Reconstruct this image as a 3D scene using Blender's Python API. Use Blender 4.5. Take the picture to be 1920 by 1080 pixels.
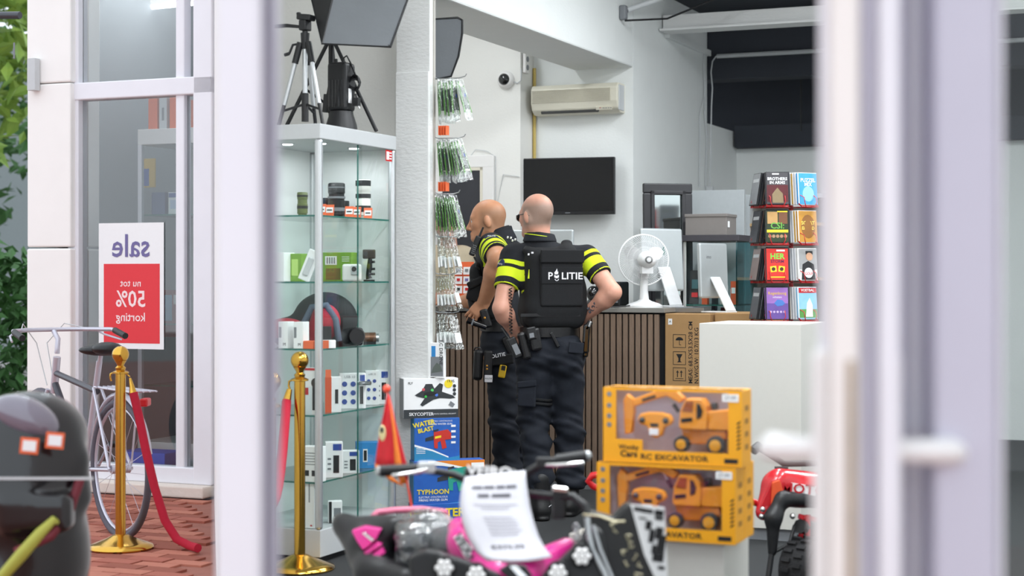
import bpy, bmesh, math, random
import numpy as np
from mathutils import Vector, Matrix, Euler, noise

for _o in list(bpy.data.objects):
    bpy.data.objects.remove(_o, do_unlink=True)
random.seed(7)
scene = bpy.context.scene
COL = scene.collection

# ------------------------------------------------------------------ camera
F, HZ, CH = 3100.0, 520.0, 1.32          # focal length in pixels (1920 wide), horizon row, eye height
cam_data = bpy.data.cameras.new('camera')
cam_data.sensor_width = 36.0
cam_data.lens = F * 36.0 / 1920.0
cam_data.shift_y = -(540.0 - HZ) / 1920.0
cam_data.clip_start = 0.05
cam_data.dof.use_dof = True
cam_data.dof.focus_distance = 9.4
cam_data.dof.aperture_fstop = 2.3
cam = bpy.data.objects.new('camera', cam_data)
cam.location = (0, 0, CH)
cam.rotation_euler = (math.pi / 2, 0, 0)
COL.objects.link(cam)
scene.camera = cam

# ------------------------------------------------------------------ world: bright overcast street daylight
world = bpy.data.worlds.new('overcast_sky')
scene.world = world
world.use_nodes = True
_nt = world.node_tree
_bg = _nt.nodes['Background']
_bg.inputs[0].default_value = (0.86, 0.93, 1.0, 1)
_bg.inputs[1].default_value = 1.75

scene.view_settings.view_transform = 'Standard'
scene.view_settings.look = 'None'
scene.view_settings.gamma = 1.0
scene.view_settings.exposure = 0.0
scene.view_settings.use_curve_mapping = False

# ------------------------------------------------------------------ shop axes
TH = math.atan(0.42)
CS, SN = math.cos(TH), math.sin(TH)
RZ = -TH                                  # shop-aligned objects: local x runs along the shop front, local y into the shop

def P(px, py, Y):
    return Vector(((px - 960) / F * Y, Y, CH - (py - HZ) / F * Y))
def S(u, v, z=0.0):
    return Vector((CS * u + SN * v, -SN * u + CS * v, z))
def u_at(px, v):
    k = (px - 960) / F
    return v * (k * CS - SN) / (CS + k * SN)
def v_at(px, u):
    k = (px - 960) / F
    return u * (CS + k * SN) / (k * CS - SN)
def z_at(py, u, v):
    Y = -SN * u + CS * v
    return CH - (py - HZ) / F * Y
def ppm(u, v):
    return F / (-SN * u + CS * v)

# ------------------------------------------------------------------ ceiling lamps of the shop (fluorescent light)
def area_light(name, loc, sx, sy, power, color=(0.93, 0.97, 1.0), rz=RZ):
    d = bpy.data.lights.new(name, 'AREA')
    d.shape = 'RECTANGLE'; d.size = sx; d.size_y = sy
    d.energy = power; d.color = color
    o = bpy.data.objects.new(name, d)
    o.location = loc; o.rotation_euler = (0, 0, rz)
    COL.objects.link(o)
    return o
CEIL = 3.62
LAMPS = [(-2.0, 4.2, 78), (-0.6, 4.6, 40), (-2.1, 6.9, 52), (-0.6, 6.9, 46), (-2.3, 9.4, 46), (-0.4, 9.4, 105), (-1.0, 12.4, 150)]
for _i, (_u, _v, _p) in enumerate(LAMPS):
    area_light('ceiling_lamp_light', S(_u, _v, CEIL - 0.10), 0.24, 1.5, _p)
area_light('alcove_lamp_light', S(-4.75, 9.4, CEIL - 0.10), 0.24, 1.2, 19)

# ------------------------------------------------------------------ materials
def lin(c):
    c = c / 255.0
    return c / 12.92 if c <= 0.04045 else ((c + 0.055) / 1.055) ** 2.4
def rgb(h):
    if isinstance(h, str):
        h = h.lstrip('#')
        return (lin(int(h[0:2], 16)), lin(int(h[2:4], 16)), lin(int(h[4:6], 16)), 1)
    return (h[0], h[1], h[2], 1)
MATS = {}
def mat(name, col='#808080', rough=0.6, metal=0.0, var=0.06, scale=40.0, bump=0.0, bscale=None, coat=0.0,
        emis=None, estr=0.0, spec=None, col2=None, stretch=None):
    if name in MATS: return MATS[name]
    m = bpy.data.materials.new(name); m.use_nodes = True
    nt = m.node_tree; b = nt.nodes['Principled BSDF']
    c = rgb(col)
    b.inputs['Roughness'].default_value = rough
    b.inputs['Metallic'].default_value = metal
    if coat: b.inputs['Coat Weight'].default_value = coat
    if spec is not None: b.inputs['Specular IOR Level'].default_value = spec
    tc = nt.nodes.new('ShaderNodeTexCoord')
    vec = tc.outputs['Object']
    if stretch:
        mp = nt.nodes.new('ShaderNodeMapping'); mp.inputs['Scale'].default_value = stretch
        nt.links.new(vec, mp.inputs[0]); vec = mp.outputs[0]
    n = nt.nodes.new('ShaderNodeTexNoise'); n.inputs['Scale'].default_value = scale; n.inputs['Detail'].default_value = 3
    nt.links.new(vec, n.inputs['Vector'])
    mx = nt.nodes.new('ShaderNodeMix'); mx.data_type = 'RGBA'
    if col2 is None:
        c1 = tuple(max(0, x * (1 - var)) for x in c[:3]) + (1,)
        c2 = tuple(min(1, x * (1 + var)) for x in c[:3]) + (1,)
    else:
        c1, c2 = c, rgb(col2)
    mx.inputs[6].default_value = c1; mx.inputs[7].default_value = c2
    nt.links.new(n.outputs['Fac'], mx.inputs[0])
    nt.links.new(mx.outputs[2], b.inputs['Base Color'])
    if bump:
        bn = nt.nodes.new('ShaderNodeBump'); bn.inputs['Strength'].default_value = bump
        bn.inputs['Distance'].default_value = 0.01
        n2 = nt.nodes.new('ShaderNodeTexNoise'); n2.inputs['Scale'].default_value = bscale or scale * 3
        n2.inputs['Detail'].default_value = 4
        nt.links.new(vec, n2.inputs['Vector'])
        nt.links.new(n2.outputs['Fac'], bn.inputs['Height']); nt.links.new(bn.outputs[0], b.inputs['Normal'])
    if emis:
        b.inputs['Emission Color'].default_value = rgb(emis); b.inputs['Emission Strength'].default_value = estr
    m.diffuse_color = c
    MATS[name] = m
    return m
def glass(name, tint=(1, 1, 1), refl=0.10, rough=0.02, bump=0.0, bscale=30, fres=True):
    if name in MATS: return MATS[name]
    m = bpy.data.materials.new(name); m.use_nodes = True
    nt = m.node_tree; nt.nodes.clear()
    out = nt.nodes.new('ShaderNodeOutputMaterial')
    t = nt.nodes.new('ShaderNodeBsdfTransparent'); t.inputs[0].default_value = (*tint, 1)
    g = nt.nodes.new('ShaderNodeBsdfGlossy'); g.inputs['Roughness'].default_value = rough
    mx = nt.nodes.new('ShaderNodeMixShader')
    if fres:
        f = nt.nodes.new('ShaderNodeFresnel'); f.inputs[0].default_value = 1.45
        ma = nt.nodes.new('ShaderNodeMath'); ma.operation = 'ADD'; ma.inputs[1].default_value = refl; ma.use_clamp = True
        ge = nt.nodes.new('ShaderNodeNewGeometry'); inv = nt.nodes.new('ShaderNodeMath'); inv.operation = 'SUBTRACT'; inv.inputs[0].default_value = 1.0
        mu = nt.nodes.new('ShaderNodeMath'); mu.operation = 'MULTIPLY'
        nt.links.new(ge.outputs['Backfacing'], inv.inputs[1])
        nt.links.new(f.outputs[0], ma.inputs[0]); nt.links.new(ma.outputs[0], mu.inputs[0]); nt.links.new(inv.outputs[0], mu.inputs[1]); nt.links.new(mu.outputs[0], mx.inputs[0])
    else:
        mx.inputs[0].default_value = refl
    if bump:
        tc = nt.nodes.new('ShaderNodeTexCoord'); n = nt.nodes.new('ShaderNodeTexNoise'); n.inputs['Scale'].default_value = bscale
        bn = nt.nodes.new('ShaderNodeBump'); bn.inputs['Strength'].default_value = bump; bn.inputs['Distance'].default_value = 0.02
        nt.links.new(tc.outputs['Object'], n.inputs['Vector']); nt.links.new(n.outputs['Fac'], bn.inputs['Height'])
        nt.links.new(bn.outputs[0], g.inputs['Normal'])
    nt.links.new(t.outputs[0], mx.inputs[1]); nt.links.new(g.outputs[0], mx.inputs[2]); nt.links.new(mx.outputs[0], out.inputs[0])
    MATS[name] = m
    return m

M_wall = mat('painted_wall', '#e6e9e8', 0.75, var=0.03, scale=6, bump=0.12, bscale=60)
M_walla = mat('painted_wall_warm', '#e9e8e4', 0.75, var=0.03, scale=5, bump=0.12, bscale=60)
M_dark = mat('dark_ceiling_paint', '#31353d', 0.8, var=0.12, scale=5, bump=0.1)
M_ceil = mat('ceiling_paint', '#dfe2e3', 0.8, var=0.03)
M_carpet = mat('dark_carpet', '#2c2e30', 0.95, var=0.45, scale=420, bump=0.4, bscale=500)
M_white = mat('white_lacquer', '#eceae8', 0.35, var=0.02)
M_wframe = mat('white_window_frame', '#e9e8ee', 0.35, var=0.03, scale=8)
M_lilac = mat('pale_grey_frame', '#c6c4d2', 0.4, var=0.03, scale=8)
M_black = mat('black_plastic', '#16171a', 0.45, var=0.15)
M_gloss = mat('glossy_black', '#0d0d10', 0.12, var=0.1, coat=0.6)
M_chrome = mat('chrome', '#d8d8d8', 0.12, 1.0, var=0.03)
M_steel = mat('brushed_steel', '#b9bcbf', 0.32, 1.0, var=0.06)
M_alu = mat('aluminium', '#c9cccf', 0.38, 0.85, var=0.04)
M_brass = mat('polished_brass', '#cfa349', 0.16, 1.0, var=0.05)
M_red = mat('red_plastic', '#c3161f', 0.35, var=0.06)
M_redwire = mat('red_wire', '#b3141a', 0.35, var=0.06)
M_orange = mat('orange_card', '#ea6a3a', 0.5, var=0.04)
M_paper = mat('white_paper', '#f2f2f3', 0.7, var=0.02)
M_ink = mat('black_ink', '#1b1b1e', 0.6, var=0.05)
M_grey = mat('grey_plastic', '#7d8085', 0.5, var=0.05)
M_lgrey = mat('light_grey', '#c4c7c9', 0.5, var=0.04)
M_glass = glass('clear_glass', (0.965, 0.985, 0.978), 0.0)
M_gedge = mat('glass_edge', '#2e6f66', 0.15, var=0.05)
M_film = glass('clear_film', (0.93, 0.95, 0.94), 0.22, 0.22, 1.0, 60)
M_screen = mat('screen_black', '#0b0c10', 0.12, var=0.1)

# ------------------------------------------------------------------ mesh builder
class MB:
    def __init__(s): s.v = []; s.f = []; s.m = []; s.mats = []
    def _mi(s, m):
        if m is None: return 0
        if m not in s.mats: s.mats.append(m)
        return s.mats.index(m)
    def add(s, vs, fs, m=None, M=None):
        o = len(s.v); i = s._mi(m)
        for p in vs:
            p = Vector(p)
            s.v.append(tuple(M @ p) if M is not None else tuple(p))
        for f in fs: s.f.append(tuple(o + k for k in f)); s.m.append(i)
        return s
    def box(s, c, d, m=None, rot=None, M=None):
        hx, hy, hz = d[0] / 2, d[1] / 2, d[2] / 2
        R = Euler(rot).to_matrix().to_4x4() if rot else Matrix()
        T = Matrix.Translation(Vector(c)) @ R
        if M is not None: T = M @ T
        vs = [(x, y, z) for x in (-hx, hx) for y in (-hy, hy) for z in (-hz, hz)]
        return s.add(vs, [(0, 1, 3, 2), (4, 6, 7, 5), (0, 4, 5, 1), (2, 3, 7, 6), (0, 2, 6, 4), (1, 5, 7, 3)], m, T)
    def box2(s, a, b, m=None, M=None):
        return s.box([(a[i] + b[i]) / 2 for i in range(3)], [abs(b[i] - a[i]) for i in range(3)], m, None, M)
    def tube(s, pts, r, m=None, n=8, cap=True, M=None, closed=False):
        pts = [Vector(p) for p in pts]
        rs = r if isinstance(r, (list, tuple)) else [r] * len(pts)
        N = len(pts); vs = []; fs = []
        up = None
        for i, p in enumerate(pts):
            if closed: d = (pts[(i + 1) % N] - pts[i - 1])
            else: d = (pts[min(i + 1, N - 1)] - pts[max(i - 1, 0)])
            d = d.normalized() if d.length > 1e-9 else Vector((0, 0, 1))
            if up is None:
                up = d.orthogonal().normalized()
            else:
                up = (up - d * up.dot(d))
                up = up.normalized() if up.length > 1e-6 else d.orthogonal().normalized()
            sd = d.cross(up)
            for k in range(n):
                a = 2 * math.pi * k / n
                vs.append(p + (up * math.cos(a) + sd * math.sin(a)) * rs[i])
        for i in range(N if closed else N - 1):
            j = (i + 1) % N
            for k in range(n):
                k2 = (k + 1) % n
                fs.append((i * n + k, i * n + k2, j * n + k2, j * n + k))
        if cap and not closed:
            fs.append(tuple(range(n - 1, -1, -1))); fs.append(tuple((N - 1) * n + k for k in range(n)))
        return s.add(vs, fs, m, M)
    def lathe(s, prof, m=None, n=20, M=None):
        vs = []; fs = []; N = len(prof)
        for r, z in prof:
            for k in range(n):
                a = 2 * math.pi * k / n
                vs.append((max(r, 1e-4) * math.cos(a), max(r, 1e-4) * math.sin(a), z))
        for i in range(N - 1):
            for k in range(n):
                k2 = (k + 1) % n
                fs.append((i * n + k, i * n + k2, (i + 1) * n + k2, (i + 1) * n + k))
        fs.append(tuple(range(n - 1, -1, -1))); fs.append(tuple((N - 1) * n + k for k in range(n)))
        return s.add(vs, fs, m, M)
    def sphere(s, c, r, m=None, n=12, k=8, M=None):
        r3 = r if isinstance(r, (list, tuple)) else (r, r, r)
        prof = [(math.sin(math.pi * i / k), -math.cos(math.pi * i / k)) for i in range(k + 1)]
        T = Matrix.Translation(Vector(c)) @ Matrix.Diagonal((r3[0], r3[1], r3[2], 1))
        if M is not None: T = M @ T
        return s.lathe(prof, m, n, T)
    def prism(s, poly, d0, d1, m=None, M=None, axis='y'):
        # polygon in (x, z) extruded along y from d0 to d1 (axis 'y'), or in (x, y) along z (axis 'z')
        n = len(poly)
        if axis == 'y': vs = [(p[0], d0, p[1]) for p in poly] + [(p[0], d1, p[1]) for p in poly]
        else: vs = [(p[0], p[1], d0) for p in poly] + [(p[0], p[1], d1) for p in poly]
        fs = [tuple(range(n)), tuple(range(2 * n - 1, n - 1, -1))]
        for i in range(n):
            j = (i + 1) % n
            fs.append((i, i + n, j + n, j))
        return s.add(vs, fs, m, M)
    def face(s, pts, m=None, M=None):
        return s.add(pts, [tuple(range(len(pts)))], m, M)
    def text(s, string, x, y, size, m, M=None, align='CENTER', bold=0.0, depth=0.0008, sx=1.0):
        vs, fs = text_mesh(string, align, bold)
        vs = [(x + a * size * sx, -depth, y + b * size) for a, b in vs]
        return s.add(vs, fs, m, M)
    def build(s, name, m=None, parent=None, loc=None, rz=None, rot=None, smooth=None, bevel=0.0, bseg=2, shared=None):
        me = bpy.data.meshes.new(name)
        me.from_pydata([tuple(v) for v in s.v], [], s.f)
        mats = list(s.mats)
        if m is not None and not mats: mats = [m]
        for k in mats: me.materials.append(k)
        if len(mats) > 1: me.polygons.foreach_set('material_index', s.m)
        bm = bmesh.new(); bm.from_mesh(me)
        bmesh.ops.recalc_face_normals(bm, faces=bm.faces); bm.to_mesh(me); bm.free()
        if smooth is not None:
            me.polygons.foreach_set('use_smooth', [True] * len(me.polygons))
            me.set_sharp_from_angle(angle=math.radians(smooth))
        me.update()
        o = bpy.data.objects.new(name, me)
        COL.objects.link(o)
        if parent is not None: o.parent = parent
        if loc is not None: o.location = loc
        if rz is not None: o.rotation_euler = (0, 0, rz)
        if rot is not None: o.rotation_euler = rot
        if bevel:
            b = o.modifiers.new('bevel', 'BEVEL'); b.width = bevel; b.segments = bseg; b.limit_method = 'ANGLE'
        return o
_TXT = {}
def text_mesh(string, align='CENTER', bold=0.0):
    key = (string, align, bold)
    if key in _TXT: return _TXT[key]
    cu = bpy.data.curves.new('lettering', 'FONT')
    cu.body = string; cu.align_x = align; cu.align_y = 'CENTER'; cu.size = 1.0; cu.resolution_u = 2; cu.offset = bold
    ob = bpy.data.objects.new('lettering', cu)
    me = bpy.data.meshes.new_from_object(ob)
    vs = [(v.co.x, v.co.y) for v in me.vertices]
    fs = [tuple(p.vertices) for p in me.polygons]
    bpy.data.objects.remove(ob); bpy.data.curves.remove(cu); bpy.data.meshes.remove(me)
    _TXT[key] = (vs, fs)
    return _TXT[key]

def tag(o, label=None, cat=None, group=None, kind=None):
    if label: o['label'] = label
    if cat: o['category'] = cat
    if group: o['group'] = group
    if kind: o['kind'] = kind
    return o
def thing(name, label, cat, loc=(0, 0, 0), rz=0.0, group=None):
    o = bpy.data.objects.new(name, None)
    o.empty_display_size = 0.05
    o.location = loc; o.rotation_euler = (0, 0, rz)
    COL.objects.link(o)
    return tag(o, label, cat, group)
def copy_tree(o, parent=None, loc=None, rz=None):
    c = o.copy(); COL.objects.link(c)
    c.parent = parent
    if loc is not None: c.location = loc
    if rz is not None: c.rotation_euler = (0, 0, rz)
    for ch in [x for x in bpy.data.objects if x.parent == o and x != c]:
        copy_tree(ch, c)
    return c
def struct(o): return tag(o, kind='structure')
def arc(cx, cy, r, a0, a1, n):
    return [(cx + r * math.cos(math.radians(a0 + (a1 - a0) * i / n)), cy + r * math.sin(math.radians(a0 + (a1 - a0) * i / n))) for i in range(n + 1)]

# ------------------------------------------------------------------ signed distance modelling for bodies and cloth
class SDF:
    rs = 1.0
    def __init__(s): s.p = []
    def rc(s, a, b, ra, rb, k=0.03, flat=None, clip=None, sub=False):
        s.p.append(('rc', Vector(a), Vector(b), ra * s.rs, rb * s.rs, k, flat, clip, sub)); return s
    def el(s, c, r, k=0.03, R=None, clip=None, sub=False):
        s.p.append(('el', Vector(c), Vector(r) * s.rs, R, None, k, None, clip, sub)); return s
    def bx(s, c, h, r=0.02, k=0.02, R=None, clip=None, sub=False):
        s.p.append(('bx', Vector(c), Vector(h) * s.rs, r * s.rs, R, k, None, clip, sub)); return s
    def bounds(s):
        lo = np.full(3, 1e9); hi = -lo
        for q in s.p:
            if q[8]: continue
            l, h = s._bb(q); lo = np.minimum(lo, l); hi = np.maximum(hi, h)
        return lo, hi
    def _bb(s, q):
        if q[0] == 'rc':
            a, b = np.array(q[1]), np.array(q[2]); r = max(q[3], q[4])
            return np.minimum(a, b) - r, np.maximum(a, b) + r
        c = np.array(q[1]); r = max(q[2]) if q[3 if q[0] == 'el' else 4] is not None else None
        if r is None: rr = np.array(q[2])
        else: rr = np.full(3, float(np.linalg.norm(np.array(q[2])) if q[0] == 'bx' else r))
        return c - rr, c + rr
    def mesh(s, h, disp=None):
        lo, hi = s.bounds(); lo = lo - 3 * h; hi = hi + 3 * h
        n = np.ceil((hi - lo) / h).astype(int) + 1
        f = np.full(n, 0.15, dtype=np.float32)
        ax = [lo[i] + h * np.arange(n[i]) for i in range(3)]
        for q in s.p:
            l, u = s._bb(q); pad = q[5] + 4 * h + 0.01
            i0 = np.maximum(((l - pad - lo) / h).astype(int), 0); i1 = np.minimum(((u + pad - lo) / h).astype(int) + 2, n)
            if (i1 <= i0).any(): continue
            sl = tuple(slice(i0[i], i1[i]) for i in range(3))
            X, Y, Z = np.meshgrid(ax[0][sl[0]], ax[1][sl[1]], ax[2][sl[2]], indexing='ij')
            d = s._eval(q, X, Y, Z)
            if q[7]:
                for (cp, cn) in q[7]:
                    cn = np.array(cn, dtype=float); cn /= np.linalg.norm(cn)
                    d = np.maximum(d, (X - cp[0]) * cn[0] + (Y - cp[1]) * cn[1] + (Z - cp[2]) * cn[2])
            cur = f[sl]; k = q[5]
            if q[8]:
                d = -d; hh = np.maximum(k - np.abs(cur - d), 0) / k
                f[sl] = np.maximum(cur, d) + hh * hh * k / 4
            else:
                hh = np.maximum(k - np.abs(cur - d), 0) / k
                f[sl] = np.minimum(cur, d) - hh * hh * k / 4
        if disp is not None:
            X, Y, Z = np.meshgrid(*ax, indexing='ij')
            f = f + disp(X, Y, Z).astype(np.float32)
        return surface_nets(f, lo, h)
    def _eval(s, q, X, Y, Z):
        if q[0] == 'rc':
            a, b, ra, rb, fl = np.array(q[1]), np.array(q[2]), q[3], q[4], q[6]
            px, py, pz = X - a[0], Y - a[1], Z - a[2]; ba = b - a
            sc = 1.0
            if fl:
                nv = np.array(fl[0], dtype=float); nv /= np.linalg.norm(nv); g = 1.0 / fl[1] - 1.0
                dn = px * nv[0] + py * nv[1] + pz * nv[2]
                px, py, pz = px + nv[0] * dn * g, py + nv[1] * dn * g, pz + nv[2] * dn * g
                ba = ba + nv * (ba @ nv) * g; sc = min(1.0, fl[1]) ** 0.5
            L = max(ba @ ba, 1e-9)
            t = np.clip((px * ba[0] + py * ba[1] + pz * ba[2]) / L, 0, 1)
            d = np.sqrt((px - ba[0] * t) ** 2 + (py - ba[1] * t) ** 2 + (pz - ba[2] * t) ** 2) - (ra + (rb - ra) * t)
            return d * sc
        c, r = np.array(q[1]), np.array(q[2])
        px, py, pz = X - c[0], Y - c[1], Z - c[2]
        R = q[3] if q[0] == 'el' else q[4]
        if R is not None:
            R = np.array(R)[:3, :3].T
            px, py, pz = (R[0, 0] * px + R[0, 1] * py + R[0, 2] * pz, R[1, 0] * px + R[1, 1] * py + R[1, 2] * pz,
                          R[2, 0] * px + R[2, 1] * py + R[2, 2] * pz)
        if q[0] == 'el':
            k0 = np.sqrt((px / r[0]) ** 2 + (py / r[1]) ** 2 + (pz / r[2]) ** 2) + 1e-9
            k1 = np.sqrt((px / r[0] ** 2) ** 2 + (py / r[1] ** 2) ** 2 + (pz / r[2] ** 2) ** 2) + 1e-9
            return k0 * (k0 - 1) / k1
        rad = q[3]
        qx, qy, qz = np.abs(px) - r[0] + rad, np.abs(py) - r[1] + rad, np.abs(pz) - r[2] + rad
        o = np.sqrt(np.maximum(qx, 0) ** 2 + np.maximum(qy, 0) ** 2 + np.maximum(qz, 0) ** 2)
        return o + np.minimum(np.maximum(qx, np.maximum(qy, qz)), 0) - rad
def surface_nets(f, lo, h):
    n = np.array(f.shape); neg = f < 0
    cn = n - 1
    cnt = np.zeros(cn, dtype=np.int16); acc = np.zeros(tuple(cn) + (3,), dtype=np.float32)
    def corner(a, o): return a[o[0]:o[0] + cn[0], o[1]:o[1] + cn[1], o[2]:o[2] + cn[2]]
    for axis in range(3):
        oth = [i for i in range(3) if i != axis]
        for a in (0, 1):
            for b in (0, 1):
                o0 = [0, 0, 0]; o0[oth[0]] = a; o0[oth[1]] = b
                o1 = list(o0); o1[axis] = 1
                f0, f1 = corner(f, o0), corner(f, o1)
                cr = (f0 < 0) != (f1 < 0)
                t = np.where(cr, f0 / np.where(cr, f0 - f1, 1), 0)
                cnt += cr
                for i in range(3):
                    if i == axis: acc[..., i] += np.where(cr, t, 0)
                    else: acc[..., i] += np.where(cr, o0[i], 0)
    act = cnt > 0
    idx = np.full(cn, -1, dtype=np.int64); ids = np.argwhere(act)
    idx[act] = np.arange(len(ids))
    V = (ids + acc[act] / cnt[act][:, None]) * h + lo
    quads = []
    for axis in range(3):
        sl0 = [slice(0, n[i]) for i in range(3)]; sl1 = list(sl0)
        sl0[axis] = slice(0, n[axis] - 1); sl1[axis] = slice(1, n[axis])
        a, b = neg[tuple(sl0)], neg[tuple(sl1)]
        e = np.argwhere(a != b)
        if not len(e): continue
        flip = a[tuple(e.T)]
        u, w = [(1, 2), (2, 0), (0, 1)][axis]
        ok = (e[:, u] > 0) & (e[:, w] > 0) & (e[:, u] < cn[u]) & (e[:, w] < cn[w])
        e = e[ok]; flip = flip[ok]
        def g(du, dw):
            q = e.copy(); q[:, u] -= du; q[:, w] -= dw
            return idx[tuple(q.T)]
        Q = np.stack([g(1, 1), g(0, 1), g(0, 0), g(1, 0)], axis=1)
        Q[~flip] = Q[~flip][:, ::-1]
        quads.append(Q)
    return V, np.concatenate(quads)
def np_mesh(name, V, Q, m, parent=None, loc=None, attr=None):
    me = bpy.data.meshes.new(name)
    me.vertices.add(len(V)); me.vertices.foreach_set('co', V.astype(np.float32).ravel())
    me.loops.add(len(Q) * 4); me.loops.foreach_set('vertex_index', Q.astype(np.int32).ravel())
    me.polygons.add(len(Q)); me.polygons.foreach_set('loop_start', np.arange(0, len(Q) * 4, 4, dtype=np.int32))
    me.polygons.foreach_set('use_smooth', np.ones(len(Q), dtype=bool))
    me.materials.append(m)
    me.update(calc_edges=True); me.validate()
    if attr is not None:
        for an, av in attr.items():
            A = me.attributes.new(an, 'FLOAT', 'POINT'); A.data.foreach_set('value', np.asarray(av, dtype=np.float32))
    o = bpy.data.objects.new(name, me); COL.objects.link(o)
    if parent is not None: o.parent = parent
    if loc is not None: o.location = loc
    return o

# ================================================================== SHOP SHELL
UL, UB = -3.75, -4.20                       # face of the long left wall, back edge of its beam
JL = Vector((-0.375, 2.30, 0))              # left door jamb
EC = S(-5.5, 8.5)                           # corner where the partition meets the shop window
def poly_slab(name, pts, z0, z1, m):
    b = MB(); b.prism([(p[0], p[1]) for p in pts], z0, z1, m, axis='z')
    return struct(b.build(name, m))
fl = [JL, EC, S(-5.5, 14.2), S(1.0, 14.2), S(1.0, 1.95), S(-0.2, 1.95)]
poly_slab('floor', fl, -0.06, 0.0, M_carpet)
ce = [JL, EC, S(-5.5, 11.2), S(1.0, 11.2), S(1.0, 1.95), S(-0.2, 1.95)]
poly_slab('ceiling', ce, CEIL, CEIL + 0.1, M_ceil)
poly_slab('ceiling_rear', [S(-5.5, 11.2), S(-5.5, 14.2), S(1.0, 14.2), S(1.0, 11.2)], 3.44, 3.72, M_dark)
def sbox(name, u0, u1, v0, v1, z0, z1, m, bevel=0.0, parent=None):
    b = MB(); b.box(((u0 + u1) / 2, (v0 + v1) / 2, (z0 + z1) / 2), (abs(u1 - u0), abs(v1 - v0), z1 - z0), m)
    o = b.build(name, m, rz=RZ, bevel=bevel)
    return struct(o)
# partition between street and shop (runs back from the left jamb)
d = (EC - JL); L = d.length; ang = math.atan2(d.y, d.x)
b = MB(); b.box((L / 2, 0.0, CEIL / 2), (L, 0.03, CEIL), M_walla)
struct(b.build('wall_partition', M_walla, loc=JL, rz=ang))
sbox('wall_behind_cabinet', -5.02, -3.86, 7.76, 7.84, 0, CEIL, M_walla)
# painted slab pillar with its thicker lower part
pu0, pu1 = u_at(741, 7.66), u_at(804.5, 7.66)
M_pillar = mat('painted_brick', '#e3e4e3', 0.75, var=0.05, scale=5, bump=0.35, bscale=35, stretch=(1, 1, 2.2))
b = MB()
b.box(((pu0 + pu1) / 2, 7.69, 0.5 * CEIL), (pu1 - pu0, 0.04, CEIL), M_pillar)
b.box(((pu0 + pu1) / 2 - 0.002, 7.672, 1.19), (pu1 - pu0 - 0.004, 0.02, 2.38), M_pillar)
struct(b.build('wall_pillar', M_pillar, rz=RZ, bevel=0.004))
sbox('wall_alcove_left', -5.5, -5.4, 8.5, 10.9, 0, CEIL, M_walla)
sbox('wall_alcove_back', -5.5, -4.513, 10.9, 11.3, 0, CEIL, M_walla)
sbox('wall_screen', -4.513, UL, 11.15, 13.03, 0, 3.60, M_wall)
sbox('wall_side', UB, UL, 13.03, 13.95, 0, 2.575, M_wall)
sbox('wall_back', UB, 1.0, 13.95, 14.1, 0, 2.43, M_wall)
sbox('wall_back_upper', UB, 1.0, 14.1, 14.2, 2.3, 3.44, M_dark)
sbox('wall_right', 1.0, 1.1, 1.95, 14.2, 0, CEIL, M_wall)
sbox('wall_front', -1.3, 1.1, 1.9, 2.0, 2.55, CEIL, M_wall)
# deep beam over the alcove opening, with its short haunch
b = MB()
b.box(((UL + UB) / 2, (7.9 + 11.15) / 2, (2.81 + CEIL) / 2), (UL - UB, 11.15 - 7.9, CEIL - 2.81), M_wall)
struct(b.build('trim_beam', M_wall, rz=RZ, bevel=0.012))
# white steel crossbeam and dark beams further back
b = MB()
b.box((-1.37, 11.86, 3.21), (4.74, 0.10, 0.13), M_pillar)
b.box((-1.37, 11.82, 3.155), (4.74, 0.2, 0.018), M_pillar)
struct(b.build('trim_white_beam', M_pillar, rz=RZ, bevel=0.004))
sbox('trim_dark_beam', UB, 1.0, 13.05, 13.3, 2.93, 3.44, M_dark, 0.006)
sbox('trim_dark_lintel', UL + 0.02, 1.0, 13.8, 13.95, 2.43, 2.62, M_dark, 0.006)
sbox('trim_ledge', UL - 0.01, UL + 0.035, 11.9, 13.03, 3.12, 3.165, M_wall)
# hanging dark rod on the dark wall
b = MB(); p0 = S(u_at(1502, 13.7), 13.7, z_at(245, -3, 13.7)); p1 = S(u_at(1502, 13.7), 13.7, 3.44)
b.tube([p0, p1], 0.006, M_black)
tag(b.build('hanging_rod', M_black), 'thin dark rod hanging from the dark rear ceiling', 'rod')

# white conduit across the dark beam with its cable hanging down the wall
cx = thing('conduit_pipe', 'white conduit pipe running across the dark beam with a loose cable', 'pipe', S(UL, 13.0, 0), RZ)
b = MB(); vz = 13.0
u0 = u_at(1343, vz)
zc = z_at(105, u0, vz)
b.tube([(u0 - UL, 0.02, zc), (0.9 - UL, 0.02, zc)], 0.018, M_lgrey)
b.build('pipe', M_lgrey, cx, smooth=40)
b = MB()
pts = []
for (px, py) in [(1343, 105), (1336, 115), (1333, 135), (1336, 165), (1334, 200), (1333, 260), (1332, 320), (1330, 345), (1329, 352)]:
    uu = u_at(px, vz); pts.append((uu - UL, 0.0 + random.uniform(-.004, .004), z_at(py, uu, vz)))
b.tube(pts, 0.006, M_lgrey, 6)
b.build('cable', M_lgrey, cx, smooth=60)
b = MB(); b.box((u_at(1331, vz) - UL, -0.01, z_at(355, -3.5, vz)), (0.06, 0.03, 0.06), M_lgrey)
b.build('junction_box', M_lgrey, cx, bevel=0.006)
for k, (pxs, pys) in enumerate([([1319, 1321, 1312, 1312, 1311], [95, 180, 215, 280, 350]), ([1322, 1321, 1325, 1323], [150, 210, 260, 350])]):
    b = MB(); pts = []
    for px, py in zip(pxs, pys):
        vv = v_at(px, UL + 0.012); pts.append(S(UL + 0.012, vv, z_at(py, UL, vv)))
    b.tube(pts, 0.0045, M_lgrey, 6)
    tag(b.build('wall_cable', M_lgrey, smooth=60), ['pale cable running down the white wall from the ceiling ledge', 'thin pale cable hanging beside the thicker wall cable'][k], 'cable')
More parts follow.
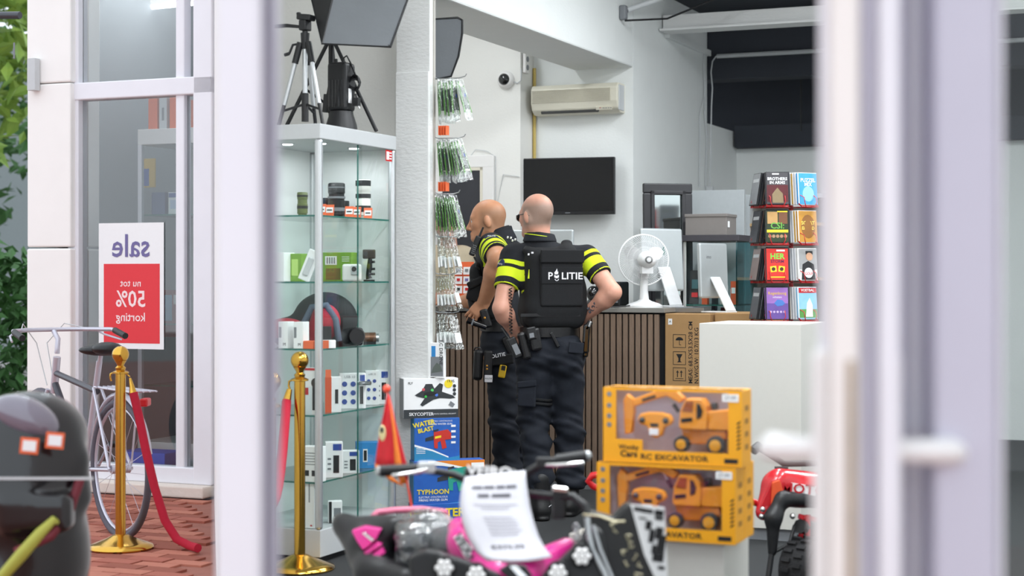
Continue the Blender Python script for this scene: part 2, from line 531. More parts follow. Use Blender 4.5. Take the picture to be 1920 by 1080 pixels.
# ceiling pipes at the top of the beam
b = MB()
zz = z_at(30, UL, 11.4)
vv = v_at(1178, UL + 0.05)
b.tube([S(UL + .04, vv, z_at(20, UL, vv)), S(UL + .5, vv + .5, 3.43), S(UL + 1.4, vv + .9, 3.43)], 0.02, M_lgrey, 10)
tag(b.build('ceiling_pipe', M_lgrey, smooth=50), 'pale pipe stub running out of the wall under the dark ceiling', 'pipe')
b = MB()
b.tube([S(UL + .03, vv - .02, z_at(40, UL, vv)), S(UL + .3, vv + .1, z_at(36, UL, vv)), S(UL + 1.0, vv + .3, 3.40), S(UL + 2.0, vv + .4, 3.435)], 0.007, M_black, 6)
tag(b.build('ceiling_cable', M_black, smooth=60), 'black cable sagging from the wall to the dark ceiling', 'cable')
b = MB(); b.box((0, 0, 0), (0.05, 0.06, 0.10), M_grey)
tag(b.build('pipe_bracket', M_grey, loc=S(UL + .025, vv - .03, z_at(25, UL, vv)), rz=RZ, bevel=.012), 'grey bracket holding the ceiling pipe to the wall', 'bracket')

# ceiling lamps (fixtures over the sales floor)
M_tube = mat('lit_tube', '#ffffff', 0.5, emis='#f4faff', estr=6.0)
for i, (u, v, p) in enumerate(LAMPS + [(-4.75, 9.4, 0)]):
    zc = CEIL if v < 11.2 else 3.44
    t = thing('ceiling_light', 'long white fluorescent ceiling light over the sales floor', 'light', S(u, v, zc), RZ, 'fluorescent ceiling lights')
    b = MB(); b.box((0, 0, -0.025), (0.2, 1.5, 0.05), M_white); b.build('housing', M_white, t, bevel=.006)
    b = MB(); b.tube([(-.05, -.72, -.066), (-.05, .72, -.066)], 0.014, M_tube); b.build('tube', M_tube, t, smooth=40)

# ------------------------------------------------------------------ shop front: left jamb, open door leaf, right mullion
def vbar(name, px0, px1, Y, dep, z0, z1, m, parent=None, bevel=0.006):
    x0, x1 = (px0 - 960) / F * Y, (px1 - 960) / F * Y
    b = MB(); b.box(((x0 + x1) / 2, Y + dep / 2, (z0 + z1) / 2), (x1 - x0, dep, z1 - z0), m)
    return b.build(name, m, parent, bevel=bevel, bseg=3)
jl = thing('trim_1', None, None); struct(jl)
vbar('jamb', 404, 488, 2.2, 0.09, 0, 2.55, M_wframe, jl, 0.01)
vbar('jamb_stop', 488, 514, 2.24, 0.06, 0, 2.55, M_lilac, jl)
vbar('seal', 505, 511, 2.225, 0.02, 0, 2.55, mat('grey_rubber', '#8d8896', 0.7), jl, 0.002)
dx0 = (1612 - 960) / F * 2.0
dr = thing('door_1', None, None, (dx0, 2.0, 0), -math.atan((1612 - 960) / F)); struct(dr)
M_cream = mat('cream_door_edge', '#f0ebe6', 0.4, var=0.03, scale=7)
def dx(px): return (px - 1612) / F * 2.0
def dbar(name, px0, px1, y0, dep, z0, z1, m, bevel=0.006):
    b = MB(); b.box(((dx(px0) + dx(px1)) / 2, y0 + dep / 2, (z0 + z1) / 2), (dx(px1) - dx(px0), dep, z1 - z0), m)
    return b.build(name, m, dr, bevel=bevel, bseg=3)
dbar('outer_bead', 1534, 1557, 0.06, 0.8, 0.02, 2.5, M_wframe)
dbar('edge_profile', 1557, 1612, 0.0, 0.84, 0.02, 2.5, M_cream, 0.008)
dbar('edge_groove', 1612, 1646, 0.03, 0.8, 0.02, 2.5, M_lilac)
dbar('inner_bead', 1646, 1686, 0.01, 0.84, 0.02, 2.5, M_wframe)
dbar('lock_plate', 1588, 1604, -0.004, 0.008, 0.72, 1.22, mat('worn_lock_steel', '#a89784', 0.45, 0.3, var=0.3, scale=30), 0.002)
def handle(pxp0, pxp1, pxl0, pxl1):
    hp = MB(); hp.box(((dx(pxp0) + dx(pxp1)) / 2, 0.06, 0.98), (dx(pxp1) - dx(pxp0), 0.05, 0.50), M_white)
    plate = hp.build('handle_plate', M_white, dr, bevel=0.009, bseg=3)
    xa, xb = dx(pxl0), dx(pxl1)
    zh = CH - (842 - HZ) / F * 2.07
    lv = MB(); lv.tube([(xa, .06, zh), (xa + (xb - xa) * .45, .06, zh), (xa + (xb - xa) * .85, .065, zh), (xb, .09, zh - .004)],
                       [.014, .016, .017, .014], M_white, 12)
    lv.tube([(xb, .085, zh - .003), (xb - (xb - xa) * .02, .20, zh - .004)], .012, M_white, 12)
    lv.build('handle_lever', M_white, plate, smooth=50)
handle(1521, 1557, 1545, 1432)
handle(1660, 1690, 1672, 1800)
jr = thing('trim_2', None, None); struct(jr)
vbar('frame_stop', 1684, 1702, 2.1, 0.06, 0, 2.55, M_lilac, jr)
vbar('frame_post', 1702, 1738, 2.12, 0.05, 0, 2.55, M_wframe, jr)
vbar('dark_gap_strip', 1738, 1753, 2.15, 0.03, 0, 2.55, M_black, jr)  # black strip stands in for the dark gap beside the mullion
vbar('mullion', 1753, 1872, 2.05, 0.09, 0, 2.55, M_lilac, jr, 0.008)
vbar('mullion_bead', 1872, 1884, 2.07, 0.05, 0, 2.55, M_wframe, jr, 0.003)
w1 = thing('window_1', None, None); struct(w1)
b = MB(); x0 = (1880 - 960) / F * 2.1
b.box(((x0 + 1.6) / 2, 2.1, 1.35), (1.6 - x0, 0.012, 2.3), M_glass)
b.build('pane', glass('shop_glass', (0.80, 0.86, 0.84), 0.22), w1)
b = MB(); b.box(((x0 + 1.6) / 2, 2.1, 0.1), (1.6 - x0, 0.06, 0.2), M_wframe); b.box(((x0 + 1.6) / 2, 2.1, 2.52), (1.6 - x0, 0.06, 0.06), M_wframe)
b.build('rail', M_wframe, w1)
b = MB(); b.box((0.1, 2.15, 2.6), (1.1, 0.1, 0.1), M_wframe); struct(b.build('trim_header', M_wframe))

# ================================================================== STREET SIDE with the shop window, a glass reflection built solid (left of the partition)
VF = 8.5
# paving: base slab plus single bricks where they can be told apart
M_joint = mat('paving_sand', '#8f6a60', 0.95, var=0.2, scale=30)
M_bricks = [mat('paving_brick', '#a8604f', 0.85, var=0.14, scale=25, bump=0.2, bscale=90),
            mat('paving_brick_dark', '#93503f', 0.85, var=0.14, scale=25, bump=0.2, bscale=90),
            mat('paving_brick_pale', '#b8735f', 0.85, var=0.14, scale=25, bump=0.2, bscale=90)]
M_street = mat('far_paving', '#9a6254', 0.9, var=0.22, scale=14, bump=0.15)
pave = poly_slab('pavement', [Vector((-14, -4)), Vector((14, -4)), Vector((14, 1.6)), S(1.0, 1.95), S(-0.2, 1.95), JL, EC, S(-5.5, 8.46), S(-14, 8.46), Vector((-22, 16))], -0.10, -0.012, M_street)
me_b = []
for m in M_bricks:
    b = MB(); b.box((0, 0, -0.03), (0.205, 0.098, 0.06), m)
    o = b.build('brick', m, bevel=0.005, bseg=1); me_b.append(o.data); bpy.data.objects.remove(o)
nb = 0
dirp = (EC - JL).normalized(); nrm = Vector((-dirp.y, dirp.x, 0))
for j in range(-2, 27):
    for i in range(-7, 14):
        u = -6.9 + i * 0.212 + (0.106 if j % 2 else 0); v = 5.65 + j * 0.105
        p = S(u, v)
        if v > 8.30: continue
        px = 960 + F * p.x / p.y; py = HZ + F * CH / p.y
        if not (120 < px < 470 and 900 < py < 1110): continue
        if (p - JL).dot(nrm) < 0.12: continue
        o = bpy.data.objects.new('brick', random.choice(me_b)); COL.objects.link(o)
        o.parent = pave; o.location = (p.x, p.y, random.uniform(-0.003, 0.002)); o.rotation_euler = (0, 0, RZ + random.uniform(-.01, .01))
        nb += 1
print('bricks', nb)
# shop window built along the shop front direction
M_stone = mat('pale_stone_sill', '#e2d6cc', 0.8, var=0.08, scale=15, bump=0.2)
uR, uL0 = -5.5, u_at(136, VF)
def fz(py, px=270): return z_at(py, u_at(px, VF), VF)
b = MB(); b.box(((uR - 9.5) / 2 , VF - 0.03, 0.035), (4.0, 0.24, 0.07), M_stone)
struct(b.build('trim_sill', M_stone, rz=RZ, bevel=0.01))
w2 = thing('window_2', None, None, S(0, VF), RZ); struct(w2)
zt0, zt1 = fz(190, 140), fz(158, 140)
def wpart(name, u0, u1, z0, z1, m, y0=-0.05, y1=0.05, bv=0.008):
    b = MB(); b.box(((u0 + u1) / 2, (y0 + y1) / 2, (z0 + z1) / 2), (u1 - u0, y1 - y0, z1 - z0), m)
    return b.build(name, m, w2, bevel=bv)
wpart('bottom_rail', uL0, uR, 0.07, 0.17, M_wframe)
wpart('transom', uL0, uR, zt0, zt1, M_wframe, -0.06, 0.06)
wpart('stile', uL0, u_at(156, VF), 0.07, 3.7, M_wframe)
wpart('stile', u_at(336, VF), u_at(352, VF), 0.07, 3.7, M_wframe, -0.04, 0.04)
wpart('stile', u_at(372, VF), uR, 0.07, 3.7, M_wframe, -0.06, 0.04)
M_wpane = glass('window_glass', (0.88, 0.90, 0.90), 0.10, 0.01)
wpart('pane', u_at(156, VF), u_at(336, VF), 0.17, zt0, M_wpane, -0.005, 0.005, 0)
wpart('pane', u_at(352, VF), u_at(372, VF), 0.17, zt0, M_wpane, -0.005, 0.005, 0)
wpart('pane', u_at(156, VF), u_at(336, VF), zt1, 3.7, M_wpane, -0.005, 0.005, 0)
# white column beside the window
uc0, uc1 = u_at(50, VF - .1), u_at(132, VF - .1)
M_render = mat('white_render', '#f4f1ee', 0.8, var=0.03, scale=6, bump=0.08)
b = MB(); b.box(((uc0 + uc1) / 2, VF + .05, 0.75), (uc1 - uc0, 0.3, 1.5), M_render); b.box(((uc0 + uc1) / 2, VF + .05, 2.02), (uc1 - uc0 - .003, 0.297, 1.02), M_render)
b.box(((uc0 + uc1) / 2, VF + .05, 3.17), (uc1 - uc0, 0.3, 1.27), M_render)
struct(b.build('wall_column', M_render, rz=RZ, bevel=0.01))
b = MB(); b.box((u_at(57, VF - .16), VF - .13, fz(146, 57)), (0.06, 0.05, 0.2), M_lgrey); b.tube([(u_at(52, VF), VF - .13, fz(115, 52)), (u_at(52, VF), VF - .13, fz(85, 52))], .006, M_grey)
tag(b.build('alarm_box', M_lgrey, rz=RZ, bevel=.006), 'small grey metal box fixed to the white column', 'alarm box')
b = MB(); b.tube([(u_at(-60, VF), VF - .1, fz(33, -60)), (u_at(57, VF), VF - .1, fz(33, 57))], .024, mat('dark_metal', '#4a4c52', 0.4, 0.4))
tag(b.build('awning_bar', MATS['dark_metal'], rz=RZ, smooth=50), 'dark metal bar jutting out from the white column', 'bar')
# room behind the shop window
M_inner = mat('window_room_wall', '#a9adb1', 0.8, var=0.05, scale=3)
sb = lambda n, *a: sbox(n, *a)
sb('wall_showroom_back', -8.0, -5.56, 10.4, 10.5, 0, 3.75, M_inner)
sb('wall_showroom_right', -5.56, -5.5, 8.5, 10.5, 0, 3.75, M_inner)
sb('wall_showroom_left', uc0, uc0 + .1, 8.7, 10.5, 0, 3.75, M_inner)
poly_slab('floor_showroom', [S(-8, 8.4), S(-5.5, 8.4), S(-5.5, 10.5), S(-8, 10.5)], -0.06, 0.0, mat('showroom_floor', '#5c5b5f', 0.6))
poly_slab('ceiling_showroom', [S(uc0, 8.42), S(-5.5, 8.42), S(-5.5, 10.5), S(uc0, 10.5)], 3.7, 3.78, mat('slate_ceiling', '#6c7684', 0.8))
area_light('showroom_light', S(-6.4, 9.3, 3.6), 0.2, 1.0, 14)
t = thing('tube_lamp', 'bright white tube lamp on the showroom ceiling behind the upper window', 'lamp', S(u_at(330, 9.6), 9.6, 0), RZ)
zl = z_at(10, u_at(330, 9.6), 9.6)
b = MB(); b.tube([(-.26, 0, zl), (.3, 0, zl + .01)], .018, M_tube); b.build('tube', M_tube, t, smooth=40)
b = MB(); b.box((0, 0, (zl + 3.7) / 2 + .02), (.03, .03, 3.7 - zl - .03), M_white); b.box((0, 0, zl + .03), (.6, .05, .03), M_white); b.build('holder', M_white, t)
# showcase seen through the window
vs0, vs1 = 9.0, 9.5
us0, us1 = u_at(258, vs0), -5.62
ct = thing('showcase', 'white framed showcase with glass shelves behind the shop window', 'showcase', S(us0, vs0), RZ)
w, dd = us1 - us0, vs1 - vs0
zt = z_at(243, us0, vs0)
def cpart(name, a, b_, m, par=None, bv=.003):
    q = MB(); q.box2(a, b_, m); return q.build(name, m, par or ct, bevel=bv)
cpart('plinth', (0, 0, 0), (w, dd, .25), M_white)
cpart('top', (0, 0, zt - .1), (w, dd, zt), M_white)
for x in (0, w - .03):
    for y in (0, dd - .03): cpart('post', (x, y, .25), (x + .03, y + .03, zt - .1), M_wframe)
cpart('back_panel', (.03, dd - .015, .25), (w - .03, dd - .005, zt - .1), mat('showcase_back', '#c9cbcd', 0.6))
shz = [.62, 1.02, z_at(402, us0, vs0)]
for z in shz: cpart('shelf', (.03, .03, z - .01), (w - .03, dd - .02, z), M_gedge, None, 0)
cpart('front_pane', (.03, .004, .25), (w - .03, .010, zt - .1), M_glass, None, 0)
def boxthing(name, label, cat, px, v, zb, wpx, hpx, m, dep=.08, rz=RZ, group=None, extra=None):
    u = u_at(px, v); s = ppm(u, v)
    q = MB(); q.box((0, 0, hpx / s / 2), (wpx / s, dep, hpx / s), m)
    if extra: extra(q, wpx / s, hpx / s, -dep / 2)
    o = q.build(name, m, loc=S(u, v, zb), rz=rz, bevel=.002, bseg=1)
    return tag(o, label, cat, group)
def ex_blue(q, w, h, y):
    q.box((0, y, h * .86), (w * .96, .002, h * .2), mat('blue_print', '#4f63a8', .5)); q.box((0, y, h * .45), (w * .8, .002, h * .4), mat('pale_blue_print', '#c9d3ee', .5))
boxthing('camera_box', 'dark blue camera box on the upper showcase shelf', 'box', 303, 9.15, shz[2], 30, 42, mat('slate_blue_card', '#5a668c', .5))
boxthing('camera_box', 'white camera box with blue printing on the upper showcase shelf', 'box', 339, 9.15, shz[2], 40, 42, M_paper, extra=ex_blue)
def ex_yel(q, w, h, y):
    q.box((-.2 * w, y, h * .35), (w * .5, .002, h * .6), mat('royal_blue_print', '#2d56b0', .5))
boxthing('poster_card', 'yellow and blue card hanging high in the showcase', 'card', 279, 9.3, z_at(350, -6.3, 9.3), 30, 54, mat('yellow_card', '#e8bd45', .5), .01, extra=ex_yel)
def ex_or(q, w, h, y): q.box((0, y, h * .5), (w * .3, .002, h * .4), M_grey)
boxthing('tool_case', 'orange edged grey case standing on the white showcase', 'case', 303, 9.2, zt, 20, 62, mat('orange_plastic', '#e06a3e', .5), .2)
boxthing('tool_case', 'pale grey case standing between orange cases on the showcase', 'case', 322, 9.2, zt, 17, 60, M_lgrey, .2, extra=ex_or)
boxthing('tool_case', 'narrow orange case standing on the showcase by the window post', 'case', 341, 9.2, zt, 16, 60, MATS['orange_plastic'], .2)
def ex_mag(q, w, h, y):
    q.box((-.2 * w, y, h * .62), (w * .5, .002, h * .55), mat('sky_blue_print', '#7fb3d8', .5)); q.box((.3 * w, y, h * .8), (w * .3, .002, h * .2), M_paper)
boxthing('magazine', 'dark red magazine with a blue picture leaning in the showcase', 'magazine', 322, 9.1, 1.02 - .09, 32, 88, mat('dark_red_print', '#8e2029', .5), .01, extra=ex_mag)
boxthing('paper_notice', 'white paper notice hanging inside the window beside the post', 'notice', 388, 8.6, z_at(600, -5.6, 8.6), 32, 62, M_paper, .003)
boxthing('crate', 'bright blue plastic crate on the showroom floor behind the bicycle', 'crate', 284, 8.72, .0 + .12, 104, 32, mat('blue_crate', '#1f57c8', .45), .22)
b = MB(); b.box((u_at(284, 8.72), 8.72, .06), (.5, .22, .12), M_black)
tag(b.build('low_stool', M_black, rz=RZ, bevel=.01), 'low black stool carrying the blue crate', 'stool')
# sale poster from the glass reflection, built solid with its lettering flipped
pw, ph = 146 / ppm(u_at(248, VF), VF), 236 / ppm(u_at(248, VF), VF)
pz = z_at(654, u_at(248, VF), VF)
ps = thing('sale_poster', 'red and white sale poster with mirrored lettering hanging on the shop window', 'poster', S(u_at(248, VF), VF - 0.012, pz), RZ)
b = MB(); b.box((0, 0, ph / 2), (pw, .003, ph), M_paper); b.build('sheet', M_paper, ps)
M_posr = mat('poster_red', '#e3323c', .55, var=.03); M_purple = mat('poster_purple', '#6f679b', .55); M_pink = mat('poster_white', '#fbdfe0', .6)
b = MB(); b.box((.005, -.0025, ph * .36), (pw * .86, .001, ph * .63), M_posr)
MIR = Matrix.Translation((0, -.0035, 0)) @ Matrix.Diagonal((-1, 1, 1, 1))
b.text('sale', 0, ph * .81, .20, M_purple, MIR, bold=.01, sx=.95)
b.text('nu tot', 0, ph * .52, .062, M_pink, MIR, bold=.01)
b.text('50%', 0, ph * .39, .14, M_pink, MIR, bold=.015, sx=.95)
b.text('korting', 0, ph * .25, .075, M_pink, MIR, bold=.01)
b.build('print', None, ps)

# ------------------------------------------------------------------ brass rope posts
M_rope = mat('red_velvet', '#b01230', 0.85, var=0.1, scale=60)
def stanchion(loc, label):
    t = thing('rope_post', label, 'rope post', loc, 0, 'brass rope posts')
    b = MB(); b.lathe([(.0, 0), (.155, 0), (.16, .008), (.155, .018), (.12, .03), (.07, .05), (.04, .066), (.03, .07)], M_brass, 32); b.build('base', M_brass, t, smooth=50)
    b = MB(); b.tube([(0, 0, .06), (0, 0, .86)], .025, M_brass, 20); b.build('pole', M_brass, t, smooth=50)
    b = MB(); b.lathe([(.026, .85), (.04, .853), (.04, .86), (.022, .868), (.026, .88), (.016, .89), (.02, .90), (.03, .915)], M_brass, 20); b.build('collar', M_brass, t, smooth=50)
    b = MB(); b.sphere((0, 0, .945), .041, M_brass, 20, 14); b.build('finial', M_brass, t, smooth=80)
    b = MB(); b.tube([(-.035, 0, .856), (-.048, 0, .85), (-.05, 0, .83), (-.045, 0, .815)], .005, M_brass, 8)
    b.build('hook', M_brass, t, smooth=60)
    return t
st1 = stanchion(P(562, 1068, 7.47) * 1.0, 'brass rope post with ball top before the glass cabinet')
st1.location.z = 0
b = MB()
l0 = st1.location
b.tube([l0 + Vector((-.046, 0, .815)), l0 + Vector((-.058, -.01, .76))], [.012, .02], M_brass, 12)
M_ = b.build('rope_end', M_brass); M_.name = 'rope_end'
rp = thing('barrier_rope', 'red velvet barrier rope with brass end hung on the post by the cabinet', 'rope', (l0.x - .046, l0.y, 0))
M_.parent = rp; M_.location = (-rp.location.x, -rp.location.y, 0)
b = MB(); pts = []
A0 = Vector((-.012, -.01, .76)); B0 = Vector((.085, -1.5, .80))
for i in range(13):
    tt = i / 12; p = A0.lerp(B0, tt); p.z -= .42 * 4 * tt * (1 - tt) * .9; pts.append(p)
b.tube(pts, .021, M_rope, 12); b.build('velvet', M_rope, rp, smooth=60)
st3 = stanchion(Vector((l0.x + .085, l0.y - 1.5, 0)), 'brass rope post hidden behind the white door jamb')
st2 = stanchion(Vector((P(226, 0, 8.05).x, 8.05, 0)), 'mirror image of the brass rope post, built solid behind the bicycle before the shop window')  # glass reflection of the cabinet post, added as a second solid post
rp2 = thing('barrier_rope', 'mirror image of the red velvet barrier rope, built solid, sagging beside the bicycle wheel', 'rope', (st2.location.x, st2.location.y, 0))
b = MB(); b.tube([(.046, 0, .83), (.055, 0, .79), (.062, 0, .75)], [.006, .012, .02], M_brass, 10); b.build('rope_end', M_brass, rp2, smooth=60)
b = MB(); b.tube([(.062, 0, .76), (.09, .0, .64), (.125, -.01, .48), (.17, -.02, .30), (.22, -.02, .14), (.28, -.03, .05), (.35, -.06, .022), (.40, -.12, .021)], .021, M_rope, 12); b.build('velvet', M_rope, rp2, smooth=60)
b = MB(); b.tube([(.046, 0, .835), (.03, 0, .85), (.026, 0, .85)], .004, M_brass, 8); b.build('hook', M_brass, rp2, smooth=60)

# ------------------------------------------------------------------ bicycle
bike = thing('bicycle', 'silver city bicycle with rear rack parked before the sale poster', 'bicycle', (0, 0, 0))
RW = Vector((P(226, 0, 8.45).x, 8.45, .34)); hd = Vector((-.60, .80, 0)).normalized()
sd = Vector((0, 0, 1)).cross(hd)
bike.location = (RW.x, RW.y, 0)
B0 = Vector((RW.x, RW.y, 0))
def bp(a, z, s=0.0): return hd * a + sd * s + Vector((0, 0, z))
M_tyre = mat('grey_rubber_tyre', '#55525c', .7, var=.1); M_silver = mat('silver_paint', '#c8c6d2', .3, .5, var=.05); M_bframe = mat('charcoal_frame', '#45454d', .35, .2)
def wheel(par, ax, r=.34):
    t = MB(); t.tube([bp(ax + r * math.cos(a), .34 + r * math.sin(a)) for a in [2 * math.pi * k / 40 for k in range(40)]], .019, M_tyre, 8, closed=True)
    w_ = t.build('tyre', M_tyre, par, smooth=60)
    t = MB(); t.tube([bp(ax + (r - .025) * math.cos(a), .34 + (r - .025) * math.sin(a)) for a in [2 * math.pi * k / 40 for k in range(40)]], .009, M_silver, 6, closed=True); t.build('rim', M_silver, w_, smooth=60)
    for k in range(18):
        a = 2 * math.pi * k / 18
        t = MB(); t.tube([bp(ax + .02 * math.cos(a + 1.2), .34 + .02 * math.sin(a + 1.2), .025 * (-1) ** k), bp(ax + (r - .03) * math.cos(a), .34 + (r - .03) * math.sin(a))], .0014, M_silver, 4); t.build('spoke', M_silver, w_)
    t = MB(); t.tube([bp(ax, .34, -.05), bp(ax, .34, .05)], .022, M_silver, 10); t.build('hub', M_silver, w_, smooth=40)
wheel(bike, 0); wheel(bike, 1.08)
def bt(name, pts, r, m, n=10): q = MB(); q.tube(pts, r, m, n); return q.build(name, m, bike, smooth=60)
bt('top_tube', [bp(.30, .72), bp(.87, .79)], .017, M_bframe)
bt('down_tube', [bp(.46, .30), bp(.89, .74)], .019, M_bframe)
bt('seat_tube', [bp(.46, .30), bp(.27, .88)], .016, M_silver)
bt('head_tube', [bp(.90, .68), bp(.855, .88)], .021, M_silver)
for s in (-1, 1):
    bt('fork_blade', [bp(.91, .70, .03 * s), bp(.96, .58, .05 * s), bp(1.08, .34, .05 * s)], .012, M_silver)
    bt('chain_stay', [bp(.46, .30, .03 * s), bp(0, .34, .06 * s)], .010, M_silver)
    bt('seat_stay', [bp(.30, .74, .02 * s), bp(0, .34, .06 * s)], .008, M_silver)
    bt('rack_stay', [bp(.0, .36, .06 * s), bp(-.08, .74, .06 * s)], .005, M_silver)
bt('stem', [bp(.855, .90), bp(.84, .98), bp(.90, 1.02)], .014, M_silver)
bt('handlebar', [bp(.62, 1.0, -.29), bp(.76, 1.03, -.28), bp(.9, 1.03, -.16), bp(.92, 1.03, 0), bp(.9, 1.03, .16), bp(.76, 1.03, .28), bp(.62, 1.0, .29)], .012, M_silver)
for s in (-1, 1):
    bt('grip', [bp(.60, .997, .29 * s), bp(.73, 1.025, .285 * s)], .018, M_black)
    bt('brake_lever', [bp(.86, 1.03, .22 * s), bp(.84, 1.0, .27 * s), bp(.70, .975, .31 * s)], .006, M_silver, 6)
    bt('brake_cable', [bp(.86, 1.03, .2 * s), bp(1.05, 1.06, .12 * s), bp(1.08, .95, .03 * s), bp(.95, .72, .02 * s)], .003, M_lgrey, 6)
    bt('pedal', [bp(.46 + .1 * s, .30 - .13 * s, .09 * s), bp(.46 + .1 * s, .30 - .13 * s, .17 * s)], .018, M_black, 6)
    bt('crank', [bp(.46, .30, .07 * s), bp(.46 + .1 * s, .30 - .13 * s, .09 * s)], .009, M_silver, 6)
bt('seat_post', [bp(.27, .86), bp(.25, .92)], .012, M_silver)
q = MB(); q.sphere(bp(.22, .94), (.13, .07, .03), M_black, 14, 8); q.sphere(bp(.17, .95), (.08, .09, .035), M_black, 14, 8); q.build('saddle', M_black, bike, smooth=70)
for s in (-2, -1, 0, 1, 2): bt('rack_rail', [bp(.22, .75, .025 * s), bp(-.28, .75, .035 * s)], .005, M_silver, 6)
for a in (-.26, -.12, .02, .16): bt('rack_bar', [bp(a, .75, -.065), bp(a, .75, .065)], .005, M_silver, 6)
q = MB(); q.tube([bp(.36 * math.cos(a) , .34 + .38 * math.sin(a)) for a in [math.radians(20 + 8 * k) for k in range(19)]], .016, M_silver, 6); q.build('mudguard', M_silver, bike, smooth=60)
q = MB(); q.box(bp(-.30, .70), (.04, .09, .04), M_red); q.build('rear_light', M_red, bike, bevel=.008)
q = MB(); q.lathe([(.0, -.004), (.09, -.004), (.095, 0), (.09, .004), (.0, .004)], M_bframe, 24, Matrix.Translation(bp(.46, .30, .055)) @ sd.to_track_quat('Z', 'Y').to_matrix().to_4x4()); q.build('chainring', M_bframe, bike, smooth=40)

# ------------------------------------------------------------------ black scooter in the corner
YS = 5.2
sc0 = Vector((P(20, 0, YS).x, YS, 0))
sco = thing('motor_scooter', 'glossy black scooter front with price tags and a yellow strap on the paving', 'scooter', sc0)
def sp(px, py, dy=0.0): return P(px, py, YS + dy) - sc0
f = SDF()
f.el(sp(50, 815, .05), (.19, .16, .14), .06)
f.el(sp(30, 900, 0), (.22, .17, .17), .08)
f.el(sp(60, 1000, .05), (.17, .2, .22), .08)
f.el(sp(40, 1100, .1), (.18, .26, .2), .08)
f.rc(sp(-80, 860, .1), sp(60, 880, 0), .13, .12, .06)
f.rc(sp(60, 1050, .1), sp(30, 1150, .55), .16, .13, .08)
f.rc(sp(130, 870, -.02), sp(148, 930, .02), .035, .03, .05); f.rc(sp(110, 800, .0), sp(140, 860, -.02), .03, .03, .05)
f.bx(sp(70, 960, -.14), (.11, .05, .06), .03, .04)
V, Q = f.mesh(.012)
np_mesh('body', V, Q, mat('scooter_black', '#101013', .22, var=.1, coat=.35), sco)
f = SDF(); f.el(sp(50, 782, -.06), (.11, .07, .060), .02, Matrix.Rotation(.45, 3, 'Y')); f.rc(sp(-40, 770, 0), sp(20, 765, -.05), .02, .03, .02)
V, Q = f.mesh(.008); np_mesh('windscreen', V, Q, mat('sky_sheen_screen', '#77717f', .12, var=.15, scale=8, coat=1.0), sco)  # pale lilac sky sheen is put into the screen's base colour
for (px, py) in ((103, 826), (55, 836)):
    q = MB(); q.box(sp(px, py, -.14), (.055, .004, .05), M_orange, (0, .1, .15)); q.box(sp(px, py, -.144), (.04, .003, .032), M_paper, (0, .1, .15)); q.build('price_tag', None, sco)
q = MB(); q.tube([sp(5, 1080, -.2), sp(40, 1040, -.22), sp(75, 1000, -.21), sp(100, 975, -.2), (sp(118, 985, -.15)), sp(108, 940, -.13)], [.018, .02, .018, .013, .012, .006], mat('yellow_strap', '#aeb04a', .6), 8); q.build('strap', None, sco, smooth=60)
q = MB(); q.tube([sp(30, 1035, -.2), sp(95, 1005, -.2), sp(130, 960, -.13), sp(150, 900, -.08)], .015, mat('maroon_strap', '#6d1a28', .6), 8); q.build('strap', None, sco, smooth=60)
q = MB(); q.box(sp(70, 897, -.175), (.34, .01, .008), M_lgrey); q.build('trim_strip', M_lgrey, sco)
for (dy, s) in ((-.05, 1), (1.0, 1)):
    q = MB(); c = Vector((.02 - .3 * dy, dy + .05, .2)); q.tube([c + Vector((0, .16 * math.cos(a), .16 * math.sin(a))) for a in [2 * math.pi * k / 28 for k in range(28)]], .045, M_black, 10, closed=True); q.build('wheel', M_black, sco, smooth=60)
q = MB(); q.box((-.25, .6, .5), (.26, .8, .14), M_black); q.box((-.25, .5, .25), (.2, .9, .12), M_gloss); q.build('seat', M_black, sco, bevel=.04, bseg=3)

# ------------------------------------------------------------------ greenery down the street
M_leaf = mat('leaf_green', '#5f8a3c', .6, var=.4, scale=6, col2='#93a83e'); M_leafd = mat('leaf_dark', '#3e6a33', .6, var=.3, scale=6); M_bark = mat('bark', '#5a4b3e', .9, var=.2, bump=.4)
def leafy(name, label, cat, loc, rx, rz, zc, nl, m, trunk=True, lf=.16):
    t = thing(name, label, cat, loc)
    rnd = random.Random(int(nl + zc * 10)); q = MB()
    for i in range(nl):
        th = rnd.uniform(0, 6.283); ph_ = math.acos(rnd.uniform(-1, 1)); rr = rnd.uniform(.6, 1.0)
        c = Vector((rx * rr * math.sin(ph_) * math.cos(th), rx * rr * math.sin(ph_) * math.sin(th), zc + rz * rr * math.cos(ph_)))
        R = Euler((rnd.uniform(-1, 1), rnd.uniform(-1, 1), rnd.uniform(0, 6))).to_matrix().to_4x4()
        T = Matrix.Translation(c) @ R; s = lf * rnd.uniform(.6, 1.2)
        q.add([(-s, 0, 0), (0, -s * .45, .02), (s, 0, 0), (0, s * .45, .02)], [(0, 1, 2, 3)], m, T)
    fo = q.build('foliage', m, t); fo['kind'] = 'stuff'
    if trunk:
        q = MB(); q.tube([(0, 0, 0), (.05, 0, zc * .5), (0, .05, zc)], [.16, .12, .06], M_bark, 10); q.build('trunk', M_bark, t, smooth=60)
leafy('street_tree', 'tall leafy green tree down the street beside the white column', 'tree', (-6.6, 18, 0), 1.7, 2.6, 4.6, 2600, M_leaf)
leafy('street_tree', 'darker green tree standing behind the leafy street tree', 'tree', (-8.4, 22, 0), 2.2, 3.2, 4.2, 2600, M_leafd)
leafy('hedge', 'low green hedge along the street under the trees', 'hedge', (-4.95, 15.2, 0), .8, .85, .85, 1600, M_leafd, True, .10)
poly_slab('ground_far', [Vector((-40, -8)), Vector((30, -8)), Vector((30, 45)), Vector((-40, 45))], -0.2, -0.105, mat('grey_street', '#8b8884', .9, var=.1, scale=2))
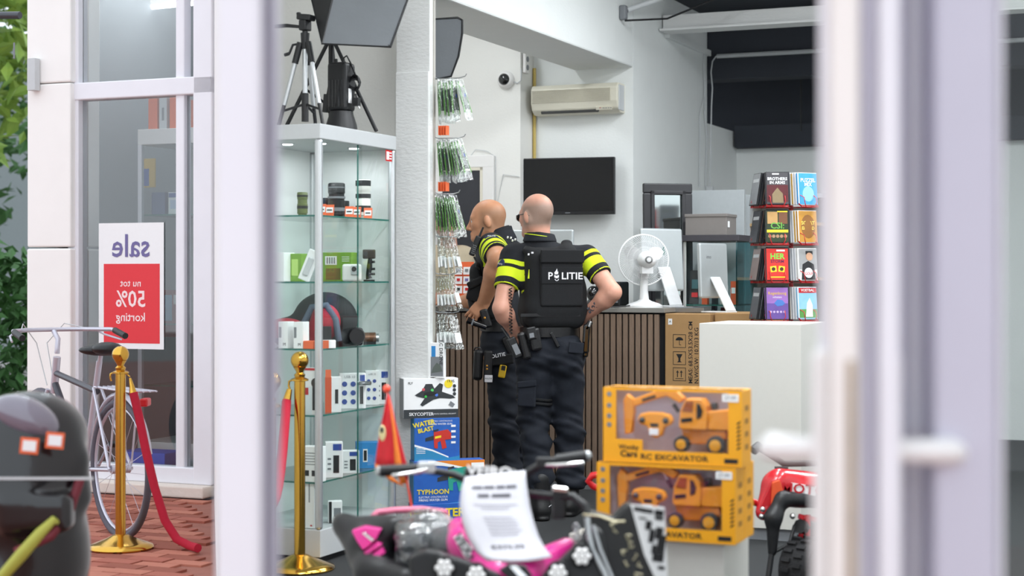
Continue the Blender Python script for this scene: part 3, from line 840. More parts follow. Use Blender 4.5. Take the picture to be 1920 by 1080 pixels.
b = MB(); b.box((-9, 26, 2.5), (9, .4, 5), mat('grey_facade', '#9aa2a4', .8, var=.1)); 
bd = tag(b.build('far_building', MATS['grey_facade']), 'plain grey building behind the street trees', 'building')

# ================================================================== BACK OF THE SHOP
# ---- counter with upright slats
VC = 9.686
M_slat = mat('walnut_slat', '#8a7463', .6, var=.22, scale=18, stretch=(6, 6, .6), bump=.15)
M_felt = mat('black_felt', '#17171a', .95, var=.1)
uc_l, uc_r = -4.95, u_at(1245, VC)
ztop = z_at(577, -3.3, VC)
ct = thing('shop_counter', 'shop counter faced with upright walnut slats on black felt', 'counter', S(uc_l, VC), RZ)
wc = uc_r - uc_l
b = MB(); b.box((wc / 2, .30, (ztop - .03) / 2), (wc, .56, ztop - .03), M_felt); b.build('carcass', M_felt, ct)
b = MB(); b.box((wc / 2, .30, ztop - .015), (wc + .01, .62, .03), mat('dark_worktop', '#8f8d88', .5)); b.build('worktop', MATS['dark_worktop'], ct, bevel=.003)
b = MB(); b.box((0, 0, (ztop - .04) / 2), (.029, .022, ztop - .04), M_slat); sl = b.build('slat', M_slat, ct, loc=(.02, .01, .0), bevel=.0015, bseg=1)
n = int(wc / .0405)
for i in range(1, n):
    o = sl.copy(); COL.objects.link(o); o.location = (.02 + i * .0405, .01, 0)
b = MB(); b.box((wc / 2, .006, .018), (wc, .03, .036), M_alu); b.build('kick_strip', M_alu, ct)

# ---- television on the alcove wall
vt = 11.0
u0, u1 = u_at(982, vt), u_at(1149, vt); z1, z0 = z_at(298, u0, vt), z_at(401, u1, vt)
tv = thing('television', 'flat black television mounted on the white alcove wall', 'television', S((u0 + u1) / 2, vt, z0), RZ + math.radians(7))
W_, H_ = u1 - u0, z1 - z0
b = MB(); b.box((0, .02, H_ / 2), (W_, .04, H_), M_black); b.build('casing', M_black, tv, bevel=.004)
b = MB(); b.box((0, -.002, H_ / 2 + .008), (W_ - .022, .004, H_ - .034), M_screen); b.build('screen', M_screen, tv)
b = MB(); b.box((0, -.003, .012), (.035, .003, .006), M_grey); b.build('badge', M_grey, tv)
b = MB(); b.box((0, .085, H_ / 2), (.16, .10, .16), M_black); b.build('wall_bracket', M_black, tv)
# ---- air conditioner
va = 11.15
u0, u1 = u_at(1011, va), u_at(1172, va); z1, z0 = z_at(158, u1, va), z_at(213, u1, va)
M_ac = mat('aged_white_plastic', '#dcd8c8', .4, var=.03)
ac = thing('air_conditioner', 'cream wall air conditioner mounted above the television', 'air conditioner', S((u0 + u1) / 2, va, z0), RZ)
W_, H_ = u1 - u0, z1 - z0
b = MB(); prof = [(-.0, 0), (-.10, .0), (-.145, .03), (-.165, .08), (-.165, H_ - .03), (-.14, H_), (0, H_)]
b.add([(-W_ / 2, y, z) for y, z in prof] + [(W_ / 2, y, z) for y, z in prof],
      [tuple(range(7)), tuple(range(13, 6, -1))] + [(i, i + 7, (i + 1) % 7 + 7, (i + 1) % 7) for i in range(7)], M_ac)
b.build('casing', M_ac, ac, bevel=.008)
b = MB(); b.box((-.0, -.006, H_ / 2), (.0, .0, .0), M_ac)
for i in range(11):
    q = MB(); q.box((-.02, -.168, .085 + i * (H_ - .125) / 10), (W_ * .9, .006, .0045), mat('aged_slat', '#c4bfae', .5)); q.build('grille_slat', None, ac)
q = MB(); q.box((-.04, -.133, .018), (W_ * .66, .02, .018), mat('dark_grey_vent', '#4b4c4c', .6), (.6, 0, 0)); q.build('louvre', MATS['dark_grey_vent'], ac)
q = MB(); q.box((W_ * .34, -.15, .03), (W_ * .18, .012, .022), M_ac, (.45, 0, 0)); q.box((W_ * .30, -.157, .032), (.008, .003, .005), M_red, (.45, 0, 0))
for i in range(4): q.box((W_ * .34 + i * .018, -.157, .03), (.009, .003, .004), M_grey, (.45, 0, 0))
q.build('control_panel', None, ac)
q = MB(); q.box((W_ / 2 + .002, -.09, H_ / 2), (.01, .11, H_ * .86), M_lgrey); q.build('side_cover', M_lgrey, ac, bevel=.004)
# ---- dome camera, socket, yellow gas pipe on wall
vA = 10.9
u_, z_ = u_at(950, vA), z_at(150, u_at(950, vA), vA)
cm = thing('dome_camera', 'white dome security camera on the alcove wall beside the socket', 'camera', S(u_, vA, z_), RZ)
Mx = Matrix.Rotation(math.pi / 2, 4, 'X')
b = MB(); b.lathe([(.0, 0), (.062, 0), (.064, .02), (.052, .045), (.045, .05)], M_white, 24, Mx); b.build('housing', M_white, cm, smooth=40)
b = MB(); b.sphere((0, -.048, 0), (.042, .034, .042), M_gloss, 20, 12); b.build('dome', M_gloss, cm, smooth=80)
b = MB(); b.tube([(.05, -.015, -.01), (.085, -.012, -.03), (.115, -.012, -.01), (.118, -.012, .07)], .0045, M_lgrey, 6); b.build('cable', M_lgrey, cm, smooth=60)
us = -4.513; vv = v_at(982, us)
so = thing('wall_socket', 'white double wall socket beside the dome camera', 'socket', S(us + .005, vv, z_at(135, us, vv)), RZ)
b = MB(); b.box((.012, 0, .06), (.024, .07, .14), M_white); b.build('plate', M_white, so, bevel=.005)
for z in (.03, .09):
    b = MB(); b.lathe([(.0, 0), (.02, 0), (.02, .004), (.0, .004)], M_grey, 16, Matrix.Translation((.024, 0, z)) @ Matrix.Rotation(math.pi / 2, 4, 'Y')); b.build('outlet', M_grey, so)
b = MB(); px_ = u_at(1002, 11.13); b.tube([S(px_, 11.13, z_at(128, px_, 11.13)), S(px_, 11.13, z_at(300, px_, 11.13))], .012, mat('yellow_pipe', '#cdb466', .5), 10)
tag(b.build('gas_pipe', MATS['yellow_pipe'], smooth=50), 'yellow gas pipe running down beside the air conditioner', 'pipe')
# ---- chalkboard
u0, u1 = u_at(812, vA), u_at(928, vA); z1 = z_at(291, u1, vA)
cb = thing('chalkboard', 'black chalkboard with wide white frame on the alcove wall', 'chalkboard', S(u0, vA, z1 - 1.15), RZ)
W_ = u1 - u0
M_chalk = mat('chalkboard_black', '#3a3b40', .85, var=.12, scale=8)
b = MB(); b.box((W_ / 2, -.012, .575), (W_ - .1, .012, 1.05), M_chalk); b.build('board', M_chalk, cb)
fw = .085
for nm, a, c in (('top_rail', (0, -.03, 1.15 - fw), (W_, 0, 1.15)), ('bottom_rail', (0, -.03, 0), (W_, 0, fw)), ('stile', (0, -.03, fw), (fw, 0, 1.15 - fw)), ('stile', (W_ - fw, -.03, fw), (W_, 0, 1.15 - fw))):
    b = MB(); b.box2(a, c, M_white); b.build(nm, M_white, cb, bevel=.003)
M_bead = mat('cream_bead', '#e6e0d0', .5)
for a, c in (((fw, -.026, 1.15 - fw - .022), (W_ - fw, -.006, 1.15 - fw)), ((W_ - fw - .022, -.026, fw), (W_ - fw, -.006, 1.15 - fw))):
    b = MB(); b.box2(a, c, M_bead); b.build('bead', M_bead, cb)
b = MB(); b.tube([S(u_at(885, vA), vA - .02, z1), S(u_at(893, vA), vA - .012, z1 + .045), S(u_at(915, vA), vA - .012, z1 + .03), S(u_at(930, vA), vA - .01, z1 - .01), S(u_at(930, vA), vA - .01, z1 - .4), S(u_at(945, vA), vA - .01, z1 - .14), S(u_at(974, vA), vA - .008, z1 - .16)], .003, M_lgrey, 6)
tag(b.build('loose_wire', M_lgrey, smooth=60), 'thin loose wire over the chalkboard frame', 'wire')

# ---- things on the counter: fan, printer, monitor, radio box
def cpos(px, vo): return S(u_at(px, VC + vo), VC + vo, ztop)
s_ = ppm(u_at(1205, VC + .15), VC + .15)
M_fan = mat('white_fan_plastic', '#f0f1f2', .35, var=.02)
fan = thing('desk_fan', 'white desk fan with round wire guard on the slatted counter', 'fan', cpos(1208, .15), RZ + .5)
R_ = .158; zc = (577 - 488) / s_
b = MB(); b.lathe([(.0, 0), (.115, 0), (.115, .012), (.09, .026), (.045, .04), (.03, .05)], M_fan, 28); b.build('base', M_fan, fan, smooth=40)
b = MB(); b.tube([(0, 0, .03), (0, 0.01, .1), (0, .0, zc - .05)], [.032, .026, .02], M_fan, 14); b.build('stem', M_fan, fan, smooth=50)
ctr = Vector((0, -.02, zc))
b = MB(); b.sphere(ctr + Vector((0, -.07, 0)), (.06, .075, .055), M_fan, 18, 12); b.box(ctr + Vector((0, -.05, -.055)), (.07, .09, .06), M_fan); mo = b.build('motor', M_fan, fan, smooth=60)
b = MB()
for k in range(18):
    a = 2 * math.pi * k / 18; b.box(ctr + Vector((.02 * math.cos(a), -.144, .02 * math.sin(a))), (.003, .004, .010), M_black, (0, -a + math.pi / 2, 0))
b.build('vent', M_black, mo)
b = MB()
for side in (0, 1):
    yb = ctr.y + (.0 if side == 0 else .09)
    for k in range(72):
        a = 2 * math.pi * k / 72; a2 = a + .35
        pts = [ctr + Vector((.045 * math.cos(a), (-.03 if side == 0 else .12), .045 * math.sin(a))), ctr + Vector((.1 * math.cos(a + .15), (-.02 if side == 0 else .11), .1 * math.sin(a + .15))),
               ctr + Vector((R_ * math.cos(a2), .045, R_ * math.sin(a2)))]
        b.tube(pts, .0011, M_fan, 4, cap=False)
for rr in (.05, .08, .115): b.tube([ctr + Vector((rr * math.cos(a), -.022, rr * math.sin(a))) for a in [2 * math.pi * k / 40 for k in range(40)]], .0012, M_fan, 4, closed=True)
b.tube([ctr + Vector((R_ * math.cos(a), .045, R_ * math.sin(a))) for a in [2 * math.pi * k / 48 for k in range(48)]], .005, M_fan, 8, closed=True)
b.build('guard', M_fan, fan)
for k in range(3):
    a0 = 2 * math.pi * k / 3 + .5; b = MB(); vs = []
    for i in range(7):
        r = .02 + .115 * i / 6; wd = .75 * math.sin(math.pi * min(1, (i + 1) / 7.5))
        for sgn in (-1, 1): vs.append(ctr + Vector((r * math.cos(a0 + wd * sgn * .7), .045 + sgn * .018, r * math.sin(a0 + wd * sgn * .7))))
    b.add(vs, [(2 * i, 2 * i + 1, 2 * i + 3, 2 * i + 2) for i in range(6)], M_fan)
    b.build('blade', M_fan, fan, smooth=60)
b = MB(); b.tube([(-.1, -.05, .012), (-.2, -.1, .004), (-.3, -.06, .004), (-.34, -.08, .02)], .004, M_black, 6); b.build('cord', M_black, fan, smooth=60)
# silver monitors (backs)
M_mac = mat('brushed_aluminium', '#c6ccce', .42, .55, var=.03); M_macw = mat('white_stand', '#e8eaec', .35)
def monitor(name, label, loc, rz, w, h, zb, tilt, apple, txt):
    t = thing(name, label, 'monitor', loc, rz)
    T = Matrix.Translation((0, 0, zb)) @ Matrix.Rotation(tilt, 4, 'X')
    b = MB(); pts = [(-w / 2, 0), (w / 2, 0), (w / 2, h), (-w / 2, h)]
    b.prism(pts, -.014, .014, M_mac, T); bo = b.build('casing', M_mac, t, bevel=.012, bseg=3)
    b = MB(); b.box((0, .0145, h / 2), (w - .03, .003, h - .03), M_screen, None, T); b.build('screen', M_screen, t)
    if apple:
        b = MB(); b.sphere((0, -.0145, h * .62), (.018, .002, .022), M_gedge, 14, 10, T); b.sphere((.006, -.0145, h * .62 + .028), (.004, .002, .010), M_gedge, 10, 6, T); b.build('emblem', M_gedge, t)
    if txt:
        b = MB(); b.text(txt, -w * .2, h * .75, .035, M_grey, T @ Matrix.Translation((0, -.0145, 0))); b.build('emblem', M_grey, t)
    b = MB()
    b.tube([T @ Vector((0, -.02, h * .36)), Vector((0, -.09, .06)), Vector((0, -.12, .012))], .012, M_macw, 4)
    st = [T @ Vector((0, -.015, h * .38)), Vector((0, -.13, .01))]
    b2 = MB(); d_ = st[1] - st[0]; Mt = Matrix.Translation(st[0]) @ d_.to_track_quat('Z', 'X').to_matrix().to_4x4()
    b2.box((0, 0, d_.length / 2), (.012, .1, d_.length), M_macw, None, Mt); b2.build('stand_arm', M_macw, t, bevel=.004)
    b3 = MB(); b3.box((0, -.04, .005), (.12, .19, .01), M_macw); b3.build('stand_foot', M_macw, t, bevel=.004)
    return t
mz = ztop
monitor('computer_monitor', 'silver computer monitor seen from behind with its dark emblem beside the fan', cpos(1243, .40), RZ + 1.0, .34, .40, .10, -.06, True, None)
monitor('computer_monitor', 'silver computer screen behind the officers facing the counter', cpos(1018, .38), RZ + .1, .42, .36, .14, 0, False, None)
# small printer and headset box behind the right officer
pr = thing('receipt_printer', 'black receipt printer on the counter beside the fan', 'printer', cpos(1148, .36), RZ)
b = MB(); b.box((0, 0, .08), (.17, .18, .16), M_black); b.build('casing', M_black, pr, bevel=.012)
b = MB(); b.box((0, -.075, .10), (.12, .05, .012), M_gloss); b.box((0, -.092, .04), (.14, .006, .03), M_grey); b.build('paper_slot', M_gloss, pr)
cf = thing('card_terminal', 'glossy black rounded payment terminal beside the officer elbow', 'terminal', cpos(1112, .15), RZ)
b = MB(); b.sphere((0, 0, .085), (.042, .05, .05), M_gloss, 16, 10); b.build('head', M_gloss, cf, smooth=80)
b = MB(); b.lathe([(.0, 0), (.05, 0), (.05, .015), (.03, .05)], M_gloss, 18); b.build('base', M_gloss, cf, smooth=50)
# orange card display at the left end of the counter
lf = thing('sim_card_display', 'orange counter display of small white cards beside the officer vest', 'display', cpos(866, .2), RZ)
b = MB(); b.box((0, .03, .14), (.13, .012, .30), M_orange, (-.1, 0, 0)); b.box((0, .04, .01), (.14, .12, .02), M_orange); b.build('backing', M_orange, lf)
for r in range(4):
    for c in range(2):
        q = MB(); q.box((-.032 + c * .06, .018 - .008 * r * 0 + .0, .045 + r * .062), (.05, .004, .05), M_paper, (-.1, 0, 0)); q.box((-.032 + c * .06, .014, .048 + r * .062), (.022, .003, .018), [M_grey, M_ink, M_red, mat('violet_print', '#7a6da8', .5)][(r + c) % 4], (-.1, 0, 0)); q.build('card', None, lf)

# ---- mirror, tank-like glass vitrine, grey box, cartons right of the counter
VV = 10.32
u0 = u_at(1281, VV); u1 = u_at(1382, VV)
zt_ = z_at(440, u1, VV)
vd = .52
vit = thing('glass_vitrine', 'glass vitrine with dark top and teal side glass behind the monitor', 'vitrine', S(u0, VV), RZ)
W_ = u1 - u0
b = MB(); b.box((W_ / 2, vd / 2, .5), (W_, vd, 1.0), mat('dark_cabinet', '#3b3f44', .5)); b.build('cupboard', MATS['dark_cabinet'], vit)
b = MB(); b.box((W_ / 2, vd / 2, zt_ - .02), (W_ + .03, vd + .03, .04), mat('dark_trim', '#3c3a40', .5)); b.build('top', MATS['dark_trim'], vit, bevel=.003)
M_teal = glass('teal_glass', (.35, .62, .66), .06, .03)
b = MB(); b.box((W_ / 2, .004, (zt_ + .96) / 2), (W_, .008, zt_ - 1.04), M_glass); b.build('front_pane', M_glass, vit)
b = MB(); b.box((W_ - .004, vd / 2, (zt_ + .96) / 2), (.008, vd, zt_ - 1.04), M_teal); b.build('side_pane', M_teal, vit)
b = MB(); b.box((.008, .008, (zt_ + .96) / 2), (.016, .016, zt_ - 1.04), M_white); b.build('corner_post', M_white, vit)
b = MB(); b.box((W_ / 2, vd / 2, 1.14), (W_ - .02, vd - .02, .008), M_gedge); b.build('shelf', M_gedge, vit)
b = MB(); b.box((W_ / 2, vd - .006, (zt_ + .96) / 2), (W_ - .02, .008, zt_ - 1.04), M_glass); b.build('back_pane', M_glass, vit)
rb = random.Random(3)
cols = ['#7a1f25', '#d8d9da', '#e0603a', '#7c6f92', '#20242b', '#e8e5e0']
for i in range(9):
    w = rb.uniform(.03, .05); h = rb.uniform(.09, .16); zz = 1.144 if i % 3 else 1.0
    q = MB(); q.box((0, 0, h / 2), (w * .85, .05, h), mat('carton_' + cols[i % 6][1:], cols[i % 6], .5))
    q.box((0, -.026, h * .6), (w * .6, .002, h * .25), M_paper)
    tag(q.build('small_box', None, loc=S(u0 + .05 + i * (W_ - .1) / 8, VV + .12 + .1 * (i % 2), zz), rz=RZ), '%s product box standing in the glass vitrine' % ['maroon', 'pale grey', 'orange', 'violet', 'black', 'cream'][i % 6], 'box', 'product boxes in the vitrine')
sg = thing('phone_leaflet', 'tall dark leaflet standing inside the glass vitrine', 'leaflet', S(u_at(1302, VV + .06), VV + .06, 1.146), RZ)
q = MB(); q.box((0, 0, .11), (.06, .006, .22), M_ink, (-.12, 0, .1)); q.box((.005, -.012, .06), (.04, .003, .03), M_red, (-.12, 0, .1)); q.box((.005, -.006, .13), (.04, .003, .06), mat('dark_teal_print', '#2e5a60', .5), (-.12, 0, .1)); q.build('sheet', None, sg)
s_ = ppm(u0, VV)
gb = thing('storage_box', 'taupe grey cardboard storage box with white sticker on the vitrine', 'box', S(u_at(1284, VV + .02), VV + .02, zt_), RZ)
M_taupe = mat('taupe_card', '#7d7875', .75, var=.04)
b = MB(); b.box((.138, .13, .065), (.276, .24, .13), M_taupe); b.build('body', M_taupe, gb, bevel=.003)
b = MB(); b.box((.138, .13, .128), (.284, .25, .02), M_taupe); b.build('lid', M_taupe, gb, bevel=.003)
b = MB(); b.box((.2775, .06, .07), (.002, .04, .04), M_paper); b.build('sticker', M_paper, gb)
# grey partition panel behind
vp = 10.95
b = MB(); ua, ub = u_at(1280, vp), u_at(1396, vp); zp = z_at(358, ua, vp)
b.box(((ua + ub) / 2, vp, zp / 2), (ub - ua, .03, zp), mat('grey_panel', '#a7adb0', .6))
tag(b.build('partition_panel', MATS['grey_panel'], rz=RZ, bevel=.003), 'plain grey partition panel standing behind the vitrine', 'panel')
# lit shelf unit behind the DVD rack
vq = 11.2; ua, ub = u_at(1398, vq), u_at(1560, vq)
sh = thing('shelf_unit', 'shelf unit with a warm lit compartment behind the disc rack', 'shelf', S(ua, vq), RZ)
zq = z_at(365, ua, vq)
M_wood = mat('pale_wood', '#b39468', .6, var=.1, scale=10)
for nm, a, c in (('side_panel', (0, 0, 0), (.03, .35, zq)), ('side_panel', (ub - ua - .03, 0, 0), (ub - ua, .35, zq)), ('top_panel', (.03, 0, zq - .03), (ub - ua - .03, .35, zq)), ('back_panel', (.03, .33, 0), (ub - ua - .03, .35, zq - .03))):
    b = MB(); b.box2(a, c, MATS['grey_panel']); b.build(nm, None, sh)
for z in (.5, .95, 1.3, zq - .22):
    b = MB(); b.box2((.03, 0, z), (ub - ua - .03, .33, z + .02), M_wood); b.build('shelf', M_wood, sh)
b = MB(); b.box((.15, .15, zq - .235), (.2, .02, .01), mat('warm_led', '#ffd9a0', .5, emis='#ffc987', estr=3.0)); b.build('led_strip', None, sh)
for i in range(4):
    q = MB(); q.box((0, 0, .07), (.05, .1, .14), [M_wood, mat('carton_e0603a', '#e0603a', .5), MATS['dark_cabinet'], M_paper][i])
    tag(q.build('shelf_box', None, loc=S(ua + .08 + i * .07, vq + .14, 1.32), rz=RZ), 'small %s carton in the shelf unit behind the disc rack' % ['wooden brown', 'orange', 'dark grey', 'white'][i], 'box', 'cartons in the shelf unit')
# framed mirror leaning against the wall
vm = 10.5
mi = thing('framed_mirror', 'tall mirror in a black stepped frame leaning behind the fan', 'mirror', S(u_at(1253, vm), vm, .78), RZ + .62)
W_, H_ = .34, 1.15
zmt = z_at(342, -3, vm) - .78; H_ = zmt
M_bw = mat('black_wood', '#2b2b2f', .45, var=.15, scale=12)
Tl = Matrix.Rotation(-.03, 4, 'X')
for nm, a, c in (('frame_rail', (-W_ / 2, -.03, H_ - .065), (W_ / 2, 0, H_)), ('frame_rail', (-W_ / 2, -.03, 0), (W_ / 2, 0, .065)), ('frame_stile', (-W_ / 2, -.03, .065), (-W_ / 2 + .065, 0, H_ - .065)), ('frame_stile', (W_ / 2 - .065, -.03, .065), (W_ / 2, 0, H_ - .065))):
    b = MB(); b.box2(a, c, M_bw, Tl); b.build(nm, M_bw, mi, bevel=.008)
for a, c in (((-W_ / 2 + .05, -.04, H_ - .075), (W_ / 2 - .05, -.02, H_ - .05)), ((-W_ / 2 + .05, -.04, .05), (-W_ / 2 + .075, -.02, H_ - .05)), ((W_ / 2 - .075, -.04, .05), (W_ / 2 - .05, -.02, H_ - .05))):
    b = MB(); b.box2(a, c, M_bw, Tl); b.build('inner_moulding', M_bw, mi, bevel=.004)
b = MB(); b.box2((-W_ / 2 + .06, -.014, .06), (W_ / 2 - .06, -.008, H_ - .06), mat('mirror_silver', '#c9d2d4', .06, 1.0, var=.02), Tl); b.build('mirror_glass', None, mi)
b = MB(); b.box((0, 0, .39), (.3, .2, .78), MATS['dark_cabinet']); tag(b.build('side_table', None, loc=S(u_at(1253, vm), vm - .0, 0), rz=RZ), 'dark low cabinet carrying the framed mirror behind the counter', 'cabinet')
# cartons and monitor beside the counter
M_card = mat('brown_cardboard', '#b08a5c', .8, var=.08, scale=12, bump=.1)
M_tape = mat('packing_tape', '#b79a74', .25, var=.05)
vk = VC + .0; ua = u_at(1247, vk)
zk = z_at(588, ua, vk)
def carton(label, u, v, w, dpt, z0, h, prints):
    t = thing('cardboard_carton', label, 'carton', S(u, v, z0), RZ)
    b = MB(); b.box((w / 2, dpt / 2, h / 2), (w, dpt, h), M_card); b.build('body', M_card, t, bevel=.004)
    b = MB(); b.box((w / 2, dpt / 2, h + .0012), (.05 if w < .3 else w, .06, .0016), M_tape); b.build('tape', M_tape, t)
    if prints:
        b = MB(); s = ppm(u, v)
        def xy(px, py): return ((px - 1247) / s, (zk - z0) - (py - 588) / s)
        cx, _ = xy(1275, 0)
        for k, py in enumerate((639, 671, 701)):
            b = MB(); _, cz = xy(0, py); r = 12.5 / s
            for a, c in (((cx - r, cz - r), (cx + r, cz - r + .003)), ((cx - r, cz + r - .003), (cx + r, cz + r)), ((cx - r, cz - r), (cx - r + .003, cz + r)), ((cx + r - .003, cz - r), (cx + r, cz + r))):
                b.box2((a[0], -.001, a[1]), (c[0], .0002, c[1]), M_ink)
            if k == 0:
                b.prism([(cx + .024 * math.cos(a), cz + .004 + .02 * math.sin(a)) for a in [math.pi * i / 8 for i in range(9)]], -.001, .0002, M_ink); b.box((cx, -.0005, cz - .008), (.003, .001, .03), M_ink); b.box((cx + .005, -.0005, cz - .023), (.01, .001, .003), M_ink)
            elif k == 1:
                b.prism([(cx - .02, cz + .025), (cx + .02, cz + .025), (cx + .006, cz), (cx + .006, cz - .018), (cx + .016, cz - .025), (cx - .016, cz - .025), (cx - .006, cz - .018), (cx - .006, cz)], -.001, .0002, M_ink)
            else:
                for dx_ in (-.012, .012):
                    b.box((cx + dx_, -.0005, cz - .003), (.005, .001, .03), M_ink); b.prism([(cx + dx_ - .009, cz + .01), (cx + dx_ + .009, cz + .01), (cx + dx_, cz + .024)], -.001, .0002, M_ink)
                b.box((cx, -.0005, cz - .026), (.05, .001, .003), M_ink)
            b.build('handling_symbol', M_ink, t)
        b = MB()
        for px, string in ((1297, 'MEAS: 68.5X53.5X28 CM'), (1308.5, 'N.W/G.W: 10.7/13 KG')):
            x, z = xy(px, 718)
            T = Matrix.Translation((x, -.001, z)) @ Matrix.Rotation(-math.pi / 2, 4, 'Y')
            b = MB(); b.text(string, 0, 0, .036, M_ink, T, align='LEFT', depth=0, bold=.01); b.build('lettering', M_ink, t)
        b = MB()
        x, z = xy(1257, 603); b.box((x, -.0005, z), (.025, .001, .036), M_paper); b.text('A', x, z, .02, M_ink, Matrix.Translation((0, -.001, 0)))
        b.build('sticker', None, t)
    return t
carton('large brown carton with handling symbols and dimensions beside the counter', ua, vk, .285, .535, zk - .685, .685, True)
ub2 = ua + .30
carton('plain brown carton with taped top behind the white plinth', ub2, vk + .05, .30, .5, zk - .68, .685, False)
b = MB(); b.box((.305, .27, (zk - .69) / 2), (.60, .5, zk - .69), MATS['dark_cabinet'])
tag(b.build('low_platform', None, loc=S(ua, vk), rz=RZ), 'low dark platform under the brown cartons', 'platform')
# metal tray and open monitor standing on the cartons
b = MB(); b.box((0, 0, .015), (.26, .16, .03), M_steel); b.box((0, -.01, .031), (.23, .12, .003), M_grey)
tag(b.build('metal_tray', M_steel, loc=S(u_at(1290, vk + .25) - .02, vk + .30, zk + .003), rz=RZ, bevel=.004), 'flat steel tray lying on the cartons beside the counter', 'tray')
t = monitor('computer_monitor', 'narrow silver screen turned sideways standing on the brown cartons', S(u_at(1338, vk + .25), vk + .25, zk + .003), RZ + 1.25, .30, .34, .09, -.04, False, 'imo')

# ================================================================== PEOPLE
def skin_mat(name, c1, c2):
    m = mat(name, c1, .5, var=.1, scale=30, col2=c2, bump=.06, bscale=220)
    b = m.node_tree.nodes['Principled BSDF']
    b.inputs['Subsurface Weight'].default_value = .12; b.inputs['Subsurface Radius'].default_value = (.02, .008, .005); b.inputs['Subsurface Scale'].default_value = .3
    return m
M_skinA = skin_mat('skin_light', '#c98f78', '#dba590')
M_skinB = skin_mat('skin_tan', '#bd8260', '#cd9774')
def add_stubble(m, col):
    nt = m.node_tree; b = nt.nodes['Principled BSDF']
    at = nt.nodes.new('ShaderNodeAttribute'); at.attribute_name = 'stubble'
    mx = nt.nodes.new('ShaderNodeMix'); mx.data_type = 'RGBA'
    src = b.inputs['Base Color'].links[0].from_socket
    nt.links.new(at.outputs['Fac'], mx.inputs[0]); nt.links.new(src, mx.inputs[6]); mx.inputs[7].default_value = rgb(col)
    nt.links.new(mx.outputs[2], b.inputs['Base Color'])
add_stubble(M_skinA, '#8b786c'); add_stubble(M_skinB, '#7d6048')
def stubble(V, H, k):
    q = (V - np.array(H.translation)) @ np.array(H.to_3x3().normalized())
    a = np.clip((.085 - q[:, 2]) / .05, 0, 1) * np.clip((q[:, 2] + .085) / .03, 0, 1) * np.clip((.05 - q[:, 1]) / .03, 0, 1)
    inside = (np.linalg.norm(q, axis=1) < .16) & (np.abs(q[:, 0]) < .084)
    return a * k * inside
def band_mat(name):
    m = mat(name, '#0f1219', .85, var=.2, scale=90, bump=.15, bscale=420)
    nt = m.node_tree; b = nt.nodes['Principled BSDF']
    at = nt.nodes.new('ShaderNodeAttribute'); at.attribute_name = 'band'
    gt = nt.nodes.new('ShaderNodeMath'); gt.operation = 'GREATER_THAN'; gt.inputs[1].default_value = 0.0
    nt.links.new(at.outputs['Fac'], gt.inputs[0])
    mx = nt.nodes.new('ShaderNodeMix'); mx.data_type = 'RGBA'
    src = b.inputs['Base Color'].links[0].from_socket
    nt.links.new(gt.outputs[0], mx.inputs[0]); nt.links.new(src, mx.inputs[6]); mx.inputs[7].default_value = rgb('#d3e620')
    nt.links.new(mx.outputs[2], b.inputs['Base Color'])
    return m
M_shirt = band_mat('navy_polo_fabric')
M_vest = mat('black_vest_fabric', '#131417', .9, var=.25, scale=120, bump=.25, bscale=500)
M_trous = mat('navy_trouser_fabric', '#0f1521', .85, var=.25, scale=60, bump=.12, bscale=380)
M_boot = mat('black_boot_leather', '#121214', .5, var=.2, scale=30)
M_neon = mat('neon_yellow', '#d3e620', .6, var=.04)
M_leather = mat('black_leather', '#131316', .42, var=.2, scale=60, bump=.1)
M_beige = mat('beige_knit', '#b9ab93', .9, var=.06, scale=80, bump=.2, bscale=300)
M_cop = mat('white_print', '#e8e6ea', .6)
M_tattoo = mat('tattoo_ink', '#3f3f49', .7)
M_yel = mat('yellow_device', '#d9b01e', .45)
M_patch = mat('badge_blue', '#1d2b4f', .7); M_gold = mat('badge_gold', '#c58a2c', .6)

def frame(origin, fwd, up=(0, 0, 1)):
    f = Vector(fwd).normalized(); r = f.cross(Vector(up)).normalized(); u = r.cross(f)
    M = Matrix((r, f, u)).transposed().to_4x4(); M.translation = Vector(origin)
    return M                                     # local x = right hand side, y = forward, z = up
def add_head(f, H):
    T = lambda x, y, z: H @ Vector((x, y, z))
    R = H.to_3x3().normalized()
    f.el(T(0, -.012, .022), (.077, .099, .091), .03, R)
    f.el(T(0, .030, -.035), (.063, .063, .088), .04, R)
    for s in (-1, 1):
        f.rc(T(.052 * s, -.005, -.062), T(.018 * s, .072, -.102), .020, .018, .03)
        f.el(T(.037 * s, .062, -.028), (.022, .022, .02), .025, R)
        f.el(T(.018 * s, .098, -.054), (.009, .010, .008), .010, R)
        f.el(T(.080 * s, -.012, -.018), (.009, .019, .034), .012, R @ Euler((-.25, 0, -.35 * s)).to_matrix())
        f.el(T(.074 * s, -.004, -.016), (.012, .012, .02), .012, R)
    f.el(T(0, .080, -.108), (.024, .018, .018), .025, R)
    f.rc(T(-.036, .079, .013), T(.036, .079, .013), .012, .012, .02)
    f.rc(T(0, .088, .004), T(0, .113, -.046), .008, .013, .014)
    f.rc(T(-.017, .092, -.077), T(.017, .092, -.077), .008, .008, .010)
    f.rc(T(-.014, .089, -.087), T(.014, .089, -.087), .009, .009, .010)
    for s in (-1, 1):
        f.el(T(.032 * s, .098, -.010), (.014, .012, .010), .012, R, sub=True)
    f.rc(T(-.014, .104, -.082), T(.014, .104, -.082), .0025, .0025, .004, sub=True)
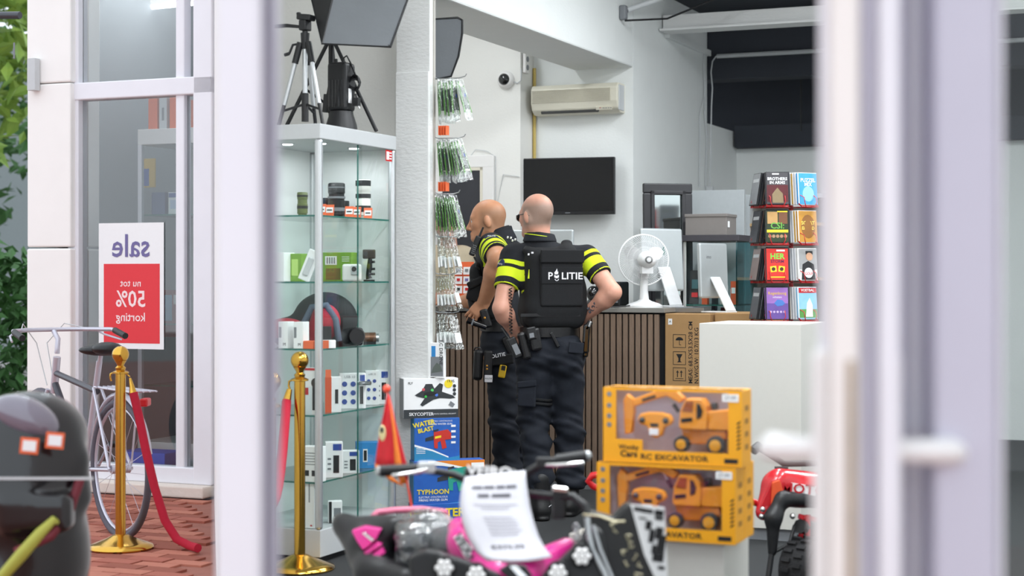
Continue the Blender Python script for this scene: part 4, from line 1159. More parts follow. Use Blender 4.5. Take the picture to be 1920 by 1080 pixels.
def head_extras(root, H, brow_col):
    b = MB()
    for s in (-1, 1): b.sphere((.031 * s, .078, -.010), .0125, M_paper, 12, 8, H); 
    e = b.build('eyes', M_paper, root, smooth=80)
    b = MB()
    for s in (-1, 1): b.sphere((.031 * s, .0865, -.010), .0055, M_ink, 10, 6, H)
    b.build('irises', M_ink, e, smooth=80)
    b = MB()
    for s in (-1, 1): b.tube([H @ Vector((.014 * s, .0925, .010)), H @ Vector((.030 * s, .0915, .016)), H @ Vector((.048 * s, .077, .011))], [.003, .0036, .002], brow_col, 6)
    b.build('eyebrows', brow_col, root, smooth=70)
def add_hand(f, w, fwd, nrm, curl=.4, spread=.10, left=1, sc=1.0, thumb=.8):
    # w wrist point, fwd direction to the fingers, nrm back-of-hand normal; left = +1 thumb on +side
    fd = Vector(fwd).normalized(); nn = (Vector(nrm) - fd * Vector(nrm).dot(fd)).normalized(); sd_ = fd.cross(nn) * left
    R = Matrix((sd_, fd, nn)).transposed()
    f.bx(w + fd * .05 * sc, (.040 * sc, .050 * sc, .014 * sc), .013 * sc, .016, R)
    lens = [.072, .080, .075, .060]; offs = [.029, .010, -.010, -.028]
    for i in range(4):
        a0 = w + fd * .094 * sc + sd_ * offs[i] * sc
        d0 = (fd + sd_ * (offs[i] / .03) * spread).normalized()
        ang_ = curl; p = a0; r = .0088
        for j, fr in enumerate((.45, .32, .23)):
            dirj = d0 * math.cos(ang_) - nn * math.sin(ang_)
            q = p + dirj * lens[i] * fr * sc
            f.rc(p, q, r * sc, (r - .0009) * sc, .005); p = q; r -= .0009; ang_ += curl
    t0 = w + fd * .03 * sc + sd_ * .034 * sc
    td = (fd * .75 + sd_ * thumb - nn * .25).normalized()
    t1 = t0 + td * .045 * sc; t2 = t1 + (td + fd * .35 - nn * .2).normalized() * .036 * sc
    f.rc(t0 - td * .012, t1, .013 * sc, .0105 * sc, .010); f.rc(t1, t2, .0100 * sc, .0085 * sc, .004)
def arm(f, sh, el_, wr, r0=.055, r1=.043, r2=.030):
    m1 = el_ + (wr - el_) * .28
    f.rc(sh, el_, r0, r1, .03); f.rc(el_, m1, r1, r1 * 1.05, .02); f.rc(m1, wr, r1 * 1.05, r2, .03)
def part_box(name, root, c, d, m, rot=None, bevel=.006, M=None):
    b = MB(); b.box(c, d, m, rot, M); return b.build(name, m, root, bevel=bevel, bseg=2)
def folds(amp, seed):
    rs = np.random.RandomState(seed); ph = rs.uniform(0, 6.28, 8)
    def d(X, Y, Z):
        t = np.clip(1 - np.abs(Z - .47) / .16, 0, 1) * .8 + np.clip(1 - np.abs(Z - .16) / .16, 0, 1) * 1.25 + np.clip(1 - np.abs(Z - .84) / .10, 0, 1) * .6 + .42
        n = np.sin(42 * Z + 9 * X + 5 * Y + ph[0] + 1.6 * np.sin(14 * X + ph[1])) * .5 + np.sin(70 * Z - 22 * X + 13 * Y + ph[2]) * .3 + np.sin(28 * Z + 31 * Y - 12 * X + ph[3]) * .4 + np.sin(95 * Z + 40 * X + 2 * np.sin(25 * Z + 30 * Y) + ph[4]) * .28
        return amp * t * n
    return d
def shirt_folds(amp, seed):
    rs = np.random.RandomState(seed); ph = rs.uniform(0, 6.28, 4)
    return lambda X, Y, Z: amp * (np.sin(38 * Z + 25 * X + ph[0] + np.sin(15 * X)) * .5 + np.sin(52 * X - 30 * Z + 14 * Y + ph[1]) * .4)
def boots(root, spots, scale=1.0):
    for (hp, dirv) in spots:
        f = SDF(); d = Vector(dirv).normalized()
        f.rc(hp + Vector((0, 0, .06)), hp + Vector((0, 0, .22)), .052, .055, .03)
        f.rc(hp + Vector((0, 0, .05)) - d * .02, hp + d * .16 + Vector((0, 0, .042)), .045, .042, .04)
        f.rc(hp + Vector((0, 0, .012)) - d * .03, hp + d * .18 + Vector((0, 0, .012)), .042, .044, .01, flat=((0, 0, 1), .5), clip=[((0, 0, .001), (0, 0, -1))])
        V, Q = f.mesh(.007); np_mesh('boot', V, Q, M_boot, root)
def sdist_band(t, lo, hi): return np.minimum(t - lo, hi - t)

# ------------------------------------------------------------------ officer seen from behind
Y1 = 9.08
O1 = Vector((P(1030, 0, Y1).x, Y1, 0))
def L1(px, py, dy=0.0): return P(px, py, Y1 + dy) - O1
p1 = thing('person', 'police officer seen from behind in black vest with both hands on hips', 'person', O1)
tw = math.radians(14)                                      # torso turned: back faces a little to the right of the camera
bk = Vector((math.sin(tw), -math.cos(tw), 0)); rt = Vector((math.cos(tw), math.sin(tw), 0))
f = SDF()
Hd = frame(L1(1005.5, 402, .03), (-.66, .75, -.04))
add_head(f, Hd)
f.rc(L1(1012, 456, .04), L1(1010, 420, .04), .058, .060, .03)
f.rc(L1(1012, 450, .02), L1(1006, 415, .0), .05, .05, .03)
shl, ell, wrl = L1(960, 484, .03), L1(940, 578, -.10), L1(964, 622, .02)
shr, elr, wrr = L1(1104, 488, .02), L1(1149, 548, -.10), L1(1097, 592, .03)
arm(f, shl, ell, wrl, .058, .046, .033); arm(f, shr, elr, wrr, .058, .046, .033)
add_hand(f, wrl, (.45, .55, -.45), (-.75, .0, .4), .35, .1, 1, 1.0)
add_hand(f, wrr, (-.55, .6, -.35), (.75, .0, .4), .35, .1, -1, 1.0)
f.el(L1(1032, 530, .03), (.14, .09, .17), .05); f.el(L1(1032, 640, .02), (.15, .10, .12), .05)
f.rc(L1(1001, 680, .01), L1(1008, 900, -.03), .055, .032, .03); f.rc(L1(1064, 680, .02), L1(1068, 900, .055), .055, .032, .03)
V, Q = f.mesh(.005)
np_mesh('body', V, Q, M_skinA, p1, attr={'stubble': stubble(V, Hd, .85)})
head_extras(p1, Hd, mat('grey_brow', '#8d7a6a', .8))
# shirt
f = SDF()
f.el(L1(1032, 520, .02), (.185, .118, .17), .05, Matrix.Rotation(tw, 3, 'Z')); f.el(L1(1032, 590, .02), (.165, .118, .16), .06, Matrix.Rotation(tw, 3, 'Z'))
f.rc(L1(968, 480, .03), L1(1098, 482, .03), .068, .068, .05)
f.rc(L1(1014, 470, .03), L1(1012, 438, .035), .088, .075, .03, clip=[(L1(1012, 436, .03), (.12, .0, 1))])
hemL, hemR = shl.lerp(ell, .60), shr.lerp(elr, .50)
dL, dR = (ell - shl).normalized(), (elr - shr).normalized()
f.rc(shl, hemL + dL * .05, .070, .068, .035, clip=[(hemL, dL)])
f.rc(shr, hemR + dR * .05, .070, .066, .035, clip=[(hemR, dR)])
V, Q = f.mesh(.006, shirt_folds(.003, 2))
def arm_t(V, a, b):
    d = np.array(b - a); Ln = np.linalg.norm(d); d /= Ln
    r = V - np.array(a); t = r @ d
    return t, np.linalg.norm(r - t[:, None] * d, axis=1)
def bands(V, sets, hemset):
    out = np.full(len(V), -1.0)
    for (a, b, lo_hi, rmax, xs) in sets:
        t, dist = arm_t(V, a, b)
        ok = (dist < rmax) & (xs(V))
        for lo, hi in lo_hi: out = np.where(ok, np.maximum(out, sdist_band(t, lo, hi)), out)
    return out
LL, LR = (hemL - shl).length, (hemR - shr).length
bd_ = bands(V, [(shl, ell, [(LL - .10, LL - .042), (LL - .145, LL - .120), (LL - .008, LL - .002)], .12, lambda V: V[:, 0] < L1(984, 0).x),
                (shr, elr, [(LR - .098, LR - .042), (LR - .14, LR - .118), (LR - .008, LR - .002)], .12, lambda V: V[:, 0] > L1(1086, 0).x)], None)
np_mesh('polo_shirt', V, Q, M_shirt, p1, attr={'band': bd_})
# neon squares down the yoke beside the vest
for (px, py, w, h, m) in ((1001.5, 496, .012, .018, M_neon), (1001, 516, .011, .045, M_neon), (993, 514, .016, .05, M_neon), (998, 474, .011, .010, M_cop), (999, 480.5, .011, .010, M_cop), (991, 477, .008, .011, M_cop),
                          (1090, 508, .012, .05, M_neon), (1089, 470, .01, .01, M_cop), (1092, 476, .01, .01, M_cop)):
    part_box('reflective_patch', p1, L1(px, py, -.108 if px < 1050 else -.085), (w, .012, h), m, (0, .1, tw), .001)
# badge on the sleeve
cB = shl.lerp(ell, .22) + Vector((-.050, -.038, .012))
Rb = frame(cB, (-.72, -.62, .25), (.3, 0, 1))
b = MB(); b.sphere((0, 0, 0), (.030, .006, .045), M_patch, 16, 10, Rb); b.box((0, .006, -.018), (.036, .004, .012), M_gold, None, Rb); b.box((0, .006, -.032), (.022, .004, .010), M_gold, None, Rb)
b.text('POLITIE', 0, .014, .012, M_cop, Rb @ Matrix.Translation((0, .0085, 0)) @ Matrix.Rotation(math.pi, 4, 'Z'), bold=.01)
b.build('sleeve_badge', None, p1, smooth=60)
# collar piping
b = MB(); cc = L1(1012, 443, .035)
b.tube([cc + Vector((.084 * math.cos(a), .084 * math.sin(a), .012 * math.cos(a) * -1 + .002)) for a in [math.radians(165 + 215 * k / 22) for k in range(23)]], .0025, M_neon, 6)
b.build('collar_piping', M_neon, p1, smooth=60)
f = SDF()
f.rc(cc + Vector((0, 0, -.025)), cc + Vector((0, -.0, .016)), .094, .079, .01, clip=[(cc + Vector((0, 0, .022)), (.14, 0, 1)), (cc + Vector((0, 0, -.03)), (0, 0, -1))])
V, Q = f.mesh(.005); np_mesh('collar', V, Q, mat('navy_collar', '#15181f', .85, var=.2, scale=90), p1)
# trousers
f = SDF()
f.el(L1(1032, 650, .02), (.172, .125, .13), .05); f.el(L1(1004, 668, -.03), (.092, .10, .10), .05); f.el(L1(1062, 668, -.03), (.090, .10, .10), .05)
kl, kr = L1(1001, 795, .02), L1(1066, 795, .05)
f.rc(L1(1003, 678, 0), kl, .106, .084, .04); f.rc(L1(1063, 678, .01), kr, .099, .081, .04)
al, ar = L1(1011, 906, -.06), L1(1070, 902, .06)
f.rc(kl, al, .084, .074, .03, clip=[((0, 0, al.z - .03), (0, 0, -1))]); f.rc(kr, ar, .081, .075, .03, clip=[((0, 0, ar.z - .03), (0, 0, -1))])
f.el(al + Vector((0, 0, .01)), (.076, .082, .038), .03); f.el(ar + Vector((.01, 0, .005)), (.08, .085, .038), .03)
V, Q = f.mesh(.007, folds(.0105, 5)); np_mesh('trousers', V, Q, M_trous, p1)
part_box('back_pocket', p1, L1(1080, 652, -.125), (.085, .012, .06), M_trous, (0, .1, .25), .004)
part_box('thigh_pocket', p1, L1(988, 742, -.10), (.10, .02, .12), M_trous, (0, .05, -.2), .008)
part_box('pocket_flap', p1, L1(988, 720, -.108), (.105, .02, .035), M_trous, (0, -.12, -.2), .006)
b = MB(); c0 = kl.lerp(L1(1003, 678, 0), .42)
b.tube([c0 + Vector((.094 * math.cos(a), .096 * math.sin(a), -.012 * math.cos(a))) for a in [2 * math.pi * k / 30 for k in range(30)]], .008, M_vest, 6, closed=True)
b.tube([c0 + Vector((.094 * math.cos(a), .096 * math.sin(a), -.012 * math.cos(a) - .022)) for a in [2 * math.pi * k / 30 for k in range(30)]], .008, M_vest, 6, closed=True)
b.build('thigh_strap', M_vest, p1, smooth=60)
bl = L1(1013, 974, -.08); bl.z = 0; br = L1(1068, 962, .08); br.z = 0
boots(p1, [(bl, (-.35, .9, 0)), (br, (.25, .95, 0))])
b = MB(); cs = bl + Vector((.045, -.035, .075)); b.tube([cs + Vector((-.012, -.005, .006)), cs + Vector((-.004, -.008, -.002)), cs + Vector((.016, -.004, .012))], [.001, .003, .001], M_cop, 6); b.build('boot_mark', M_cop, p1)
# vest
Rv = Matrix.Rotation(tw, 3, 'Z')
f = SDF()
vc = L1(1037, 533, .02)
f.bx(vc, (.176, .135, .205), .085, .03, Rv)
f.bx(L1(1034, 590, .02), (.160, .132, .075), .05, .05, Rv)
for px in (990, 1062): f.rc(L1(px, 470, -.05), L1(px, 456, .05), .032, .032, .03, flat=((0, 0, 1), .6))
f.rc(L1(1014, 465, .05), L1(1012, 420, .02), .098, .115, .02, sub=True)
for sh_, e_ in ((shl, ell), (shr, elr)): f.rc(sh_ + Vector((0, 0, .02)), sh_.lerp(e_, .5), .085, .09, .03, sub=True)
V, Q = f.mesh(.007); np_mesh('tactical_vest', V, Q, M_vest, p1)
TV = Matrix.Translation(L1(1052, 0, 0)) ; 
def back_T(px, py, off):
    c = L1(px, py, -.115); base = vc + bk * (.135 + off)
    # slide along the back plane so that the point projects on the wanted pixel
    t = (c - base).dot(rt) / 1.0
    q = base + rt * t; q.z = c.z
    return Matrix.Translation(q) @ Matrix.Rotation(tw, 4, 'Z')
s1 = F / (Y1 - .12)
def bpanel(name, px0, px1, py0, py1, th, off, m, bev):
    T = back_T((px0 + px1) / 2, (py0 + py1) / 2, off)
    b = MB(); b.box((0, 0, 0), ((px1 - px0) / s1 / math.cos(tw), th, (py1 - py0) / s1), m, None, T); return b.build(name, m, p1, bevel=bev, bseg=3)
bpanel('back_pouch', 1013, 1093, 471, 575, .03, .004, M_vest, .012)
bpanel('pouch_flap', 1012, 1094, 468, 493, .018, .022, M_vest, .007)
bpanel('label_panel', 1014, 1092, 501, 532, .006, .020, mat('black_velcro', '#17181b', .95, bump=.3, bscale=900), .002)
bpanel('hem_band', 975, 1088, 588, 594, .006, .0, M_leather, .002)
T = back_T(1060, 518, .0245)
b = MB(); b.text('P', -.088, 0, .055, M_cop, T, bold=.018); b.text('LITIE', .034, 0, .052, M_cop, T, bold=.018, sx=1.12)
# flame and book emblem
b.prism([(-.052 + x, z) for x, z in ((0, -.012), (.012, -.006), (.012, .008), (-.001, .002), (-.014, .008), (-.014, -.006))], -.001, .0, M_cop, T)
b.prism([(-.053 + x, z) for x, z in ((-.010, .010), (-.013, .020), (-.004, .030), (.002, .042), (.005, .030), (.001, .022), (.008, .028), (.010, .018), (.006, .010))], -.001, 0, M_cop, T)
b.tube([T @ Vector((-.052 + .010 * math.cos(a), -.001, -.014 + .010 * math.sin(a))) for a in [math.pi + math.pi * k / 8 for k in range(9)]], .0022, M_cop, 6)
b.build('politie_lettering', M_cop, p1)
# belt and gear
b = MB()
for dz in (0,):
    n = 40; vs = []; fs = []
    for k in range(n):
        a = 2 * math.pi * k / n; x, y = .165 * math.cos(a), .128 * math.sin(a) + .02
        q = Matrix.Rotation(tw, 3, 'Z') @ Vector((x, y, 0)); c = L1(1032, 622, .0)
        vs += [c + q + Vector((0, 0, -.026)), c + q + Vector((0, 0, .026)), c + q * .93 + Vector((0, 0, .026)), c + q * .93 + Vector((0, 0, -.026))]
    for k in range(n):
        j = (k + 1) % n
        for e in range(4): fs.append((4 * k + e, 4 * j + e, 4 * j + (e + 1) % 4, 4 * k + (e + 1) % 4))
    b.add(vs, fs, M_leather)
b.build('duty_belt', M_leather, p1, smooth=40)
def gear(name, px, py, dy, d, m, rot=(0, 0, 0), bev=.008, par=None): return part_box(name, par or p1, L1(px, py, dy), d, m, rot, bev)
g = gear('cuff_pouch', 1003, 636, -.145, (.062, .045, .125), M_leather, (0, -.18, tw), .014)
gear('pouch_flap', 997, 625, -.172, (.05, .014, .07), M_leather, (0, -.18, tw), .012, g); 
gear('pouch_badge', 997, 629, -.181, (.026, .004, .026), M_grey, (0, -.18, tw), .004, g)
gear('baton_holder', 983, 648, -.13, (.045, .05, .15), M_leather, (0, -.25, tw), .014)
rd = gear('radio', 965, 652, -.12, (.05, .04, .12), M_black, (0, -.42, tw - .2), .01)
b = MB(); b.tube([L1(957, 640, -.13), L1(940, 615, -.13)], [.007, .005], M_black, 8); b.build('antenna', M_black, rd, smooth=60)
gear('keypad', 968, 655, -.143, (.03, .006, .06), M_grey, (0, -.42, tw - .2), .002, rd)
hs = gear('holster', 1099, 635, -.04, (.04, .07, .16), M_gloss, (0, .06, 0), .012)
gear('pistol_grip', 1103, 611, -.05, (.03, .05, .06), M_black, (0, .5, 0), .01, hs); gear('holster_clip', 1106, 608, -.075, (.014, .012, .035), M_steel, (0, .3, 0), .005, hs)
gear('holster_tip', 1098, 662, -.04, (.03, .05, .045), M_gloss, (0, .06, 0), .01, hs)
gear('belt_tail', 1040, 637, -.125, (.018, .012, .09), M_leather, (0, -.5, tw), .004)
b = MB(); pts = [L1(957 + 3.0 * math.cos(k * 1.3) + .12 * k * .1, 540 + k * 1.25, -.115 + .012 * math.sin(k * 1.3)) for k in range(70)]
b.tube(pts, .0028, M_black, 6); b.build('coiled_cord', M_black, p1, smooth=60)
# sunglasses
b = MB(); g0 = Hd
for s in (-1, 1):
    b.tube([g0 @ Vector((.031 * s + .024 * math.cos(a), .105, -.012 + .02 * math.sin(a))) for a in [2 * math.pi * k / 20 for k in range(20)]], .0022, M_steel, 6, closed=True)
    b.tube([g0 @ Vector((.056 * s, .102, -.002)), g0 @ Vector((.076 * s, .06, -.002)), g0 @ Vector((.080 * s, -.01, .004)), g0 @ Vector((.080 * s, -.03, -.012))], .0022, M_black, 6)
gl = b.build('sunglasses', M_steel, p1, smooth=60)
b = MB()
for s in (-1, 1): b.sphere((.031 * s, .105, -.012), (.023, .003, .019), M_gloss, 14, 8, g0)
b.build('lenses', M_gloss, gl, smooth=80)
# rose tattoo on the right forearm
b = MB(); tc_ = elr.lerp(wrr, .60) + Vector((0, 0, .012)); dF = (wrr - elr).normalized(); nF = (Vector((.1, -1, .1)) - dF * Vector((.1, -1, .1)).dot(dF)).normalized(); sF = dF.cross(nF)
for k in range(7):
    r = .004 + .0030 * k; a0 = k * .9
    pts = []
    for i in range(6):
        a = a0 + i * .35; pts.append(tc_ + dF * r * math.cos(a) + sF * r * math.sin(a) + nF * (.047 - (r * math.sin(a)) ** 2 / .07))
    b.tube(pts, .0022, M_tattoo, 5)
for (x, y) in ((.03, .012), (.034, -.008), (-.026, .010), (-.024, -.012)):
    q = tc_ + dF * x + sF * y + nF * (.047 - y * y / .07); b.sphere(q, (.008, .004, .008), M_tattoo, 8, 6)
b.build('rose_tattoo', M_tattoo, p1)

# ------------------------------------------------------------------ officer in profile leaning on the counter
Y2 = 9.98
SDF.rs = 1.05
O2 = Vector((P(945, 0, Y2).x, Y2, 0))
def L2(px, py, dy=0.0): return P(px, py, Y2 + dy) - O2
p2 = thing('person', 'police officer in profile with radio on his chest leaning on the counter', 'person', O2)
f = SDF()
Hd2 = frame(L2(913.5, 411, .02), (-.985, .10, -.06)) @ Matrix.Scale(1.05, 4)
add_head(f, Hd2)
f.rc(L2(935, 462, .03), L2(924, 425, .02), .068, .060, .03)
f.rc(L2(925, 455, .02), L2(916, 425, .02), .05, .05, .03)
shl, ell, wrl = L2(922, 462, -.13), L2(936, 488, -.34), L2(908, 565, -.17)
shr, elr, wrr = L2(920, 478, .24), L2(893, 562, .44), L2(857, 567, .66)
arm(f, shl, ell, wrl, .066, .056, .037); arm(f, shr, elr, wrr, .056, .044, .031)
add_hand(f, wrl, (-.52, .10, -.62), (-.3, -.9, .2), .22, .28, -1, 1.0, .9)
add_hand(f, wrr, (-.95, .15, .0), (.0, -.1, 1), .18, .12, 1, 1.0)
f.el(L2(932, 530, .03), (.12, .14, .22), .05); f.el(L2(940, 650, .03), (.12, .14, .14), .05)
f.rc(L2(943, 690, -.06), L2(951, 880, -.06), .055, .032, .03); f.rc(L2(957, 690, .1), L2(973, 880, .12), .055, .032, .03)
V, Q = f.mesh(.005); np_mesh('body', V, Q, M_skinB, p2, attr={'stubble': stubble(V, Hd2, .55)})
head_extras(p2, Hd2, mat('brown_brow', '#6d5238', .8))
# polo shirt
f = SDF()
f.el(L2(934, 505, .03), (.135, .185, .17), .05); f.el(L2(938, 585, .03), (.128, .165, .16), .06)
f.rc(L2(926, 470, -.13), L2(936, 472, .19), .072, .070, .05); f.el(L2(952, 490, .03), (.12, .17, .13), .05)
f.rc(L2(937, 470, .03), L2(934, 437, .03), .088, .078, .03, clip=[(L2(936, 428, .03), (-.35, 0, 1))])
hemL = shl.lerp(ell, .66); dL = (ell - shl).normalized(); hemR = shr.lerp(elr, .55); dR = (elr - shr).normalized()
f.rc(shl, hemL + dL * .05, .080, .074, .035, clip=[(hemL, dL)]); f.rc(shr, hemR + dR * .05, .07, .066, .035, clip=[(hemR, dR)])
V, Q = f.mesh(.006, shirt_folds(.0025, 8))
t, dist = arm_t(V, shl, ell); LL = (hemL - shl).length
out = np.full(len(V), -1.0)
ok = dist < .13
for lo, hi in ((LL - .075, LL - .032), (LL - .125, LL - .10), (LL - .008, LL - .002)): out = np.where(ok, np.maximum(out, sdist_band(t, lo, hi)), out)
# yoke stripes across the back and a block on the chest side
zz_ = V[:, 2]; xx_ = V[:, 0]
xb = L2(946, 0, -.1).x; xf = L2(899, 0, -.1).x
for lo, hi in ((L2(0, 467, -.1).z - .016, L2(0, 467, -.1).z), (L2(0, 489, -.1).z, L2(0, 489, -.1).z + .022), (L2(0, 504, -.1).z, L2(0, 504, -.1).z + .022)):
    s_b = np.minimum(sdist_band(zz_ + .12 * (xx_ - xb) * 0, lo, hi), xx_ - xb); out = np.where(dist > .095, np.maximum(out, s_b), out)
s_b = np.minimum(sdist_band(zz_, L2(0, 522, -.1).z, L2(0, 496, -.1).z), xf - xx_); out = np.where(~ok | (dist > .088), np.maximum(out, s_b), out)
np_mesh('polo_shirt', V, Q, M_shirt, p2, attr={'band': out})
cc = L2(936, 440, .03)
f = SDF(); f.rc(cc + Vector((.004, 0, -.03)), cc + Vector((-.004, 0, .02)), .098, .082, .01, clip=[(cc + Vector((0, 0, .026)), (-.42, 0, 1)), (cc + Vector((0, 0, -.04)), (0, 0, -1))])
V, Q = f.mesh(.005); np_mesh('collar', V, Q, MATS['navy_collar'], p2)
Rb = frame(L2(922, 446, -.205), (-.15, -1, .45))
b = MB(); b.sphere((0, 0, 0), (.044, .006, .020), M_patch, 18, 10, Rb); b.prism([(-.022, -.012), (.022, -.012), (.010, -.002), (0, .004), (-.010, -.002)], .003, .008, M_gold, Rb)
b.text('POLITIE', 0, .008, .014, M_cop, Rb @ Matrix.Translation((0, .0085, 0)) @ Matrix.Rotation(math.pi, 4, 'Z'), bold=.01)
b.build('sleeve_badge', None, p2, smooth=60)
for (px, py) in ((952, 445), (958, 446), (961, 451), (966, 449)): part_box('shoulder_star', p2, L2(px, py, -.14), (.010, .012, .010), M_cop, (0.4, .3, 0), .001)
# vest front
f = SDF()
f.bx(L2(917, 535, .03), (.112, .175, .14), .07, .03); f.bx(L2(910, 575, .03), (.090, .17, .08), .05, .04)
f.rc(shl, shl + Vector((.02, 0, -.16)), .085, .085, .03, sub=True)
V, Q = f.mesh(.007, lambda X, Y, Z: .002 * np.sin(60 * X + 30 * Z)); np_mesh('tactical_vest', V, Q, M_vest, p2)
part_box('chest_pouch', p2, L2(893, 545, -.15), (.10, .05, .13), M_vest, (0, .25, 0), .014)
part_box('pouch_flap', p2, L2(892, 530, -.168), (.105, .05, .045), M_vest, (0, -.45, 0), .01)
# trousers
f = SDF()
f.el(L2(941, 640, .02), (.128, .165, .13), .05)
k1, k2 = L2(947, 800, -.08), L2(968, 800, .10)
a1, a2 = L2(952, 872, -.04), L2(975, 880, .12)
f.rc(L2(942, 672, -.06), k1, .105, .080, .04); f.rc(L2(955, 672, .1), k2, .10, .08, .04)
f.rc(k1, a1, .080, .074, .03); f.rc(k2, a2, .08, .074, .03); f.el(a1, (.085, .085, .05), .03)
V, Q = f.mesh(.007, folds(.0105, 11)); np_mesh('trousers', V, Q, M_trous, p2)
bb1 = L2(955, 0, -.04); bb1.z = 0; bb2 = L2(980, 0, .12); bb2.z = 0
boots(p2, [(bb1, (-.95, .2, 0)), (bb2, (-.95, .3, 0))])
# lower legs behind the quad
f = SDF(); f.rc(a1 + Vector((0, 0, .0)), bb1 + Vector((0, 0, .14)), .066, .055, .02); f.rc(a2, bb2 + Vector((0, 0, .14)), .066, .055, .02)
V, Q = f.mesh(.009); np_mesh('boot_shafts', V, Q, M_boot, p2)
# chest radio, belt gear
def gear2(name, px, py, dy, d, m, rot=(0, 0, 0), bev=.008, par=None): return part_box(name, par or p2, L2(px, py, dy), d, m, rot, bev)
r2 = gear2('radio', 891, 461, -.16, (.036, .03, .125), M_black, (0, .38, 0), .008)
b = MB(); b.tube([L2(898, 445, -.16), L2(906, 426, -.16)], [.007, .0055], M_black, 8); b.build('antenna', M_black, r2, smooth=60)
b = MB()
for i in range(5):
    for j in range(3): b.box(L2(884.5 + j * 2.6 + i * .9, 474 - i * 3.6 + j * 1.0, -.178), (.005, .004, .006), M_grey, (0, .38, 0))
b.build('keypad', M_grey, r2)
b = MB(); b.tube([L2(889, 482, -.15), L2(894, 492, -.17), L2(893, 500, -.17), L2(899, 505, -.15)], .006, M_black, 6); b.build('radio_cord', M_black, p2, smooth=60)
b = MB(); n = 36; vs = []; fs = []
for k in range(n):
    a = 2 * math.pi * k / n; q = Vector((.128 * math.cos(a), .165 * math.sin(a), 0)); c = L2(940, 612, .02)
    vs += [c + q + Vector((0, 0, -.026)), c + q + Vector((0, 0, .026)), c + q * .93 + Vector((0, 0, .026)), c + q * .93 + Vector((0, 0, -.026))]
for k in range(n):
    j = (k + 1) % n
    for e in range(4): fs.append((4 * k + e, 4 * j + e, 4 * j + (e + 1) % 4, 4 * k + (e + 1) % 4))
b.add(vs, fs, M_leather); b.build('duty_belt', M_leather, p2, smooth=40)
tch = MB(); tch.tube([L2(912, 614, -.20), L2(890, 606, -.20), L2(884, 603, -.20), L2(876, 600, -.20)], [.016, .018, .018, .022], M_gloss, 14)
tch = tch.build('torch', M_gloss, p2, smooth=50)
gear2('torch_ring', 886, 604, -.20, (.012, .042, .042), M_grey, (0, .3, 0), .008, tch)
gp = gear2('belt_pouch', 911, 597, -.18, (.05, .045, .115), M_leather, (0, -.3, 0), .012)
b = MB(); b.sphere(L2(909, 596, -.206), (.007, .005, .007), M_gold, 10, 6); b.build('press_stud', M_gold, gp, smooth=80)
bh = gear2('drop_pouch', 896.5, 684, -.17, (.058, .06, .185), M_leather, (0, .05, 0), .02)
b = MB(); b.tube([L2(889, 657, -.17), L2(891, 652, -.18), L2(900, 652, -.18), L2(903, 658, -.17)], .005, M_leather, 6); b.build('carry_loop', M_leather, bh, smooth=60)
hh = gear2('leg_holster', 915, 687, -.19, (.052, .05, .19), M_leather, (0, .03, 0), .012)
for py in (686, 692):
    b = MB(); b.sphere(L2(913, py, -.217), (.006, .004, .006), M_gold, 10, 6); b.build('press_stud', M_gold, hh, smooth=80)
gear2('holster_label', 916, 710, -.219, (.046, .004, .042), M_cop, (0, .03, 0), .001, hh)
b = MB(); b.text('POLITIE', 0, 0, .012, M_ink, Matrix.Translation(L2(916, 710, -.2225)), bold=.01); b.build('label_print', M_ink, hh)
pl = gear2('leg_platform', 938, 675, -.185, (.16, .025, .06), M_vest, (0, -.12, 0), .008)
b = MB(); b.text('POLITIE', 0, 0, .030, M_cop, Matrix.Translation(L2(932, 667, -.205)) @ Matrix.Rotation(-.2, 4, 'Y'), bold=.012); b.build('platform_print', M_cop, pl)
sg_ = gear2('yellow_pager', 942, 696.5, -.20, (.042, .022, .075), M_yel, (0, .18, 0), .007)
gear2('pager_screen', 944, 690, -.212, (.024, .004, .028), M_ink, (0, .18, 0), .001, sg_)
gear2('radio_pouch', 955, 650, -.15, (.05, .045, .13), M_leather, (0, -.4, 0), .012)

SDF.rs = 1.0
# ------------------------------------------------------------------ shop worker in beige behind the counter
Y3 = 11.66
O3 = Vector((P(846, 0, Y3).x, Y3, 0))
def L3(px, py, dy=0.0): return P(px, py, Y3 + dy) - O3
p3 = thing('person', 'person in a beige jumper standing behind the counter beside the hanging packets', 'person', O3)
f = SDF(); H3 = frame(L3(838, 418, 0), (.45, -.9, -.05)); add_head(f, H3)
f.rc(L3(842, 462, .02), L3(840, 435, .02), .06, .055, .03); f.el(L3(846, 560, 0), (.15, .1, .3), .05)
f.rc(L3(838, 690, 0), L3(836, 900, 0), .075, .05, .04); f.rc(L3(858, 690, 0), L3(860, 900, 0), .075, .05, .04)
add_hand(f, L3(815, 610, -.16), (.1, -.8, -.5), (-.3, 0, 1), .4); add_hand(f, L3(866, 600, -.2), (-.2, -.8, -.5), (.3, 0, 1), .4, .1, -1)
V, Q = f.mesh(.008); np_mesh('body', V, Q, M_skinA, p3)
head_extras(p3, H3, MATS['brown_brow'])
f = SDF(); f.el(L3(846, 520, .01), (.185, .12, .2), .05); f.el(L3(846, 610, .01), (.17, .12, .22), .06); f.rc(L3(805, 475, .02), L3(872, 478, .02), .06, .06, .06)
f.rc(L3(872, 480, .02), L3(882, 555, -.02), .062, .052, .03); f.rc(L3(882, 555, -.02), L3(868, 598, -.18), .052, .04, .03)
f.rc(L3(806, 480, .02), L3(800, 555, -.02), .062, .052, .03); f.rc(L3(800, 555, -.02), L3(814, 606, -.14), .052, .04, .03)
V, Q = f.mesh(.009, shirt_folds(.004, 4)); np_mesh('jumper', V, Q, M_beige, p3)
